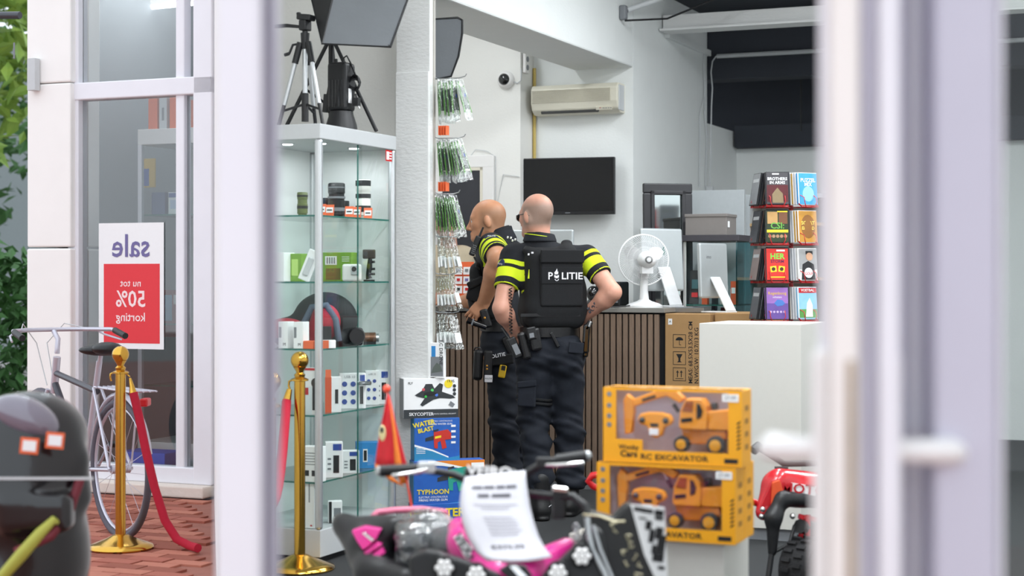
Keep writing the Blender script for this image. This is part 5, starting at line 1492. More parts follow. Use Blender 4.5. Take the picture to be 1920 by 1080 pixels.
f = SDF(); f.el(L3(847, 680, 0), (.16, .11, .12), .05); f.rc(L3(836, 700, 0), L3(836, 890, 0), .09, .07, .04); f.rc(L3(860, 700, 0), L3(861, 890, 0), .09, .07, .04)
V, Q = f.mesh(.01); np_mesh('trousers', V, Q, MATS['dark_cabinet'], p3)
c1 = L3(836, 0); c1.z = 0; c2 = L3(861, 0); c2.z = 0; boots(p3, [(c1, (.3, -.9, 0)), (c2, (.5, -.9, 0))])
f = SDF(); f.el(H3 @ Vector((0, -.02, .03)), (.082, .102, .088), .02, H3.to_3x3(), clip=[(H3 @ Vector((0, .045, .02)), H3.to_3x3() @ Vector((0, 1, -.9)))])
V, Q = f.mesh(.007); np_mesh('hair', V, Q, mat('dark_hair', '#2e241d', .6, var=.3, scale=80), p3)

# ================================================================== GLASS CABINET WITH CAMERAS
UC0, VC0 = -3.758, 6.67
CW, CD = 0.49, 0.775
ZT = z_at(231, UC0, VC0)
cab = thing('display_cabinet', 'tall aluminium and glass display cabinet full of camera goods', 'cabinet', S(UC0 - CW, VC0), RZ)
def cb(name, a, b_, m, bv=.003): q = MB(); q.box2(a, b_, m); return q.build(name, m, cab, bevel=bv)
M_cabw = mat('cabinet_white', '#b9bcbe', .45, var=.02)
cb('plinth', (0, 0, .03), (CW, CD, .155), M_cabw); cb('foot_recess', (.03, .03, 0), (CW - .03, CD - .03, .03), M_black, 0)
cb('top_frame', (0, 0, ZT - .07), (CW, CD, ZT), M_cabw, .004)
for x in (0, CW - .034):
    for y in (0, CD - .034): cb('corner_post', (x, y, .155), (x + .034, y + .034, ZT - .07), M_alu, .012)
M_cabin = mat('cabinet_white_lifted', '#e6e8e8', .6, var=.02)  # cabinet white with brightness raised in the colour for the dim interior
cb('back_panel', (.034, CD - .012, .155), (CW - .034, CD - .004, ZT - .07), M_cabin, 0)
cb('inner_panel', (.004, .034, .155), (.012, CD - .034, ZT - .07), M_cabin, 0)
cb('front_pane', (.034, .006, .155), (CW - .034, .012, ZT - .07), M_glass, 0)
cb('side_pane', (CW - .012, .034, .155), (CW - .006, .42, ZT - .07), M_glass, 0)
cb('sliding_pane', (CW - .022, .40, .155), (CW - .016, CD - .034, ZT - .07), M_glass, 0)
cb('pane_edge', (CW - .0225, .398, .155), (CW - .0155, .4015, ZT - .07), M_gedge, 0)
SZ = [z_at(y, UC0, VC0) for y in (402, 528, 655, 780, 906)]
M_shelf = glass('shelf_glass', (.9, .97, .95), .02, .02)
for z in SZ:
    sh_ = cb('glass_shelf', (.014, .02, z - .008), (CW - .026, CD - .016, z), M_shelf, 0)
    q = MB(); q.box2((CW - .026, .034, z - .008), (CW - .0245, CD - .034, z), M_gedge); q.box2((.034, .0185, z - .008), (CW - .03, .02, z), M_gedge); q.build('shelf_edge', M_gedge, sh_)
for (x, y) in ((.2, .2), (CW - .12, .22), (CW - .12, .55)):
    q = MB(); q.lathe([(.0, ZT - .074), (.035, ZT - .074), (.035, ZT - .069), (.0, ZT - .069)], M_chrome, 20, Matrix.Translation((x, y, 0))); sp_ = q.build('spotlight', M_chrome, cab)
    q = MB(); q.lathe([(.0, ZT - .077), (.024, ZT - .077), (.024, ZT - .073), (.0, ZT - .073)], M_tube, 16, Matrix.Translation((x, y, 0))); q.build('spot_lens', M_tube, sp_)
q = MB(); vk_ = v_at(700, UC0) - VC0; zk_ = z_at(717, UC0, VC0 + .5)
q.tube([(CW - .03, .44, zk_), (CW + .03, .44, zk_)], .010, M_steel, 12); q.tube([(CW + .0, .40, zk_), (CW + .0, .48, zk_)], .006, M_steel, 10); q.build('lock', M_steel, cab, smooth=50)
q = MB(); v_s = v_at(730, UC0) - VC0; z_s = z_at(292, UC0, VC0 + v_s)
q.box((CW - .003, v_s, z_s), (.002, .066, .055), M_red); q.box((CW - .0015, v_s - .014, z_s), (.002, .026, .04), M_paper)
for i in range(3): q.box((CW - .0015, v_s + .016, z_s - .014 + .014 * i), (.002, .022, .006), M_paper)
q.build('warning_sticker', None, cab)
al = area_light('cabinet_spot_light', S(UC0 - .2, VC0 + .4, ZT - .09), .25, .5, 1.8)

def spos(px, ins=.12, front=False):
    """a spot on a shelf: inset from the right glass, or from the front glass"""
    if front:
        v = VC0 + ins; return u_at(px, v), v
    u = UC0 - ins; return u, v_at(px, u)
def shelf_box(name, label, cat, px, k, wpx, hpx, m, ins=.12, front=False, dep=.06, rz=RZ, art=None, group=None, zoff=0.0, tilt=0.0):
    u, v = spos(px, ins, front); s = ppm(u, v); z = SZ[k] if k >= 0 else .157
    t = tag(thing(name, label, cat, S(u, v, z + zoff), rz), group=group) if group else thing(name, label, cat, S(u, v, z + zoff), rz)
    w, h = wpx / s, hpx / s
    T = Matrix.Rotation(tilt, 4, 'X')
    q = MB(); q.box((0, 0, h / 2), (w, dep, h), m, None, T); q.build('carton', m, t, bevel=.0015, bseg=1)
    if art:
        q = MB(); art(q, w, h, -dep / 2 - .0008, T); q.build('print', None, t)
    return t
FACE = RZ + .55                                      # boxes turned towards the side glass
M_blue = mat('brand_blue', '#2c4c9c', .5); M_green = mat('box_green', '#79a53a', .5, var=.08); M_navy = mat('ink_navy', '#27345e', .5)
def art_round(n_, blue=True):
    def a(q, w, h, y, T):
        for i in range(2):
            for j in range(3):
                q.lathe([(.0, 0), (min(w, h) * .13, 0), (min(w, h) * .13, .001), (0, .001)], M_blue, 12, T @ Matrix.Translation((w * (-.25 + .42 * i), y, h * (.2 + .25 * j))) @ Matrix.Rotation(math.pi / 2, 4, 'X'))
        q.text('USB 10', 0, h * .9, w * .18, M_grey, T @ Matrix.Translation((0, y, 0)))
    return a
def art_bank(q, w, h, y, T):
    q.box((w * .18, y, h * .86), (w * .5, .001, h * .18), M_blue, None, T); q.box((w * .12, y, h * .38), (w * .34, .001, h * .5), M_ink, None, T)
    for i in range(3): q.box((-w * .28, y, h * (.25 + .14 * i)), (w * .2, .001, h * .05), M_grey, None, T)
def art_lines(q, w, h, y, T):
    for i in range(5): q.box((0, y, h * (.5 + .08 * i)), (w * .7, .001, h * .02), M_grey, None, T)
    for dx_ in (-.2, .2): q.box((w * dx_, y, h * .25), (w * .25, .001, h * .16), M_ink, None, T)
# lenses
def lens(name, label, px, k, rpx, hpx, bodym, rings, ins, front=False):
    u, v = spos(px, ins, front); s = ppm(u, v); r, h = rpx / s, hpx / s
    t = thing(name, label, 'lens', S(u, v, SZ[k]))
    q = MB(); q.lathe([(.0, 0), (r * .8, 0), (r * .85, h * .08), (r, h * .1), (r, h * .5), (r * .92, h * .52), (r * .92, h * .7), (r * 1.0, h * .72), (r * 1.0, h * .97), (r * .9, h), (0, h)], bodym, 24); q.build('barrel', bodym, t, smooth=40)
    for (zz, hh, m) in rings:
        q = MB(); q.lathe([(r * 1.03, zz * h), (r * 1.04, (zz + hh) * h)], m, 24); q.build('ring', m, t, smooth=40)
    q = MB(); q.lathe([(.0, h * .985), (r * .8, h * 1.005), (0, h * 1.006)], M_gloss, 20); q.build('front_element', M_gloss, t)
lens('camera_lens', 'olive green camera lens behind the cabinet front glass', 567, 0, 10, 44, mat('olive_lens', '#5f6a3a', .4), [(.3, .12, M_black), (.8, .08, M_black)], .12, True)
lens('camera_lens', 'large black zoom lens standing on the top cabinet shelf', 631, 0, 16, 66, M_black, [(.2, .1, M_grey), (.56, .06, M_grey), (.86, .03, M_grey)], .18)
lens('camera_lens', 'small black lens beside the large zoom lens', 609, 0, 8, 40, M_black, [(.5, .05, M_grey)], .30)
lens('camera_lens', 'short black lens between the black and the white zoom lens', 647, 0, 8, 36, M_black, [(.4, .1, M_grey)], .26)
lens('camera_lens', 'white telephoto lens with black bands on the top shelf', 681, 0, 14, 74, mat('white_lens', '#e6e4de', .35), [(.18, .16, M_black), (.54, .10, M_black), (.84, .14, M_black)], .12)
for i, px in enumerate((603, 618, 655, 669, 690)):
    u, v = spos(px, .055); t = thing('price_tag', 'orange and white price card before the lenses on the top shelf', 'price card', S(u, v, SZ[0]), FACE - .2, 'price cards by the lenses')
    q = MB(); q.box((0, 0, .027), (.042, .003, .054), M_orange, (-.25, 0, 0)); q.build('card', M_orange, t)
    q = MB(); q.box((0, -.0025, .028), (.034, .001, .026), M_paper, (-.25, 0, 0)); q.box((0, -.004, .028), (.024, .001, .006), M_ink, (-.25, 0, 0)); q.build('price', None, t)
# second shelf
def art_bino(q, w, h, y, T):
    q.box((-w * .2, y, h * .72), (w * .4, .001, h * .3), M_paper, None, T); q.box((-w * .12, y, h * .25), (w * .5, .001, h * .4), mat('khaki_print', '#6a6332', .6), None, T)
    for i in range(4): q.box((-w * .32 + i * w * .08, y - .001, h * .72), (w * .04, .001, h * .22), M_grey, None, T)
    for i in range(3): q.box((w * .3, y, h * (.7 + .07 * i)), (w * .25, .001, h * .02), M_paper, None, T)
shelf_box('trail_camera_box', 'green box with white picture panel on the second shelf', 'box', 637, 1, 62, 54, M_green, .22, art=art_bino)
shelf_box('camera_box', 'green and white box behind the cabinet front glass', 'box', 556, 1, 34, 52, M_green, .2, True, art=lambda q, w, h, y, T: q.box((w * .1, y, h * .5), (w * .4, .001, h * .6), mat('lime_print', '#b9d977', .5), None, T))
shelf_box('camera_box', 'plain white box beside the green box behind the front glass', 'box', 533, 1, 22, 54, M_paper, .16, True, .1)
q = MB(); u, v = spos(580, .10, True)
wv = thing('white_blister_pack', 'white blister pack leaning on the green box', 'blister pack', S(u, v, SZ[1]), RZ)
q.box((0, 0, .075), (.06, .012, .15), M_paper, (-.15, .35, 0)); q.build('pack', M_paper, wv, bevel=.004); q = MB(); q.box((.0, -.012, .07), (.03, .012, .09), M_lgrey, (-.15, .35, 0)); q.build('bubble', M_lgrey, wv, bevel=.006)
cp = thing('compact_camera', 'white compact camera with square lens plate on the second shelf', 'camera', S(*spos(660, .08), SZ[1]), FACE - .3)
q = MB(); q.box((0, 0, .042), (.092, .04, .084), M_white); q.build('body', M_white, cp, bevel=.010); q = MB(); q.box((.018, -.024, .055), (.034, .012, .045), M_lgrey); q.lathe([(0, 0), (.012, 0), (.012, .006), (0, .006)], M_gloss, 16, Matrix.Translation((.018, -.03, .06)) @ Matrix.Rotation(math.pi / 2, 4, 'X')); q.build('lens_plate', None, cp, bevel=.003)
gc = thing('action_camera', 'black action camera on an upright grip on the second shelf', 'camera', S(*spos(692, .08), SZ[1]), FACE - .2)
q = MB(); q.box((0, 0, .135), (.062, .03, .046), mat('dark_brown_plastic', '#3d352e', .4)); q.build('body', None, gc, bevel=.005); q = MB(); q.lathe([(0, 0), (.011, 0), (.011, .008), (0, .008)], M_gloss, 14, Matrix.Translation((-.014, -.015, .137)) @ Matrix.Rotation(math.pi / 2, 4, 'X')); q.build('lens', M_gloss, gc)
q = MB(); q.tube([(.005, 0, .112), (.002, 0, .07), (-.004, 0, .03), (0, 0, .012)], [.010, .014, .012, .016], M_black, 10); q.build('grip', M_black, gc, smooth=50)
for z in (.095, .06, .035): q = MB(); q.tube([(0, 0, z), (.03, 0, z + .002)], .006, M_black, 8); q.build('clamp_screw', M_black, gc, smooth=40)
q = MB(); q.lathe([(0, 0), (.028, 0), (.028, .008), (0, .008)], M_black, 16); q.build('foot', M_black, gc)
# third shelf: backpack, camera, boxes
bpk = thing('camera_backpack', 'black and red camera backpack on the middle cabinet shelf', 'backpack', S(UC0 - .235, VC0 + .36, SZ[2]), RZ)
f = SDF(); f.el((.06, .0, .125), (.165, .12, .135), .04); f.el((-.10, -.05, .07), (.12, .10, .07), .04); f.rc((-.19, -.06, .07), (-.20, -.06, .11), .03, .015, .02); f.bx((.03, 0, .03), (.18, .12, .03), .03, .03)
V, Q = f.mesh(.008); np_mesh('bag', V, Q, mat('black_nylon', '#1d1f22', .7, var=.2, bump=.2, bscale=300), bpk)
f = SDF(); f.el((.125, -.115, .12), (.075, .06, .085), .03); f.el((-.09, -.12, .085), (.11, .07, .05), .03); f.bx((.10, -.11, .06), (.05, .04, .055), .02, .03)
V, Q = f.mesh(.007); np_mesh('red_panel', V, Q, mat('red_nylon', '#b5283a', .65, var=.12), bpk)
q = MB(); q.tube([(.03, -.17, .03), (.045, -.185, .11), (.085, -.175, .19), (.15, -.15, .20), (.195, -.14, .13), (.205, -.13, .03)], .016, mat('slate_strap', '#566273', .7), 8); q.build('shoulder_strap', None, bpk, smooth=60)
dc = thing('slr_camera', 'black reflex camera with lens before the backpack', 'camera', S(*spos(655, .06), SZ[2]), FACE)
q = MB(); q.box((0, 0, .045), (.13, .06, .085), M_black); q.box((.0, 0, .1), (.05, .05, .035), M_black); q.build('body', M_black, dc, bevel=.012)
q = MB(); q.lathe([(0, 0), (.04, 0), (.042, .05), (.036, .085), (0, .085)], M_black, 24, Matrix.Translation((.03, -.03, .05)) @ Matrix.Rotation(math.pi / 2, 4, 'X')); q.build('lens', M_black, dc, smooth=40)
q = MB(); q.box((-.045, 0, .095), (.025, .03, .012), M_steel); q.build('dial', M_steel, dc, bevel=.003)
q = MB(); q.tube([(-.065, 0, .07), (-.09, -.03, .08), (-.1, -.03, .02), (-.08, -.04, .006)], .009, MATS['slate_strap'], 6); q.build('neck_strap', None, dc, smooth=50)
lc = thing('lens_adapter', 'small brown and steel lens part beside the reflex camera', 'lens part', S(*spos(693, .07), SZ[2]), FACE); q = MB(); q.tube([(-.03, 0, .03), (.03, 0, .03)], .028, mat('bronze', '#6d4a35', .35, .5), 16); q.build('barrel', None, lc, smooth=40); q = MB(); q.tube([(.03, 0, .03), (.045, 0, .03)], .022, M_steel, 16); q.build('mount', M_steel, lc, smooth=40); q = MB(); q.box((0, 0, .006), (.06, .05, .012), M_black); q.build('cradle', M_black, lc)
shelf_box('lens_box', 'black lens box between the post and the backpack', 'box', 612, 2, 18, 40, M_black, .07, dep=.06, rz=FACE)
shelf_box('film_box', 'slim white box with black label before the front glass', 'box', 537, 2, 20, 50, M_paper, .05, True, art=lambda q, w, h, y, T: (q.box((-w * .3, y, h * .6), (w * .25, .001, h * .4), M_grey, None, T), q.text('M', w * .15, h * .15, .02, M_ink, T @ Matrix.Translation((0, y, 0)))))
shelf_box('film_box', 'second slim white box beside the orange striped one', 'box', 565, 2, 20, 50, M_paper, .05, True, art=lambda q, w, h, y, T: (q.box((-w * .3, y, h * .6), (w * .25, .001, h * .4), M_grey, None, T), q.text('M', w * .15, h * .15, .02, M_ink, T @ Matrix.Translation((0, y, 0)))))
shelf_box('flat_box', 'flat orange and white box lying at the cabinet corner', 'box', 616, 2, 26, 15, M_paper, .03, rz=FACE, dep=.05, art=lambda q, w, h, y, T: q.box((-w * .25, y, h * .5), (w * .5, .001, h), M_orange, None, T))
shelf_box('flat_box', 'flat orange box lying behind the cabinet front glass', 'box', 583, 2, 22, 15, M_orange, .04, True, dep=.05)
shelf_box('info_card', 'rust orange card leaning in the cabinet beside the camera', 'card', 712, 2, 22, 56, mat('rust_card', '#b1532f', .6, var=.15, scale=50), .10, rz=FACE - .2, dep=.003, tilt=-.25)
# fourth shelf
shelf_box('charger_box', 'orange and white charger box with hang tab on the fourth shelf', 'box', 624, 3, 30, 66, M_paper, .06, rz=FACE, dep=.06, art=lambda q, w, h, y, T: (q.box((-w * .3, y, h * .5), (w * .4, .001, h), mat('deep_orange', '#d2501f', .5), None, T), q.box((w * .22, y, h * .45), (w * .2, .001, h * .4), M_ink, None, T), q.box((-w * .3, y, h * 1.1), (w * .35, .002, h * .22), M_orange, None, T)))
shelf_box('usb_box', 'white box with blue round icons on the fourth shelf', 'box', 655, 3, 38, 66, M_paper, .09, rz=FACE, art=art_round(6))
shelf_box('usb_box', 'white box with black stick picture beside the cabinet lock', 'box', 674, 3, 22, 66, M_paper, .05, rz=FACE, dep=.05, art=art_bank)
shelf_box('usb_box', 'white box with blue icons behind the sliding pane', 'box', 697, 3, 26, 64, M_paper, .10, rz=FACE, art=art_round(6))
shelf_box('usb_box', 'tall white box with blue label at the end of the fourth shelf', 'box', 716, 3, 24, 64, M_paper, .08, rz=FACE, art=art_bank)
def art_woman(q, w, h, y, T):
    q.box((0, y, h * .97), (w, .001, h * .05), M_red, None, T); q.box((-w * .25, y, h * .3), (w * .4, .001, h * .6), mat('pale_sky', '#dfe8ec', .5), None, T)
    q.lathe([(0, 0), (w * .28, 0), (w * .28, .001), (0, .001)], mat('dark_hair', '#2e241d', .6), 14, T @ Matrix.Translation((w * .2, y, h * .68)) @ Matrix.Rotation(math.pi / 2, 4, 'X')); q.box((w * .2, y - .0005, h * .35), (w * .4, .001, h * .5), M_ink, None, T); q.box((-w * .35, y - .001, h * .5), (w * .2, .001, h * .15), M_red, None, T)
shelf_box('photo_paper_pack', 'white photo pack with a red top edge behind the rope post', 'pack', 588, 3, 34, 88, M_paper, .05, True, dep=.02, art=art_woman)
# fifth shelf
shelf_box('router_box', 'white box with two black codes behind the rope post', 'box', 588, 4, 40, 66, M_paper, .05, True, art=art_lines)
shelf_box('speaker_box', 'tall white box with black stick picture on the fifth shelf', 'box', 626, 4, 32, 66, M_paper, .06, rz=FACE, art=art_bank)
shelf_box('speaker_box', 'low white box beside the blue box on the fifth shelf', 'box', 657, 4, 32, 42, M_paper, .07, rz=FACE, art=art_bank)
shelf_box('web_camera_box', 'bright blue box on the fifth shelf of the cabinet', 'box', 688, 4, 42, 48, mat('bright_blue', '#3087c9', .45), .10, rz=FACE, dep=.09, art=lambda q, w, h, y, T: (q.box((-w * .1, y, h * .5), (w * .2, .001, h * .5), M_paper, None, T), q.box((-w * .1, y - .001, h * .5), (w * .13, .001, h * .4), M_ink, None, T)))
shelf_box('info_card', 'small rust card above the bright blue box', 'card', 697, 4, 18, 34, MATS['rust_card'], .20, rz=FACE, dep=.003, zoff=.09)
shelf_box('tall_box', 'tall white box standing on the cabinet floor behind the post', 'box', 586, -1, 20, 88, M_paper, .06, True, art=lambda q, w, h, y, T: (q.box((0, y, h * .75), (w * .12, .001, h * .4), M_grey, None, T), q.box((w * .2, y, h * .06), (w * .2, .001, h * .03), M_red, None, T)))
shelf_box('printer_box', 'small black and white box on the cabinet floor', 'box', 628, -1, 26, 40, M_paper, .06, rz=FACE, art=lambda q, w, h, y, T: (q.box((-w * .35, y, h * .5), (w * .2, .001, h), M_ink, None, T), q.box((w * .15, y, h * .5), (w * .5, .001, h * .4), M_grey, None, T)))

# ================================================================== ON TOP OF THE CABINET
tp = thing('camera_tripod', 'silver camera tripod with black pan head on top of the cabinet', 'tripod', S(u_at(572, VC0 + .22), VC0 + .22, ZT), RZ)
c0 = Vector(tp.location); s_ = F / c0.y
def tz(py): return (CH - (py - HZ) / s_) - ZT
def tx(px): return (px - 572) / s_ / CS
q = MB(); q.tube([(0, 0, tz(215)), (0, 0, tz(88))], .0125, M_alu, 14); q.build('centre_column', M_alu, tp, smooth=50)
q = MB(); q.tube([(0, 0, tz(228)), (0, 0, tz(175))], .017, M_black, 14); q.build('column_base', M_black, tp, smooth=50)
q = MB(); q.tube([(0, 0, tz(92)), (0, 0, tz(62))], [.018, .022], M_black, 14); q.tube([(0, 0, tz(64)), (0, 0, tz(50))], .014, M_black, 12); q.build('collar', M_black, tp, smooth=50)
q = MB(); q.box((0, 0, tz(48)), (.04, .06, .05), M_black); q.box((.005, 0, tz(33)), (.075, .06, .028), M_black, (0, .12, 0)); q.box((-.035, 0, tz(25)), (.02, .02, .015), M_black); q.build('pan_head', M_black, tp, bevel=.006)
q = MB(); q.tube([(-.02, 0, tz(50)), (-.09, -.02, tz(47)), (-.16, -.03, tz(48))], [.007, .009, .010], M_black, 8); q.build('pan_handle', M_black, tp, smooth=50)
for (ax, ay) in ((-.115, -.05), (.13, -.06), (-.02, .14)):
    top = Vector((ax * .18, ay * .18, tz(80))); mid = Vector((ax * .55, ay * .55, tz(150))); ft = Vector((ax * 1.0, ay * 1.0, .012))
    q = MB(); q.tube([top, top.lerp(ft, .25)], .016, M_black, 8); q.build('leg_clamp', M_black, tp, smooth=50)
    q = MB(); q.tube([top.lerp(ft, .2), top.lerp(ft, .75)], .011, M_alu, 8); lg = q.build('leg', M_alu, tp, smooth=50)
    q = MB(); q.tube([top.lerp(ft, .7), ft], .009, M_black, 8); q.build('lower_leg', M_black, lg, smooth=50)
    q = MB(); q.tube([(0, 0, tz(195)), top.lerp(ft, .82)], .006, M_black, 6); q.build('brace', M_black, tp, smooth=50)
q = MB(); q.tube([(-.02, -.01, tz(82)), (-.055, -.02, tz(84)), (-.075, -.02, tz(100))], .006, M_black, 6); q.tube([(-.075, -.02, tz(100)), (-.10, -.02, tz(102))], .008, M_black, 6); q.build('crank', M_black, tp, smooth=50)
# studio flash with cables
fu, fv = u_at(640, VC0 + .50), VC0 + .50
fl_ = thing('studio_flash', 'black studio flash head standing on its reflector on the cabinet', 'flash', S(fu, fv, ZT), RZ); s_ = F / fl_.location.y
hz_ = lambda py: (CH - (py - HZ) / s_) - ZT
q = MB(); q.lathe([(.0, 0), (.082, 0), (.076, .04), (.06, .09), (.058, .105), (0, .105)], M_black, 28); q.build('reflector', M_black, fl_, smooth=50)
q = MB(); q.box((0, 0, (.105 + hz_(118)) / 2), (.105, .11, hz_(118) - .105), M_black); q.build('body', M_black, fl_, bevel=.018, bseg=3)
for i in range(5): q = MB(); q.box((-.036 + .018 * i, -.0555, .19), (.005, .004, .13), M_gloss); q.build('fin', M_gloss, fl_)
q = MB(); q.box((.053, -.01, .18), (.003, .03, .07), M_paper); q.build('rating_label', M_paper, fl_)
for x in (-.03, .01): q = MB(); q.tube([(x, 0, hz_(120)), (x, 0, hz_(110))], .009, M_black, 8); q.build('knob', M_black, fl_, smooth=40)
q = MB(); pts = [(.075 + .028 * math.cos(k * .55), .01 * math.sin(k), .23 + .03 * math.sin(k * .55) + .0006 * k) for k in range(40)]; q.tube([(.0, 0, hz_(112)), (.03, 0, hz_(105)), (.05, 0, hz_(118))] + pts, .0045, M_black, 6); q.build('coiled_cable', M_black, fl_, smooth=60)
q = MB(); q.box((.085, 0, .15), (.03, .03, .04), M_black); q.tube([(.08, 0, .19), (.085, 0, .165)], .006, M_black, 6); q.tube([(.095, 0, .13), (.102, 0, .115)], .003, M_steel, 6); q.build('plug', M_black, fl_, bevel=.004)
q = MB(); q.box((-.085, .0, .15), (.025, .02, .09), M_black, (0, .1, 0)); q.tube([(-.08, 0, .19), (-.07, 0, .24), (-.05, 0, .25), (-.06, 0, .18), (-.07, 0, .1)], .004, M_black, 6); q.build('power_brick', M_black, fl_)
# light stand carrying the softbox
su, sv = u_at(621, VC0 + .60), VC0 + .60
ls = thing('light_stand', 'black folding light stand behind the studio flash', 'light stand', S(su, sv, ZT), RZ); s_ = F / ls.location.y
q = MB(); q.tube([(0, 0, .03), (0, 0, .98)], .014, M_black, 10); q.build('column', M_black, ls, smooth=50)
for (x, y) in ((-.22, -.10), (.285, -.06), (-.02, .13)):
    q = MB(); q.tube([(0, 0, .50), (x, y, .008)], .010, M_black, 8); lg = q.build('leg', M_black, ls, smooth=50)
    q = MB(); q.tube([(0, 0, .14), (x * .55, y * .55, .235)], .007, M_black, 6); q.build('strut', M_black, lg, smooth=50)
M_soft = mat('grey_softbox_fabric', '#6a6e72', .8, var=.06, scale=9, bump=.15, bscale=18); M_sideb = mat('black_softbox_side', '#1d1e20', .7, var=.15, scale=10)
def softbox(label, corners, dep_pt, par_loc, sleeve=True):
    t = thing('softbox', label, 'softbox', par_loc)
    C = [Vector(c) - Vector(par_loc) for c in corners]; A = Vector(dep_pt) - Vector(par_loc)
    n = len(C); ctr = sum(C, Vector()) / n
    q = MB(); N = 6; vs = []; fs = []
    if n == 4:
        for i in range(N + 1):
            for j in range(N + 1):
                p = C[0].lerp(C[1], i / N).lerp(C[3].lerp(C[2], i / N), j / N); k_ = math.sin(math.pi * i / N) * math.sin(math.pi * j / N)
                vs.append(p + (A - ctr).normalized() * .02 * k_)
        fs = [(i * (N + 1) + j, (i + 1) * (N + 1) + j, (i + 1) * (N + 1) + j + 1, i * (N + 1) + j + 1) for i in range(N) for j in range(N)]
        q.add(vs, fs, M_soft)
    else: q.face(C, M_soft)
    q.build('diffuser', M_soft, t, smooth=60)
    q = MB()
    for i in range(n): q.face([C[i], C[(i + 1) % n], A.lerp(C[(i + 1) % n], .25), A.lerp(C[i], .25)], M_sideb)
    q.build('side_fabric', M_sideb, t)
    q = MB(); q.tube(C, .006, M_black, 6, closed=True); q.build('rim', M_black, t)
    q = MB()
    for c in C: q.tube([c, A], .004, M_black, 6)
    q.build('rods', M_black, t); 
    return t
Ysb = 7.75
softbox('large grey softbox tilted over the studio flash on the cabinet', [P(604, 82, Ysb), P(732, 88, Ysb + .0), P(775, -30, Ysb + .25), P(637, -60, Ysb + .2)], P(575, -40, Ysb + .45), ls.location + Vector((0, 0, .5)))
Yb2 = 8.75
softbox('dark grey softbox panel hanging behind the pillar', [P(795, 37, Yb2), P(858, 33, Yb2), P(867, 38, Yb2), P(867, 62, Yb2), P(860, 105, Yb2), P(846, 143, Yb2), P(795, 152, Yb2)], P(800, 60, Yb2 + .3), P(795, 90, Yb2 + .35))
q = MB(); q.tube([Vector((P(795, 0, Yb2 + .35).x, Yb2 + .35, 0)), P(795, 60, Yb2 + .33)], .014, M_black, 10)
tag(q.build('light_stand', M_black, smooth=50), 'upright black pole holding the softbox behind the pillar', 'light stand')

# ================================================================== HOOKS WITH PACKETS BESIDE THE PILLAR
vh = 7.715
q = MB(); uh = pu1 + .005
q.box((uh - .002, vh, 1.5), (.006, .02, 2.6), mat('grey_strip', '#b4b0aa', .7)); tag(q.build('hook_rail', None, rz=RZ), 'narrow upright rail holding the packet hooks beside the pillar', 'rail')
M_pen = mat('green_pen', '#4f8f2a', .5, var=.15); M_dgrey = mat('dark_grey_stick', '#5d6560', .5)
def packet_mesh(kind, rnd):
    w, h = (.060, .225) if kind == 'green' else (.055, .185)
    t = thing('hanging_packet', None, None)
    q = MB(); N = 5; vs = []; fs = []
    for j in range(N + 1):
        z = -h * j / N
        for i in range(3):
            vs.append(((-.006 if i == 1 else 0) * math.sin(math.pi * j / N) * 1.0 + rnd.uniform(-.002, .002), (i - 1) * w / 2, z))
        for i in range(3):
            vs.append(((.008 if i == 1 else .002) * math.sin(math.pi * j / N) + .001, (i - 1) * w / 2, z))
    for j in range(N):
        a, b_ = j * 6, (j + 1) * 6
        for i in range(2):
            fs.append((a + i, a + i + 1, b_ + i + 1, b_ + i)); fs.append((a + 3 + i, b_ + 3 + i, b_ + 4 + i, a + 4 + i))
    q.add(vs, fs, M_film); q.build('film', M_film, t, smooth=80)
    if kind == 'green':
        q = MB(); q.box((.001, .004, -.105), (.006, .034, .12), M_dgrey, (.05, 0, 0)); q.build('stick', M_dgrey, t, bevel=.002, bseg=1)
        q = MB(); q.box((.001, -.018, -.10), (.004, .006, .17), M_pen, (-.06, 0, 0)); q.box((.002, .022, -.11), (.003, .004, .15), M_pen, (.08, 0, 0)); q.box((.003, .008, -.09), (.004, .01, .018), M_blue); q.build('pen', None, t)
    elif kind == 'clear':
        q = MB(); q.box((.001, 0, -.125), (.008, .042, .055), M_paper); q.build('insert', M_paper, t, bevel=.002, bseg=1)
    return t
rndp = random.Random(5)
protos = {'green': packet_mesh('green', rndp), 'clear': packet_mesh('clear', rndp)}
used = set()
ROWS = [(150, 'green', 8, 62, 'top hook'), (262, 'green', 8, 60, 'second hook'), (366, 'green', 8, 50, 'third hook'), (446, 'clear', 6, 50, 'fourth hook'), (516, 'clear', 6, 46, 'fifth hook'), (588, 'clear', 6, 50, 'sixth hook')]
for r, (py, kind, n, spanpx, nm) in enumerate(ROWS):
    u1h = u_at(806 + spanpx, vh); zr = z_at(py, uh, vh)
    hk = MB(); hk.tube([S(uh + .005, vh, zr + .012), S(uh + .02, vh, zr + .006), S(u1h - .02, vh, zr + .004), S(u1h + .012, vh, zr + .012), S(u1h + .02, vh, zr + .024)], .0028, M_steel, 6)
    tag(hk.build('wire_hook', M_steel, smooth=60), 'steel wire hook, the %s beside the pillar' % nm.split()[0].replace('top', 'topmost'), 'hook')
    for i in range(n):
        uu = uh + .012 + (u1h - uh - .025) * (i + .5) / n
        key = kind
        if key not in used: o = protos[key]; used.add(key)
        else: o = copy_tree(protos[key])
        o.location = S(uu, vh, zr + rndp.uniform(-.006, .004)); fan_ = (i / (n - 1)) ** 1.5
        o.rotation_euler = (rndp.uniform(-.05, .05), -(.05 + .24 * fan_) + rndp.uniform(-.04, .04), RZ + rndp.uniform(-.35, .25))
        tag(o, ('clear packet with green pen hanging on the %s beside the pillar' if kind == 'green' else 'clear packet with white insert hanging on the %s beside the pillar') % nm, 'packet', 'packets on the ' + nm)
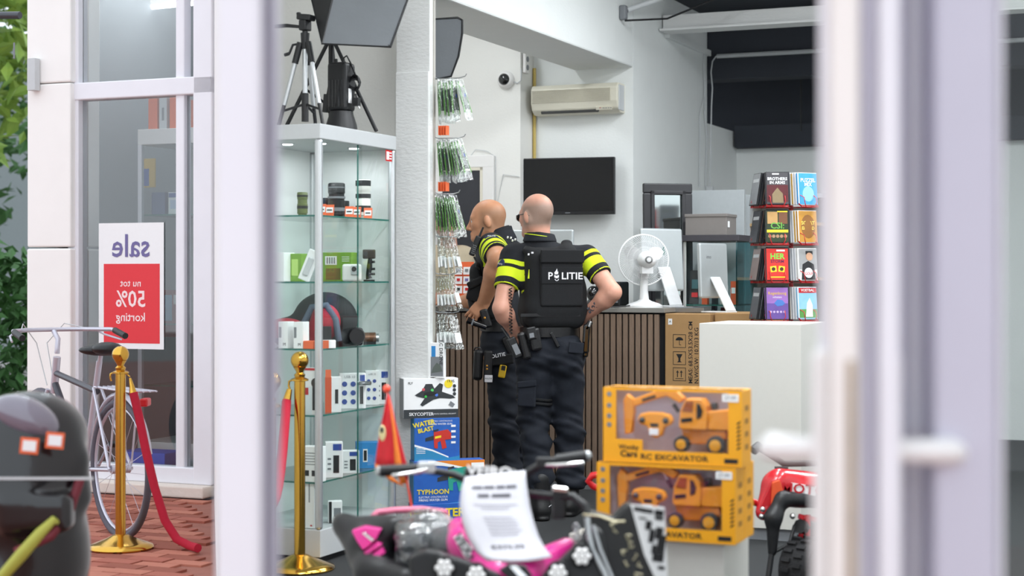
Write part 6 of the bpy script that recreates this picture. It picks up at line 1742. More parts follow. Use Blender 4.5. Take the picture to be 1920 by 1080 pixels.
for k, py in enumerate((240, 345)):
    for i in range(4):
        q = MB(); q.box((0, 0, .024), (.004, .03, .048), M_orange)
        tag(q.build('price_label', M_orange, loc=S(uh + .03 + .014 * i, vh, z_at(py + 14, uh, vh)), rz=RZ + rndp.uniform(-.2, .2)), ['orange price label above the second hook of packets', 'orange price label above the third hook of packets'][k], 'price label', ['labels above the second hook', 'labels above the third hook'][k])
# RC drone blister and hook below
dn = thing('drone_pack', 'narrow drone pack with a grey picture hanging under the packets', 'pack', S(u_at(821, vh - .02), vh - .02, z_at(706, -3.7, vh)), RZ + .15)
s_ = ppm(-3.7, vh); q = MB(); q.box((0, 0, 32 / s_), (28 / s_, .035, 64 / s_), M_paper); q.build('carton', M_paper, dn, bevel=.002)
q = MB(); y = -.0182
q.box((.0, y, 20 / s_), (24 / s_, .001, 36 / s_), M_grey); q.box((-.018, y, 48 / s_), (.022, .001, 20 / s_), MATS['bright_blue']); q.prism([(-.03, .02), (.03, .03), (.02, .06), (0, .075), (-.02, .05)], y - .001, y, M_dgrey)
q.text('RC DRONE', 0, 0, .026, M_ink, Matrix.Translation((.022, y, 46 / s_)) @ Matrix.Rotation(math.pi / 2, 4, 'Y'), bold=.01); q.build('print', None, dn)
q = MB(); zr = z_at(652, uh, vh); q.tube([S(uh, vh, zr), S(u_at(855, vh), vh, zr + .004), S(u_at(862, vh), vh, zr + .02)], .003, M_steel, 6); tag(q.build('wire_hook', M_steel, smooth=60), 'steel wire hook, the bare one above the drone boxes', 'hook')

# ================================================================== STACK OF TOY GUN BOXES
M_tblue = mat('toy_blue', '#1f4fa6', .45, var=.25, scale=14, col2='#2a6cc4'); M_tor = mat('toy_orange', '#e8862c', .45); M_tyel = mat('toy_yellow', '#f0d830', .45); M_tred = mat('toy_red', '#c8352c', .4); M_tteal = mat('toy_teal', '#2fa08c', .4); M_tdk = mat('toy_dark', '#33383c', .4); M_tcy = mat('toy_cyan', '#2f88b8', .45)
RB = math.radians(16)
def toybox(label, px0, px1, y, z0, z1, dep, frontm, sidem, art):
    Yb = y; x0, x1 = P(px0, 0, Yb).x, P(px1, 0, Yb).x; w = (x1 - x0) / math.cos(RB); h = z1 - z0
    t = thing('toy_box', label, 'toy box', ((x0 + x1) / 2, Yb + .5 * w * math.sin(RB), z0), RB)
    q = MB(); q.box((0, dep / 2, h / 2), (w, dep, h), frontm); q.build('carton', frontm, t, bevel=.002, bseg=1)
    q = MB(); q.box((-w / 2 - .0006, dep / 2, h / 2), (.001, dep - .004, h - .004), sidem); q.build('side_print', sidem, t)
    q = MB(); art(q, w, h, Matrix.Translation((-w / 2, -.0008, 0))); q.build('front_print', None, t)
    return t
def gun(q, x, z, sc, m, T, teal=False):
    g = lambda pts, mm, d=0: q.prism([(x + a * sc, z + b_ * sc) for a, b_ in pts], -.0012 - d, -.0002 - d, mm, T)
    g([(-.5, .05), (-.12, .16), (-.12, .0), (-.5, -.06)], M_tdk, .0002); g([(-.2, .25), (.3, .34), (.42, .2), (.42, .0), (.2, -.02), (.26, -.3), (.1, -.34), (.04, -.06), (-.06, -.1), (-.06, -.32), (-.18, -.3), (-.2, 0)], m, .0004); g([(-.16, .10), (.06, .14), (.06, .06), (-.16, .02)], M_tyel, .0008); g([(-.2, .25), (-.02, .32), (-.04, .36), (-.22, .32)], M_tdk, .0009)
def art_sky(q, w, h, T):
    q.box((w / 2, 0, h * .11), (w, .001, h * .22), M_tdk, None, T); q.text('SKYCOPTER', w * .32, h * .10, h * .115, M_paper, T, bold=.012, depth=.0012); q.text('REMOTE CONTROL AIRCRAFT', w * .74, h * .10, h * .045, M_paper, T, depth=.0012)
    g = lambda pts, mm, d: q.prism([(a * w, b_ * h) for a, b_ in pts], -.001 - d, -d, mm, T)
    g([(.2, .58), (.34, .70), (.40, .86), (.52, .86), (.56, .74), (.66, .88), (.72, .84), (.70, .66), (.9, .56), (.95, .50), (.86, .48), (.66, .50), (.54, .46), (.34, .30), (.30, .34), (.38, .50), (.26, .54)], M_tdk, .0003)
    g([(.36, .54), (.52, .56), (.62, .62), (.5, .68), (.38, .64)], M_ink, .0008); g([(.86, .42), (.94, .34), (.9, .26), (.82, .32)], M_grey, .0004)
    for (a, b_, c) in ((.40, .55, '#39c04a'), (.52, .70, '#55d068'), (.60, .58, '#4a78d8'), (.36, .72, '#d05560')): q.sphere((a * w, -.0014, b_ * h), (.008, .0006, .008), mat('print_' + c[1:], c, .4), 10, 6, T)
    q.lathe([(0, 0), (.022, 0), (.022, .001), (0, .001)], M_tyel, 16, T @ Matrix.Translation((w * .82, -.0005, h * .86)) @ Matrix.Rotation(math.pi / 2, 4, 'X')); q.text('19,95', w * .86, h * .92, h * .09, M_ink, T, depth=.002, bold=.01)
    for i in range(3): q.lathe([(0, 0), (.009, 0), (.009, .001), (0, .001)], M_tdk, 12, T @ Matrix.Translation((w * .93, -.0004, h * (.80 - .10 * i))) @ Matrix.Rotation(math.pi / 2, 4, 'X'))
    q.text('FLY', w * .12, h * .88, h * .08, M_ink, T, bold=.02)
def art_water(q, w, h, T):
    q.prism([(0, 0), (w, 0), (w, h * .10), (w * .75, h * .06), (w * .4, h * .22), (0, h * .34)], -.0008, 0, M_tcy, T); q.prism([(0, h * .34), (w * .4, h * .22), (w * .75, h * .06), (w * .75, h * .09), (w * .4, h * .26), (0, h * .39)], -.0009, 0, M_paper, T)
    Tt = T @ Matrix.Translation((w * .22, 0, h * .80)) @ Matrix.Rotation(-.2, 4, 'Y'); q.text('WATER', 0, .016, h * .155, M_tyel, Tt, bold=.03, depth=.0014); q.text('BLAST', .004, -.016, h * .14, M_tyel, Tt, bold=.03, depth=.0014)
    gun(q, w * .55, h * .50, w * .62, M_tred, T)
    q.text('ELECTRIC CONTINUOUS', w * .58, h * .93, h * .05, M_paper, T, depth=.0012); q.text('FIRING WATER GUN', w * .58, h * .86, h * .06, M_paper, T, depth=.0012, bold=.01)
    for i in range(4): q.box((w * .86, -.0008, h * (.42 + .13 * i)), (w * .1, .0006, h * .05), M_paper, None, T)
    for i in range(4): q.box((w * .14, -.0012, h * (.30 - .04 * i)), (w * .2, .0006, h * .012), M_paper, None, T)
def art_typh(q, w, h, T):
    q.prism([(w * .2, h), (w, h), (w, h * .72), (w * .7, h * .80), (w * .4, h * .88), (w * .2, h * .9)], -.0008, 0, M_paper, T); q.prism([(w * .3, h), (w, h), (w, h * .76), (w * .7, h * .84)], -.0010, 0, M_tor, T); q.prism([(0, 0), (w * .5, 0), (w, h * .08), (w, 0)], -.0009, 0, M_tcy, T)
    q.text('TYPHOON', w * .27, h * .27, h * .16, M_tyel, T, bold=.02, depth=.0014); q.text('ELECTRIC CONTINUOUS', w * .27, h * .15, h * .062, M_paper, T, depth=.0014); q.text('FIRING WATER GUN', w * .27, h * .08, h * .075, M_paper, T, depth=.0014, bold=.01)
    gun(q, w * .58, h * .56, w * .50, M_tteal, T); q.box((w * .9, -.0014, h * .87), (w * .18, .0006, h * .13), M_paper, None, T)
def art_low(q, w, h, T):
    for i, x in enumerate((.06, .24)): q.text('THE', w * x, h * .7, h * .28, M_tyel, T, bold=.03, depth=.0012)
    q.text('WATER', w * .62, h * .7, h * .36, M_tyel, T, bold=.03, depth=.0012); q.box((w * .5, -.0005, h * .2), (w, .0006, h * .2), M_tcy, None, T)
YB = 8.42
zA, zB, zC, zD = [CH - (y - HZ) / F * YB for y in (946, 866, 786, 711)]
toybox('blue toy gun box at the bottom of the stack under the pillar', 774, 872, YB, 0, zA, .10, M_tblue, M_tcy, art_low)
toybox('blue box with a teal toy gun, TYPHOON in yellow letters', 776, 908, YB + .01, zA, zB, .10, M_tblue, M_tcy, art_typh)
toybox('blue box with a red toy gun above the teal toy gun box', 777, 861, YB + .03, zB, zC, .10, M_tblue, M_tcy, art_water)
toybox('white box with a black toy aircraft on top of the toy gun stack', 757, 858, YB + .03, zC, zD, .10, M_paper, M_lgrey, art_sky)

# ================================================================== WHITE PLINTHS AND EXCAVATOR BOXES
vw = None
Yp = 8.42
pl0 = P(1311, 0, Yp); uw = pl0.x * CS - Yp * SN; vw = pl0.x * SN + Yp * CS
uw1 = u_at(1502, vw); zw = z_at(606, uw, vw)
M_plinth = mat('matt_white_plinth', '#d0cec8', .6, var=.02)
pt = thing('white_plinth', 'tall white display plinth before the brown cartons', 'plinth', S(uw, vw), RZ)
q = MB(); q.box(((uw1 - uw) / 2, .28, zw / 2 + .03), (uw1 - uw, .56, zw - .06), M_plinth); q.build('body', M_plinth, pt, bevel=.003)
q = MB(); q.box(((uw1 - uw) / 2, .28, .03), (uw1 - uw - .04, .52, .06), M_grey); q.build('base', M_grey, pt)
Ye = 5.32
e0 = P(1131, 0, Ye); ue = e0.x * CS - Ye * SN; ve = e0.x * SN + Ye * CS
ue1 = u_at(1391, ve); EW = ue1 - ue; se = ppm((ue + ue1) / 2, ve)
zb0 = z_at(1022, ue1, ve); EH = (877 - 733) / ppm(ue1, ve); zb1 = zb0 + EH + .002
lowp = thing('white_plinth', 'low white plinth carrying the toy excavator boxes', 'plinth', S(u_at(1255, ve) - .30, ve + .0), RZ)
q = MB(); q.box((-.26, .15, zb0 / 2), (.52, .30, zb0 - .001), M_plinth); q.build('body', M_plinth, lowp, bevel=.003)
lowp.location = S(u_at(1358, ve + .01), ve + .01)
M_ey = mat('excavator_yellow', '#f2a91c', .45, var=.03); M_eo = mat('toy_excavator_orange', '#ef9a28', .35, var=.05); M_insd = mat('lilac_card', '#bcb9c8', .6, var=.1, scale=12)
M_wfilm = glass('box_window_film', (.96, .96, .98), .02, .04, .35, 9)
ED = .115
def excavator_box(label, tlabel, rlabel, loc, full=True):
    t = thing('excavator_box', label, 'toy box', loc, RZ)
    W, H, D = EW, EH, ED; th = .004
    nx = lambda cx: (cx - 35) / 922 * W
    nz = lambda cy: H * (1 - (cy - 30) / 500)
    def pc(name, a, b_, m, par=t, bv=.0015): q = MB(); q.box2(a, b_, m); return q.build(name, m, par, bevel=bv, bseg=1)
    pc('back_panel', (0, D - th, 0), (W, D, H), M_ey); pc('side_panel', (0, th, 0), (th, D - th, H), M_ey); pc('side_panel', (W - th, th, 0), (W, D - th, H), M_ey)
    pc('top_panel', (th, D * .72, H - th), (W - th, D - th, H), M_ey); pc('top_film', (th, th, H - .0015), (W - th, D * .72, H - .0005), M_wfilm, t, 0); pc('bottom_panel', (th, th, 0), (W - th, D - th, th), M_ey); pc('inner_card', (th, D - th - .004, th), (W - th, D - th - .001, H - th), M_insd)
    q = MB(); hole = [(.095, .965), (.905, .965), (.905, .17), (.29, .17), (.29, .31), (.095, .31)]
    hx = [(a * W, b_ * H) for a, b_ in hole]
    for a, c in (((0, 0), (hx[0][0], H)), ((hx[1][0], 0), (W, H)), ((hx[0][0], 0), (hx[1][0], hx[2][1])), ((hx[0][0], hx[2][1]), (hx[3][0], hx[5][1])), ((hx[0][0], hx[0][1]), (hx[1][0], H))): q.box2((a[0], 0, a[1]), (c[0], th, c[1]), M_ey)
    q.build('front_frame', M_ey, t)
    q = MB(); q.face([(x, .0035, z) for x, z in hx], M_wfilm); q.build('window_film', M_wfilm, t)
    q = MB(); T = Matrix.Translation((0, -.0004, 0))
    q.text('RC EXCAVATOR', .52 * W, .085 * H, H * .10, M_ink, T, bold=.02, sx=1.25); q.build('title_print', None, t); q = MB(); q.text('Wonky', .19 * W, .205 * H, H * .085, M_ink, T, bold=.02, sx=1.1); q.text('Cars', .19 * W, .115 * H, H * .115, M_ink, T, bold=.03, sx=1.1); q.build('logo_print', None, t); q = MB()
    q.box((.925 * W, -.0004, .075 * H), (.095 * W, .001, .06 * H), M_ink); q.build('age_mark', None, t); q = MB(); q.box((.92 * W, -.001, .90 * H), (.115 * W, .001, .10 * H), M_paper); q.text('27,99', .92 * W, .90 * H, H * .07, M_grey, Matrix.Translation((0, -.0012, 0)), bold=.01)
    q.build('price_label', None, t)
    for i in range(7):
        q = MB(); q.prism([(.965 * W, (.22 + .055 * i) * H), (.99 * W, (.25 + .055 * i) * H), (.99 * W, (.275 + .055 * i) * H), (.965 * W, (.245 + .055 * i) * H)], -.0008, 0, M_ink); q.build('chevron', M_ink, t)
    for i, z in enumerate((.91, .76, .62, .50)):
        q = MB(); q.lathe([(0, 0), (.008, 0), (.008, .001), (0, .001)], M_grey, 12, Matrix.Translation((.045 * W, -.0004, z * H)) @ Matrix.Rotation(math.pi / 2, 4, 'X')); q.build('icon', M_grey, t)
    for i in range(4): q = MB(); q.box((W + .0005, D * .5, H * (.25 + .17 * i)), (.001, D * .35, H * .07), mat('brown_print', '#a8721c', .5)); q.build('side_mark', None, t)
    if not full: return t
    x = thing('toy_excavator', tlabel, 'toy', loc, RZ)
    def pr(name, pts, y0, y1, m, par=x, bv=.004): q = MB(); q.prism([(nx(a), nz(b_)) for a, b_ in pts], y0, y1, m); return q.build(name, m, par, bevel=bv, bseg=2)
    pr('bucket_arm', [(150, 120), (175, 75), (215, 110), (222, 200), (205, 340), (160, 350), (155, 260)], .03, .06, M_eo)
    bm_ = pr('boom', [(205, 115), (380, 45), (500, 45), (560, 95), (530, 130), (440, 85), (330, 120), (215, 165)], .035, .065, M_eo)
    pr('boom_marking', [(275, 108), (365, 78), (370, 95), (280, 125)], .033, .036, M_ink, bm_, 0)
    q = MB(); q.tube([(nx(435), .05, nz(62)), (nx(480), .05, nz(140))], .004, M_steel, 8); q.tube([(nx(480), .05, nz(140)), (nx(515), .05, nz(190))], .007, M_tdk, 8); q.build('piston', None, x, smooth=50)
    cb_ = pr('cab', [(530, 280), (540, 180), (575, 95), (680, 95), (712, 140), (722, 210), (715, 300), (540, 300)], .022, .085, M_eo)
    pr('cab_window', [(552, 180), (580, 112), (628, 112), (622, 185)], .0195, .024, mat('amber_window', '#a2501c', .2), cb_, .001); pr('cab_window', [(650, 125), (672, 130), (690, 175), (680, 215), (650, 230)], .0195, .024, M_ink, cb_, .001); pr('cab_window', [(545, 228), (622, 218), (622, 245), (548, 255)], .0195, .024, M_ink, cb_, .001)
    pr('engine_housing', [(700, 180), (868, 160), (872, 300), (715, 300)], .03, .09, M_eo); pr('exhaust', [(720, 125), (760, 120), (770, 165), (735, 172)], .05, .075, M_tdk)
    pr('chassis', [(540, 300), (830, 305), (840, 350), (780, 395), (560, 400)], .035, .085, mat('dull_orange', '#d07a22', .4))
    for (wx, wy, r) in ((550, 398, .026), (775, 398, .030)):
        M2 = Matrix.Translation((nx(wx), .03, max(nz(wy), r + th + .001))) @ Matrix.Rotation(math.pi / 2, 4, 'X')
        q = MB(); q.lathe([(.0, -.014), (r * .9, -.014), (r, -.010), (r, .010), (r * .9, .014), (0, .014)], M_tdk, 24, M2); wl = q.build('wheel', M_tdk, x, smooth=40)
        q = MB(); q.lathe([(.0, .013), (r * .6, .013), (r * .62, .017), (r * .3, .0185), (0, .0185)], mat('hub_yellow', '#d9981e', .4), 20, M2); q.build('hub', None, wl, smooth=40)
    r_ = thing('remote_control', rlabel, 'remote control', loc, RZ)
    q = MB(); q.prism([(nx(a), nz(b_)) for a, b_ in [(258, 240), (275, 205), (330, 190), (420, 190), (480, 205), (500, 245), (480, 275), (440, 290), (425, 345), (380, 365), (340, 345), (325, 290), (275, 275)]], .012, .034, M_eo); q.build('body', M_eo, r_, bevel=.006, bseg=2)
    for sx in (292, 450):
        q = MB(); q.lathe([(0, 0), (.010, 0), (.009, .005), (.004, .007), (0, .012)], M_tdk, 16, Matrix.Translation((nx(sx), .012, nz(244))) @ Matrix.Rotation(math.pi / 2, 4, 'X')); q.build('thumb_stick', M_tdk, r_, smooth=40)
    q = MB(); q.box((nx(375), .0105, nz(275)), (.026, .004, .010), M_ink); q.build('display', M_ink, r_); q = MB(); q.box((nx(372), .0105, nz(320)), (.030, .004, .02), M_paper); q.build('button_plate', M_paper, r_)
    return t
excavator_box('yellow toy excavator box standing on top of the other excavator boxes', 'orange toy excavator in the topmost yellow box', 'orange remote control in the topmost yellow box', S(ue, ve, zb1))
ul = u_at(1119, ve - .012)
excavator_box('yellow toy excavator box resting on the low white plinth in front', 'orange toy excavator in the lower yellow box', 'orange remote control in the lower yellow box', S(ul, ve - .012, zb0))
excavator_box('yellow excavator box tucked behind the lower excavator box', '', '', S(u_at(1396, ve + .11) - EW, ve + .11, zb0), full=False)

# ================================================================== DISC RACK
Yr = 9.75
rk0 = Vector((P(1483, 0, Yr).x, Yr, 0))
rack = thing('disc_rack', 'red wire spinner rack with four tiers of disc cases', 'rack', rk0)
sr = F / Yr
rz_ = lambda py: CH - (py - HZ) / sr
q = MB(); q.tube([(0, 0, .03), (0, 0, rz_(335))], .014, M_redwire, 12); q.build('spindle', M_redwire, rack, smooth=50)
q = MB(); q.lathe([(0, 0), (.19, 0), (.19, .015), (.03, .03), (0, .03)], M_redwire, 28); q.build('base', M_redwire, rack, smooth=40)
tiers = [390, 460, 530, 602]
COV = {}
def case_proto(key, cov, art):
    t = thing('disc_case', None, None)
    q = MB(); q.box((0, 0, .095), (.136, .014, .19), cov[0]); q.build('case', cov[0], t, bevel=.0015, bseg=1)
    q = MB(); q.box((.003, -.0076, .095), (.127, .001, .183), cov[1]); art(q, Matrix.Translation((.003, -.0082, .095))); q.build('cover', None, t)
    q = MB(); q.box((-.0685, 0, .095), (.001, .012, .18), cov[1]); q.build('spine', cov[1], t)
    return t
cm_ = lambda h: mat('cover_' + h, '#' + h, .3, var=.18, scale=22)
M_wcase = mat('white_case', '#dedede', .35)
def a_bro(q, T):
    q.box((0, 0, -.03), (.125, .0006, .10), cm_('5a2328'), None, T); q.text('BROTHERS', 0, .055, .024, M_paper, T, bold=.02); q.text('IN ARMS', 0, .033, .024, M_paper, T, bold=.02); q.prism([(-.03, -.085), (.035, -.085), (.03, -.03), (.012, -.012), (.0, .004), (-.014, -.012), (-.032, -.035)], -.0016, 0, cm_('8c7a5c'), T); q.box((-.01, -.0016, .084), (.04, .0004, .008), M_paper, None, T)
def a_csi(q, T):
    q.box((-.028, 0, .05), (.06, .0006, .07), cm_('c49a62'), None, T); q.box((.034, 0, .05), (.05, .0006, .07), cm_('7a4f36'), None, T); q.text('CSI:', 0, .002, .050, cm_('6cb04a'), T, bold=.02); q.box((0, -.001, -.028), (.125, .0006, .016), M_tyel, None, T); q.box((.03, -.001, .086), (.06, .0006, .008), M_tyel, None, T)
    for i in range(5): q.lathe([(0, 0), (.010, 0), (.010, .001), (0, .001)], cm_('b08868'), 10, T @ Matrix.Translation((-.046 + .023 * i, -.0005, -.058)) @ Matrix.Rotation(math.pi / 2, 4, 'X'))
def a_her(q, T):
    q.text('HER', 0, .045, .046, cm_('7fd04a'), T, bold=.03); q.text('STORM', 0, .016, .024, cm_('5a1f4a'), T, bold=.02)
    for s in (-1, 1): q.box((.024 * s, -.001, -.028), (.036, .0006, .034), M_tyel, (0, .12 * s, 0), T); q.lathe([(0, 0), (.011, 0), (.011, .001), (0, .001)], cm_('4a2c20'), 10, T @ Matrix.Translation((.024 * s, -.002, -.028)) @ Matrix.Rotation(math.pi / 2, 4, 'X'))
    q.box((.02, -.001, .080), (.05, .0006, .010), M_paper, None, T); q.box((0, -.001, -.075), (.09, .0006, .006), M_tyel, None, T)
def a_rain(q, T):
    q.box((0, 0, -.045), (.125, .0006, .09), cm_('6a4f9c'), None, T); q.text('Regenboog', 0, .058, .024, cm_('d8b060'), T, bold=.015); q.text('schatten', 0, .036, .016, M_paper, T); 
    for i in range(5): q.lathe([(0, 0), (.007, 0), (.007, .001), (0, .001)], cm_('c8b0d8'), 10, T @ Matrix.Translation((-.04 + .02 * i, -.0005, -.05)) @ Matrix.Rotation(math.pi / 2, 4, 'X'))
    q.prism([(-.02, 0), (.0, .022), (.03, .018), (.045, .0), (.03, -.014), (.0, -.018)], -.0014, 0, cm_('4a78c0'), T)
def a_blue(q, T):
    q.text('PUZZEL', .0, .05, .030, M_paper, T, bold=.02); q.text('MIX', 0, .025, .030, M_paper, T, bold=.02); q.sphere((0, 0, -.03), (.04, .001, .045), cm_('8cc8e8'), 14, 8, T)
def a_gold(q, T):
    q.sphere((0, 0, 0), (.05, .001, .07), cm_('8a5a24'), 14, 8, T); q.text('SCHAT', 0, .02, .030, cm_('f0d060'), T, bold=.02); q.text('EILAND', 0, -.01, .026, cm_('f0d060'), T, bold=.02)
def a_golf(q, T):
    q.box((0, 0, .03), (.125, .0006, .12), cm_('9a9a9a'), None, T); q.lathe([(0, 0), (.024, 0), (.024, .001), (0, .001)], cm_('c69a7c'), 14, T @ Matrix.Translation((.01, -.001, .045)) @ Matrix.Rotation(math.pi / 2, 4, 'X')); q.box((.01, -.0012, .068), (.05, .0006, .02), M_ink, None, T); q.prism([(-.05, -.09), (.05, -.09), (.04, .0), (0, .02), (-.04, .0)], -.001, 0, M_ink, T); q.lathe([(0, 0), (.03, 0), (.03, .001), (0, .001)], M_paper, 16, T @ Matrix.Translation((0, -.002, -.05)) @ Matrix.Rotation(math.pi / 2, 4, 'X')); q.text('GOLF', 0, -.055, .022, M_red, T, depth=.0035, bold=.02)
def a_soc(q, T):
    q.box((0, 0, .075), (.125, .0006, .03), M_red, None, T); q.text('VOETBAL', 0, .075, .022, M_paper, T, bold=.02); q.box((0, 0, -.06), (.125, .0006, .05), cm_('5a9a48'), None, T); q.prism([(-.02, -.08), (.03, -.08), (.03, -.01), (.012, .03), (-.008, .0)], -.0012, 0, M_paper, T)
def a_none(q, T): q.box((0, -.0002, .05), (.1, .0004, .02), M_lgrey, None, T)
PRO = {'bro': case_proto('bro', (M_black, cm_('4c4a4e')), a_bro), 'csi': case_proto('csi', (M_black, cm_('2c3a24')), a_csi), 'her': case_proto('her', (M_black, cm_('d8342c')), a_her), 'rain': case_proto('rain', (M_black, cm_('9a6cb8')), a_rain),
       'blue': case_proto('blue', (M_wcase, cm_('3c9ad8')), a_blue), 'gold': case_proto('gold', (M_wcase, cm_('c08a30')), a_gold), 'golf': case_proto('golf', (M_wcase, cm_('d8d8d4')), a_golf), 'soc': case_proto('soc', (M_wcase, cm_('8cc0e0')), a_soc),
       'blk': case_proto('blk', (M_black, cm_('3a3c44')), a_none), 'gry': case_proto('gry', (M_black, cm_('8a8d92')), a_none), 'wht': case_proto('wht', (M_wcase, cm_('c8ccd4')), a_none), 'yel': case_proto('yel', (M_wcase, cm_('d0a030')), a_none), 'brn': case_proto('brn', (M_black, cm_('7a6058')), a_none)}
done = set()
def place_case(key, loc, rot, label, group=None):
    if key not in done: o = PRO[key]; done.add(key)
    else: o = copy_tree(PRO[key])
    o.location = loc; o.rotation_euler = rot
    for k_ in ('group',):
        if k_ in o: del o[k_]
    tag(o, label, 'disc case', group)
FR = ['bro', 'csi', 'her', 'rain']; FT = ['BROTHERS IN ARMS case in front on the top tier of the red rack', 'CSI case in front on the second tier of the red rack', 'red case in front on the third tier of the rack', 'purple case in front on the lowest tier of the rack']
RT = ['blue', 'gold', 'golf', 'soc']; RTL = ['bright blue game case on the top tier of the red rack', 'golden brown game case on the second tier of the red rack', 'black and white golf game case on the third tier of the rack', 'football game case on the lowest tier of the rack']
tn = ['top tier', 'second tier', 'third tier', 'lowest tier']
rr = random.Random(9)
def wire(name, pts, r=.0026): q = MB(); q.tube(pts, r, M_redwire, 6); return q.build(name, M_redwire, rack, smooth=60)
for ti, py in enumerate(tiers):
    z0 = rz_(py) + .012
    # front pocket
    fx = P(1455, 0, Yr - .13).x - rk0.x
    for k in range(4):
        key = FR[ti] if k == 0 else 'blk'
        place_case(key, rk0 + Vector((fx + .006 * k, -.165 + .017 * k, z0 + (.006 if k == 2 else 0))), (-.10, 0, rr.uniform(-.02, .05) + .06), FT[ti] if k == 0 else 'black disc case behind the front one on the %s' % tn[ti], None if k == 0 else 'front pocket cases ' + tn[ti])
    # left pocket: cases seen by their spines
    for k in range(4):
        ang = math.radians(-80)
        place_case(['gry', 'blk', 'brn', 'blk'][(k + ti) % 4], rk0 + Vector((P(1413 + k * 6, 0, Yr - .06).x - rk0.x, -.06, z0)), (-.16, 0, ang), '%s disc case in the rack pocket facing the vitrine, %s' % ('grey' if (k + ti) % 4 == 0 else 'brown' if (k + ti) % 4 == 2 else 'black', tn[ti]), 'vitrine side pocket cases ' + tn[ti])
    # right pocket
    rx = P(1514, 0, Yr - .10).x - rk0.x
    for k in range(5):
        key = RT[ti] if k == 0 else ['wht', 'wht', 'yel', 'wht'][(k + ti) % 4]
        place_case(key, rk0 + Vector((rx - .013 * k, -.105 + .012 * k, z0)), (-.08, 0, math.radians(26)), RTL[ti] if k == 0 else '%s case behind the front one in the pocket facing the door, %s' % ('yellow' if key == 'yel' else 'white', tn[ti]), None if k == 0 else 'door side pocket cases ' + tn[ti])
    # back pockets hidden side
    for k in range(2): place_case('wht', rk0 + Vector((.05 + .02 * k, .11, z0)), (.1, 0, math.pi + .2), 'white case in the rear pocket of the %s' % tn[ti], 'rear pocket cases ' + tn[ti])
    zb = rz_(py)
    for (cx, cy, ax, hw) in ((fx, -.165, .06, .062), (rx, -.12, math.radians(26), .06), (P(1415, 0, Yr).x - rk0.x + .02, -.06, math.radians(-62), .06)):
        dx_ = Vector((math.cos(ax), math.sin(ax), 0)); nv = Vector((math.sin(ax), -math.cos(ax), 0)); c = Vector((cx, cy, zb))
        for h_ in (0, .006): wire('pocket_wire', [c + dx_ * -hw + nv * -.08 + Vector((0, 0, .06)), c + dx_ * -hw + nv * .02 + Vector((0, 0, .0 + h_)), c + dx_ * hw + nv * .02 + Vector((0, 0, h_)), c + dx_ * hw + nv * -.08 + Vector((0, 0, .06))])
        for s in (-1, 1): wire('pocket_arm', [c + dx_ * hw * s * .95 + nv * -.075 + Vector((0, 0, .10)), c + dx_ * hw * s * .7 + nv * .02 + Vector((0, 0, .055)), c + dx_ * hw * s * .72 + nv * .028 + Vector((0, 0, .03)), c + dx_ * hw * s * .5 + nv * .022 + Vector((0, 0, .0))])
        wire('pocket_floor', [c + dx_ * -hw, Vector((0, 0, zb)), c + dx_ * hw]); wire('pocket_tie', [c + nv * -.08 + Vector((0, 0, .06)), Vector((0, 0, zb + .08))])
    q = MB(); q.tube([(.03 * math.cos(a), .03 * math.sin(a), zb + .04) for a in [2 * math.pi * k / 16 for k in range(16)]], .006, M_redwire, 6, closed=True); q.build('hub_ring', M_redwire, rack)

# ================================================================== CHILDREN'S QUAD BIKES
M_pinkq = mat('hot_pink_plastic', '#e02b92', .28, var=.05, coat=.4); M_qblk = mat('quad_black_plastic', '#1b1c1f', .42, var=.2, scale=30); M_pinktube = mat('pink_tube', '#e07a98', .35)
M_seat = mat('seat_vinyl', '#4b4f53', .45, var=.2, scale=20); M_wrap = glass('plastic_wrap', (.82, .84, .85), .14, .14, 1.0, 26)
M_rub = mat('tyre_rubber', '#17171a', .8, var=.2, scale=40, bump=.4, bscale=60)
M_led = mat('led_cluster', '#e9e9ea', .12, .2, emis='#ffffff', estr=.25)
Q0 = Vector((P(930, 0, 4.7).x, 4.7, 0))
qd = thing('quad_bike', 'pink and black children quad bike with flag and wrapped seat', 'quad bike', Q0)
def W3(px, py, Y): return P(px, py, Y) - Q0
def slab(root, conv, name, pts, Y, dep, m, bev=.006, lean=0.0, par=None):
    """outline given by pixels on a plate at distance Y, with real thickness; lean tips its top backwards"""
    py0 = max(p[1] for p in pts)
    fr = [conv(px, py, Y + lean * (py0 - py) / 300) for px, py in pts]; bk_ = [p + Vector((0, dep, 0)) for p in fr]
    n = len(fr); q = MB(); q.add(fr + bk_, [tuple(range(n)), tuple(range(2 * n - 1, n - 1, -1))] + [(i, i + n, (i + 1) % n + n, (i + 1) % n) for i in range(n)], m)
    return q.build(name, m, par or root, bevel=bev, bseg=2)
def wheel3(root, c, r, w, axis, hubm):
    M2 = Matrix.Translation(c) @ Vector(axis).to_track_quat('Z', 'Y').to_matrix().to_4x4()
    q = MB(); q.lathe([(r * .5, -w * .5), (r * .9, -w * .5), (r, -w * .32), (r, w * .32), (r * .9, w * .5), (r * .5, w * .5)], M_rub, 28, M2)
    for k in range(20):
        for s in (-1, 1):
            a = 2 * math.pi * (k + .25 * s) / 20; q.box((r * 1.0 * math.cos(a), r * 1.0 * math.sin(a), s * w * .2), (.02, .016, w * .3), M_rub, (0, 0, a), M2)
    t = q.build('tyre', M_rub, root, smooth=40)
    q = MB(); q.lathe([(0, -w * .3), (r * .52, -w * .3), (r * .52, w * .3), (r * .3, w * .36), (0, w * .36)], hubm, 20, M2); q.build('wheel_hub', hubm, t, smooth=40)
dirq = Vector((.42, -.9, 0)).normalized(); sq = Vector((.9, .42, 0))
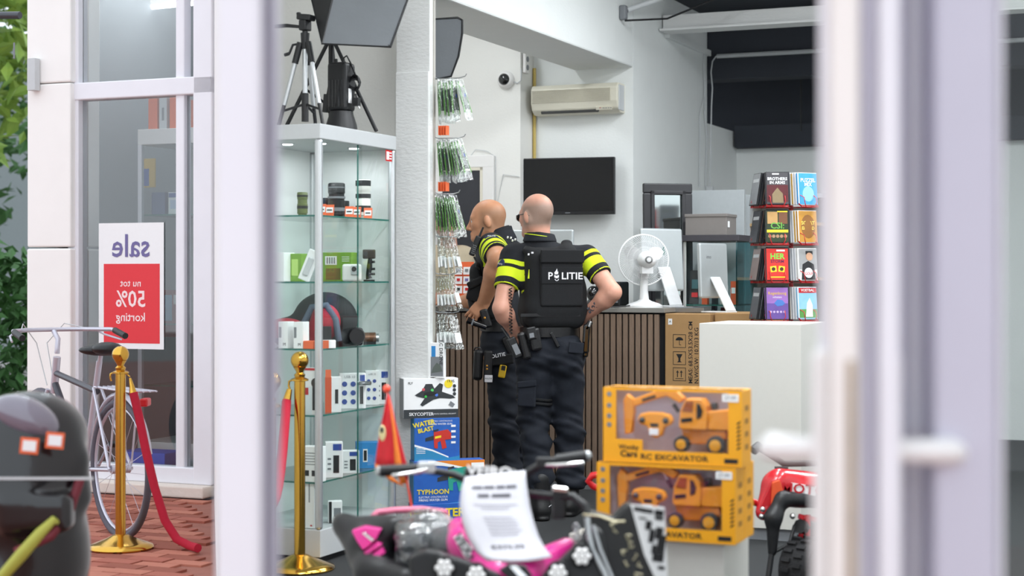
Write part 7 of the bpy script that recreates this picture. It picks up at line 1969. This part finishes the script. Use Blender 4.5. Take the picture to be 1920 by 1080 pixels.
for (a, s) in ((.30, -.30), (.30, .30), (-.42, -.30), (-.42, .30)):
    c = dirq * a + sq * s + Vector((0, 0, .165)); wheel3(qd, c, .165, .15, sq, M_steel)
# frame
q = MB()
for s in (-.09, .09): q.tube([dirq * .30 + sq * s + Vector((0, 0, .30)), dirq * -.1 + sq * s + Vector((0, 0, .26)), dirq * -.45 + sq * s + Vector((0, 0, .34))], .016, M_qblk, 8)
q.tube([dirq * .30 - sq * .3 + Vector((0, 0, .165)), dirq * .30 + sq * .3 + Vector((0, 0, .165))], .014, M_qblk, 8); q.tube([dirq * -.42 - sq * .3 + Vector((0, 0, .165)), dirq * -.42 + sq * .3 + Vector((0, 0, .165))], .014, M_qblk, 8)
q.tube([dirq * .30 + Vector((0, 0, .165)), dirq * .28 + Vector((0, 0, .32))], .014, M_qblk, 8); q.tube([dirq * -.42 + Vector((0, 0, .165)), dirq * -.40 + Vector((0, 0, .34))], .014, M_qblk, 8)
q.build('chassis', M_qblk, qd, smooth=50)
# front fascia with lamps
Yf = 4.42
slab(qd, W3, 'headlight_plate', [(766, 1046), (796, 1032), (822, 1036), (880, 1056), (938, 1078), (956, 1090), (956, 1135), (770, 1135)], Yf, .05, M_qblk, .010, .06)
slab(qd, W3, 'headlight_plate', [(1016, 1135), (1012, 1086), (1050, 1052), (1090, 1014), (1112, 984), (1132, 1000), (1140, 1060), (1118, 1135)], Yf, .05, M_qblk, .010, .06)
for (px, py) in ((833, 1064), (893, 1077), (1046, 1074), (1091, 1042)):
    c = W3(px, py, Yf - .012); M2 = Matrix.Translation(c) @ Matrix.Rotation(math.pi / 2, 4, 'X')
    q = MB(); q.lathe([(0, -.02), (.030, -.02), (.032, .004), (.026, .008), (0, .006)], M_qblk, 22, M2); lp = q.build('lamp', M_qblk, qd, smooth=40)
    for k in range(7):
        rr_ = 0 if k == 0 else .0165; a = k * math.pi / 3
        q = MB(); q.sphere((rr_ * math.cos(a), rr_ * math.sin(a), .009), (.0085, .0085, .006), M_led, 10, 6, M2); q.build('led', M_led, lp, smooth=80)
# pink bonnet
f = SDF()
f.el(W3(955, 1075, 4.60), (.135, .16, .075), .03); f.rc(W3(872, 1012, 4.60), W3(935, 1072, 4.52), .047, .05, .03); f.rc(W3(1062, 1030, 4.62), W3(980, 1078, 4.52), .032, .05, .03); f.rc(W3(862, 992, 4.66), W3(874, 1030, 4.60), .034, .045, .03)
V, Qd = f.mesh(.007); np_mesh('bonnet', V, Qd, M_pinkq, qd)
slab(qd, W3, 'bonnet_decal', [(850, 1008), (864, 1000), (896, 1040), (890, 1054), (872, 1046)], 4.52, .004, M_paper, .001, .05)
q = MB(); T = Matrix.Translation(W3(873, 1028, 4.515)) @ Matrix.Rotation(.95, 4, 'Y'); q.text('VEXA', 0, 0, .036, M_tdk, T, bold=.02); q.build('bonnet_lettering', M_tdk, qd)
slab(qd, W3, 'bonnet_stripe', [(955, 1062), (968, 1060), (990, 1082), (976, 1086)], 4.40, .004, M_chrome, .001, .05)
slab(qd, W3, 'bonnet_grille', [(935, 1070), (955, 1058), (985, 1062), (1000, 1082), (960, 1090)], 4.425, .02, M_qblk, .004, .05)
slab(qd, W3, 'side_wing', [(1030, 1030), (1078, 1013), (1080, 1022), (1040, 1062), (1010, 1068)], 4.58, .02, M_pinkq, .006, .1)
# rear left mudguard with pink panels
f = SDF(); f.rc(W3(648, 985, 5.1), W3(740, 985, 5.0), .028, .03, .03); f.rc(W3(645, 985, 5.1), W3(700, 1075, 4.92), .03, .05, .03); f.bx(W3(705, 1030, 5.02), (.06, .05, .075), .03, .04); f.rc(W3(700, 1075, 4.92), W3(760, 1090, 4.85), .05, .05, .04); f.rc(W3(636, 976, 5.12), W3(660, 1000, 5.08), .014, .03, .03)
V, Qd = f.mesh(.008); np_mesh('mudguard', V, Qd, M_qblk, qd)
slab(qd, W3, 'pink_panel', [(659, 996), (683, 988), (716, 992), (706, 1010), (692, 1024), (680, 1032), (668, 1014)], 4.93, .04, M_pinkq, .003, .15)
slab(qd, W3, 'pink_panel', [(682, 1036), (706, 1018), (716, 1022), (688, 1042)], 4.91, .04, M_pinkq, .002, .15); slab(qd, W3, 'pink_panel', [(690, 1046), (716, 1028), (722, 1038), (706, 1046)], 4.90, .04, M_pinkq, .002, .15)
slab(qd, W3, 'silver_mark', [(678, 1000), (684, 998), (702, 1012), (697, 1016)], 4.90, .012, M_chrome, .001, .15)
# wrapped seat
f = SDF(); f.el(W3(795, 1000, 5.02), (.082, .17, .055), .04); f.bx(W3(800, 1015, 4.98), (.07, .15, .045), .03, .04); f.el(W3(845, 1020, 4.8), (.055, .1, .05), .05)
V, Qd = f.mesh(.008); st = np_mesh('seat', V, Qd, M_seat, qd)
f = SDF(); f.el(W3(795, 998, 5.02), (.090, .18, .063), .04); f.bx(W3(800, 1015, 4.98), (.078, .158, .052), .03, .04)
V, Qd = f.mesh(.008, lambda X, Y, Z: .004 * np.sin(90 * X + 40 * Z + 3 * np.sin(60 * Y)) + .003 * np.sin(150 * Z + 50 * Y)); np_mesh('plastic_wrap', V, Qd, M_wrap, st)
q = MB(); q.tube([W3(697, 985, 5.2), W3(698, 970, 5.2), W3(708, 961, 5.2), W3(740, 957, 5.25), (W3(790, 955, 5.3)), W3(835, 960, 5.35), W3(842, 985, 5.35)], .0105, M_pinktube, 10); q.build('rear_rack', M_pinktube, qd, smooth=60)
# handlebars
Yh = 4.72
q = MB(); q.tube([W3(722, 882, Yh), W3(795, 880, Yh), W3(850, 890, Yh), W3(885, 905, Yh), W3(968, 903, Yh), W3(990, 885, Yh), W3(1015, 870, Yh), W3(1045, 862, Yh), W3(1092, 856, Yh)], .011, M_qblk, 10); q.build('handlebar', M_qblk, qd, smooth=60)
for (a, b_) in (((713, 883), (790, 879)), ((1042, 863), (1100, 855))):
    q = MB(); q.tube([W3(a[0], a[1], Yh), W3(b_[0], b_[1], Yh)], .0165, M_black, 14)
    for k in range(8): p = W3(a[0], a[1], Yh).lerp(W3(b_[0], b_[1], Yh), (k + .5) / 8); q.tube([p, p + Vector((.004, 0, 0))], .018, M_black, 14)
    gp_ = q.build('grip', M_black, qd, smooth=40)
    q = MB(); e_ = W3(a[0], a[1], Yh) if a[0] < 900 else W3(b_[0], b_[1], Yh); q.sphere(e_, .016, M_steel, 12, 8); q.build('grip_end', M_steel, gp_, smooth=80)
for px in (800, 1022):
    py = 876 if px < 900 else 868
    q = MB(); q.box(W3(px, py, Yh - .012), (.05, .035, .032), M_lgrey if px < 900 else M_qblk); q.build('switch_block', None, qd, bevel=.006)
q = MB(); q.tube([W3(805, 878, Yh - .02), W3(780, 886, Yh - .05), W3(735, 892, Yh - .05)], .006, M_chrome, 8); q.build('brake_lever', M_chrome, qd, smooth=60); q = MB(); q.tube([W3(1020, 872, Yh - .02), W3(1045, 872, Yh - .05), W3(1095, 868, Yh - .05)], .006, M_chrome, 8); q.build('brake_lever', M_chrome, qd, smooth=60)
q = MB(); q.box(W3(920, 893, Yh - .015), (.15, .04, .045), M_qblk, (.3, .05, 0)); pd = q.build('bar_pad', M_qblk, qd, bevel=.012, bseg=3)
q = MB(); q.text('VEIRO', 0, 0, .040, M_paper, Matrix.Translation(W3(918, 884, Yh - .042)) @ Matrix.Rotation(.05, 4, 'Y') @ Matrix.Rotation(-.3, 4, 'X'), bold=.02, sx=1.15); q.build('pad_lettering', M_paper, pd)
q = MB(); q.tube([W3(925, 900, Yh), W3(935, 1000, Yh - .05)], .02, M_qblk, 10); q.box(W3(925, 925, Yh), (.08, .05, .06), M_qblk); q.build('steering_column', M_qblk, qd, smooth=50)
q = MB(); q.tube([W3(985, 925, 4.66), W3(1040, 930, 4.62), W3(1075, 930, 4.6), W3(1098, 950, 4.58), W3(1104, 985, 4.56), W3(1095, 1010, 4.55)], .011, M_qblk, 8); q.build('cable_loom', M_qblk, qd, smooth=60); q = MB(); q.box(W3(1050, 918, 4.6), (.045, .02, .016), M_chrome, (0, .1, 0)); q.box(W3(1048, 945, 4.62), (.035, .03, .08), M_qblk); q.build('cable_clamp', None, qd, bevel=.004)
q = MB(); q.tube([W3(1101, 970, 4.44), W3(1104, 1000, 4.43), W3(1110, 1030, 4.42), W3(1130, 1068, 4.41), W3(1145, 1100, 4.40)], .008, M_steel, 8); q.build('bumper_rod', M_steel, qd, smooth=60)
for k in range(5):
    c = W3(1080 + 4 * (k % 2), 988 + 7 * k, 4.5); q = MB(); q.tube([c + Vector((.007 * math.cos(a), .004 * (k % 2), .009 * math.sin(a))) for a in [2 * math.pi * j / 12 for j in range(12)]], .0022, M_steel, 6, closed=True); q.build('chain_link', M_steel, qd)
# flag on its pole
q = MB(); q.tube([W3(778, 985, 5.3), W3(768, 930, 5.3), W3(748, 830, 5.3), W3(726, 735, 5.3)], .0035, mat('orange_pole', '#e2482c', .4), 8); fp = q.build('flag_pole', None, qd, smooth=60)
q = MB(); q.sphere(W3(725, 729, 5.3), .013, mat('orange_ball', '#f2533a', .3), 16, 10); q.build('pole_ball', None, fp, smooth=80)
M_flag = mat('red_flag_cloth', '#d3202c', .6, var=.12, scale=12); M_flago = mat('orange_flag_stripe', '#f0842f', .6)
def cloth(name, L_, R_, Y0_, m, par, off=0.0, n=8, wav=.012):
    vs = []; fs = []
    for i in range(len(L_)):
        for j in range(n + 1):
            t_ = j / n; px = L_[i][0] + (R_[i][0] - L_[i][0]) * t_; py = L_[i][1] + (R_[i][1] - L_[i][1]) * t_
            vs.append(W3(px, py, Y0_ + off + wav * math.sin(t_ * 7 + i * .5)))
    for i in range(len(L_) - 1):
        for j in range(n): a = i * (n + 1) + j; fs.append((a, a + 1, a + n + 2, a + n + 1))
    q = MB(); q.add(vs, fs, m); o = q.build(name, m, par, smooth=80)
    sm = o.modifiers.new('thick', 'SOLIDIFY'); sm.thickness = .0015
    return o
flag = cloth('flag', [(726, 738), (719, 775), (711, 815), (706, 850), (703, 876)], [(730, 742), (741, 790), (752, 830), (762, 868), (766, 900)], 5.27, M_flag, qd)
cloth('flag_stripe', [(728, 745), (731, 790), (735, 835), (741, 880), (752, 908)], [(730, 750), (739, 795), (747, 840), (755, 882), (762, 906)], 5.262, M_flago, flag, 0, 4, .004)
cloth('flag_border', [(703, 868), (712, 874), (730, 890), (745, 903)], [(703, 876), (711, 882), (733, 902), (760, 913)], 5.262, M_flago, flag, 0, 4, .003)
q = MB(); q.sphere(W3(717, 812, 5.25), (.011, .003, .026), mat('emblem_cream', '#e8d8a0', .5), 14, 10); q.sphere(W3(716, 806, 5.247), (.006, .003, .010), M_tdk, 10, 8); q.build('flag_emblem', None, flag, smooth=80)
# price sheet taped to the handlebar
L_ = [(872, 894), (865, 915), (862, 945), (866, 975), (877, 1008), (893, 1034), (913, 1050)]; R_ = [(985, 882), (988, 912), (993, 945), (1000, 975), (1010, 1005), (1022, 1028), (1036, 1044)]
ps = thing('price_sheet', 'white price sheet hanging from the pink quad handlebar', 'price sheet', Q0)
vs = []; fs = []; n = 8
def shp(i_, t_):
    i0 = min(int(i_), len(L_) - 2); fr_ = i_ - i0
    lx = L_[i0][0] + (L_[i0 + 1][0] - L_[i0][0]) * fr_; ly = L_[i0][1] + (L_[i0 + 1][1] - L_[i0][1]) * fr_; rx_ = R_[i0][0] + (R_[i0 + 1][0] - R_[i0][0]) * fr_; ry = R_[i0][1] + (R_[i0 + 1][1] - R_[i0][1]) * fr_
    k_ = i_ / 6
    return W3(lx + (rx_ - lx) * t_, ly + (ry - ly) * t_ + 6 * math.sin(math.pi * t_) * k_, 4.655 - .17 * k_ - .02 * math.sin(math.pi * t_))
for i in range(13):
    for j in range(n + 1): vs.append(shp(i / 2, j / n))
for i in range(12):
    for j in range(n): a = i * (n + 1) + j; fs.append((a, a + 1, a + n + 2, a + n + 1))
M_sheet = mat('price_sheet_paper', '#d2d1d9', .8, var=.02)
q = MB(); q.add(vs, fs, M_sheet); o = q.build('sheet', M_sheet, ps, smooth=80); o.modifiers.new('thick', 'SOLIDIFY').thickness = .0008
M_faint = mat('faint_print', '#a3a2ae', .7); M_pr = mat('grey_print', '#5c5b64', .7)
def bar(q, i_, t0, t1, th, m):
    k_ = 6; vs = []
    for e in (i_ - th, i_ + th):
        for j in range(k_ + 1): vs.append(shp(e, t0 + (t1 - t0) * j / k_) + Vector((0, -.0016, 0)))
    q.add(vs, [(j, j + 1, j + k_ + 2, j + k_ + 1) for j in range(k_)], m)
q = MB()
for j, (a, b_) in enumerate(((.16, .32), (.34, .50), (.53, .66), (.68, .84))): bar(q, .95, a, b_, .10, M_pr)
for (a, b_) in ((.25, .42), (.46, .74)): bar(q, 1.45, a, b_, .10, M_pr)
for i_, a, b_ in ((2.0, .2, .82), (2.2, .3, .7), (2.75, .3, .72), (2.95, .32, .76), (3.15, .33, .78), (3.35, .34, .76), (3.55, .34, .80), (3.75, .35, .74)): bar(q, i_, a, b_, .028, M_faint)
q.build('printed_lines', None, ps)
def sheet_text(string, i_, t_, size, m, bold=.02):
    vs, fs_ = text_mesh(string, 'CENTER', bold); q = MB()
    q.add([shp(i_ - y * size * 2.6, t_ + x * size) + Vector((0, -.0018, .0006)) for x, y in vs], fs_, m); return q
sheet_text('€979,95', 4.62, .50, .145, M_pr).build('price', M_pr, ps)
# black fairing of a second quad with gold ornaments and its specification sheet
K0 = Vector((P(1160, 0, 4.55).x, 4.55, 0)); bq = thing('quad_bike', 'black quad bike fairing with pale ornaments beside the pink quad', 'quad bike', K0)
def W4(px, py, Y): return P(px, py, Y) - K0
slab(bq, W4, 'fairing', [(1094, 968), (1108, 960), (1150, 972), (1168, 952), (1180, 944), (1190, 952), (1205, 1000), (1232, 1090), (1238, 1150), (1120, 1150), (1112, 1060)], 4.5, .07, mat('black_fairing', '#131416', .5, var=.2, scale=25), .018, .10)
rq = random.Random(4)
for (px, py) in ((1150, 985), (1158, 995), (1176, 1008), (1184, 1022), (1172, 1036), (1190, 1045), (1178, 1056), (1200, 1060), (1196, 1078)):
    q = MB(); c = W4(px, py, 4.43); q.tube([c + Vector((.012 * math.cos(a) * (1 - .1 * k), -.004, .010 * math.sin(a) * (1 - .1 * k))) for k, a in enumerate([rq.uniform(0, 3) + .7 * k for k in range(6)])], .0025, mat('pale_gold', '#b5ad90', .4, .4), 6); q.build('ornament', None, bq, smooth=60)
q = MB(); q.tube([W4(1112, 985, 4.44), W4(1125, 1030, 4.43), W4(1150, 1090, 4.42)], .006, M_steel, 8); q.build('edge_trim', M_steel, bq, smooth=60)
q = MB(); q.tube([W4(1094, 965, 4.55), W4(1125, 968, 4.52), W4(1152, 978, 4.5), W4(1172, 978, 4.5)], .004, mat('pale_gold', '#b5ad90', .4, .4), 6); q.build('edge_trim', None, bq, smooth=60)
for s in (-.0, .4):
    wheel3(bq, Vector((.02 + .1 * s, .1 + s, .165)), .165, .14, (1, .1, 0), M_steel)
q = MB(); q.box((.02, .25, .36), (.2, .5, .1), M_qblk); q.tube([(.02, .1, .165), (.02, .12, .36)], .02, M_qblk, 8); q.build('chassis', M_qblk, bq, bevel=.02)
sp_ = thing('specification_sheet', 'black and white specification sheet hanging on the black fairing', 'sheet', K0)
slab(sp_, W4, 'paper', [(1182, 945), (1246, 951), (1249, 1010), (1252, 1090), (1232, 1092), (1208, 1040)], 4.42, .002, M_paper, 0, .04)
q = MB()
for (px, py, w, h) in ((1198, 955, .026, .014), (1214, 958, .03, .014), (1236, 962, .024, .02), (1236, 972, .022, .012), (1216, 985, .016, .03), (1222, 1005, .014, .045), (1236, 1000, .02, .04), (1240, 1020, .022, .06), (1234, 1045, .03, .03), (1226, 1030, .012, .03), (1205, 972, .02, .006), (1240, 1065, .018, .012)):
    q.box(W4(px, py, 4.418 + .04 * (1092 - py) / 300 - .001), (w, .0008, h * .8), M_ink, (0, .15, 0))
q.build('printed_blocks', None, sp_)

# red quad behind the excavator boxes
R0 = Vector((P(1480, 0, 6.9).x, 6.9, 0)); rq_ = thing('quad_bike', 'red and black quad bike beside the white plinth', 'quad bike', R0)
M_qred = mat('quad_red_plastic', '#c01824', .25, var=.05, coat=.5); M_qor = mat('quad_orange', '#e0552a', .35)
def W5(px, py, Y): return P(px, py, Y) - R0
f = SDF(); f.rc(W5(1462, 905, 6.85), W5(1560, 915, 6.95), .06, .06, .04); f.rc(W5(1450, 915, 6.85), W5(1432, 960, 6.82), .05, .035, .04); f.el(W5(1500, 925, 6.9), (.14, .10, .06), .04)
V, Qd = f.mesh(.009); np_mesh('bodywork', V, Qd, M_qred, rq_)
slab(rq_, W5, 'orange_panel', [(1448, 905), (1462, 900), (1472, 930), (1462, 950), (1446, 950)], 6.77, .02, M_qor, .003); slab(rq_, W5, 'red_panel', [(1425, 950), (1448, 900), (1446, 950), (1436, 975)], 6.79, .02, M_qred, .004)
slab(rq_, W5, 'white_outline_decal', [(1484, 905), (1530, 912), (1528, 930), (1482, 922)], 6.79, .003, M_paper, 0); q = MB(); q.text('MOTO', 0, 0, .055, M_qred, Matrix.Translation(W5(1507, 918, 6.785)) @ Matrix.Rotation(.1, 4, 'Y'), bold=.02, sx=1.1); q.build('body_lettering', M_qred, rq_)
f = SDF(); f.rc(W5(1468, 935, 6.78), W5(1570, 940, 6.85), .03, .035, .03); f.rc(W5(1466, 936, 6.78), W5(1450, 970, 6.76), .03, .032, .03); f.rc(W5(1450, 970, 6.76), W5(1448, 1035, 6.76), .032, .018, .03)
V, Qd = f.mesh(.008); np_mesh('mudguard', V, Qd, M_qblk, rq_)
q = MB(); q.tube([W5(1448, 1030, 6.76), W5(1440, 1085, 6.74)], .012, M_qblk, 8); q.tube([W5(1452, 1035, 6.76), W5(1480, 1020, 6.78), W5(1490, 985, 6.8)], .008, M_qblk, 8); q.build('brace', M_qblk, rq_, smooth=60)
for px in (1503, 1515): q = MB(); q.tube([W5(px, 965, 6.8), W5(px - 2, 1034, 6.8)], .011, M_qred, 10); q.build('strut', M_qred, rq_, smooth=50)
q = MB(); q.tube([W5(1498, 968, 6.8), W5(1530, 975, 6.82)], .011, M_qred, 10); q.box(W5(1500, 1036, 6.8), (.04, .03, .012), M_orange); q.build('cross_bar', None, rq_, smooth=50)
for (px, Yw) in ((1512, 6.78), (1610, 7.3)):
    c = W5(px, 0, Yw); c.z = .125; wheel3(rq_, c, .125, .13, (.75, -.65, 0), M_steel)
q = MB(); q.tube([W5(1500, 1040, 6.8), Vector((W5(1512, 0, 6.78).x, W5(1512, 0, 6.78).y, .125))], .018, M_qblk, 8); q.tube([Vector((W5(1500, 0, 6.78).x, W5(1500, 0, 6.78).y, .3)), Vector((W5(1610, 0, 7.3).x, W5(1610, 0, 7.3).y, .15))], .03, M_qblk, 8); q.build('chassis', M_qblk, rq_, smooth=50)
q = MB(); q.box(W5(1465, 880, 6.9), (.05, .04, .02), M_qblk); q.tube([W5(1465, 885, 6.9), W5(1475, 905, 6.9)], .012, M_qblk, 8); q.tube([W5(1418, 838, 6.9), W5(1470, 870, 6.95), W5(1560, 868, 7.0)], .013, M_qblk, 10); q.build('handlebar', M_qblk, rq_, smooth=40)
q = MB(); q.tube([W5(1424, 835, 6.9), W5(1412, 845, 6.88)], .02, M_black, 12); q.build('grip', M_black, rq_, smooth=50)
for (px, py) in ((1430, 955), (1486, 968), (1428, 968)): q = MB(); q.sphere(W5(px, py, 6.76), .012, M_chrome, 10, 8); q.build('bolt', M_chrome, rq_, smooth=80)
q = MB(); q.tube([W5(1440, 950, 6.9), W5(1300, 905, 6.85), W5(1130, 888, 6.75), W5(1110, 892, 6.75), W5(1103, 902, 6.75), W5(1112, 912, 6.75), W5(1132, 920, 6.75), W5(1300, 940, 6.85)], .014, M_red, 10); q.build('bumper_bar', M_red, rq_, smooth=60)
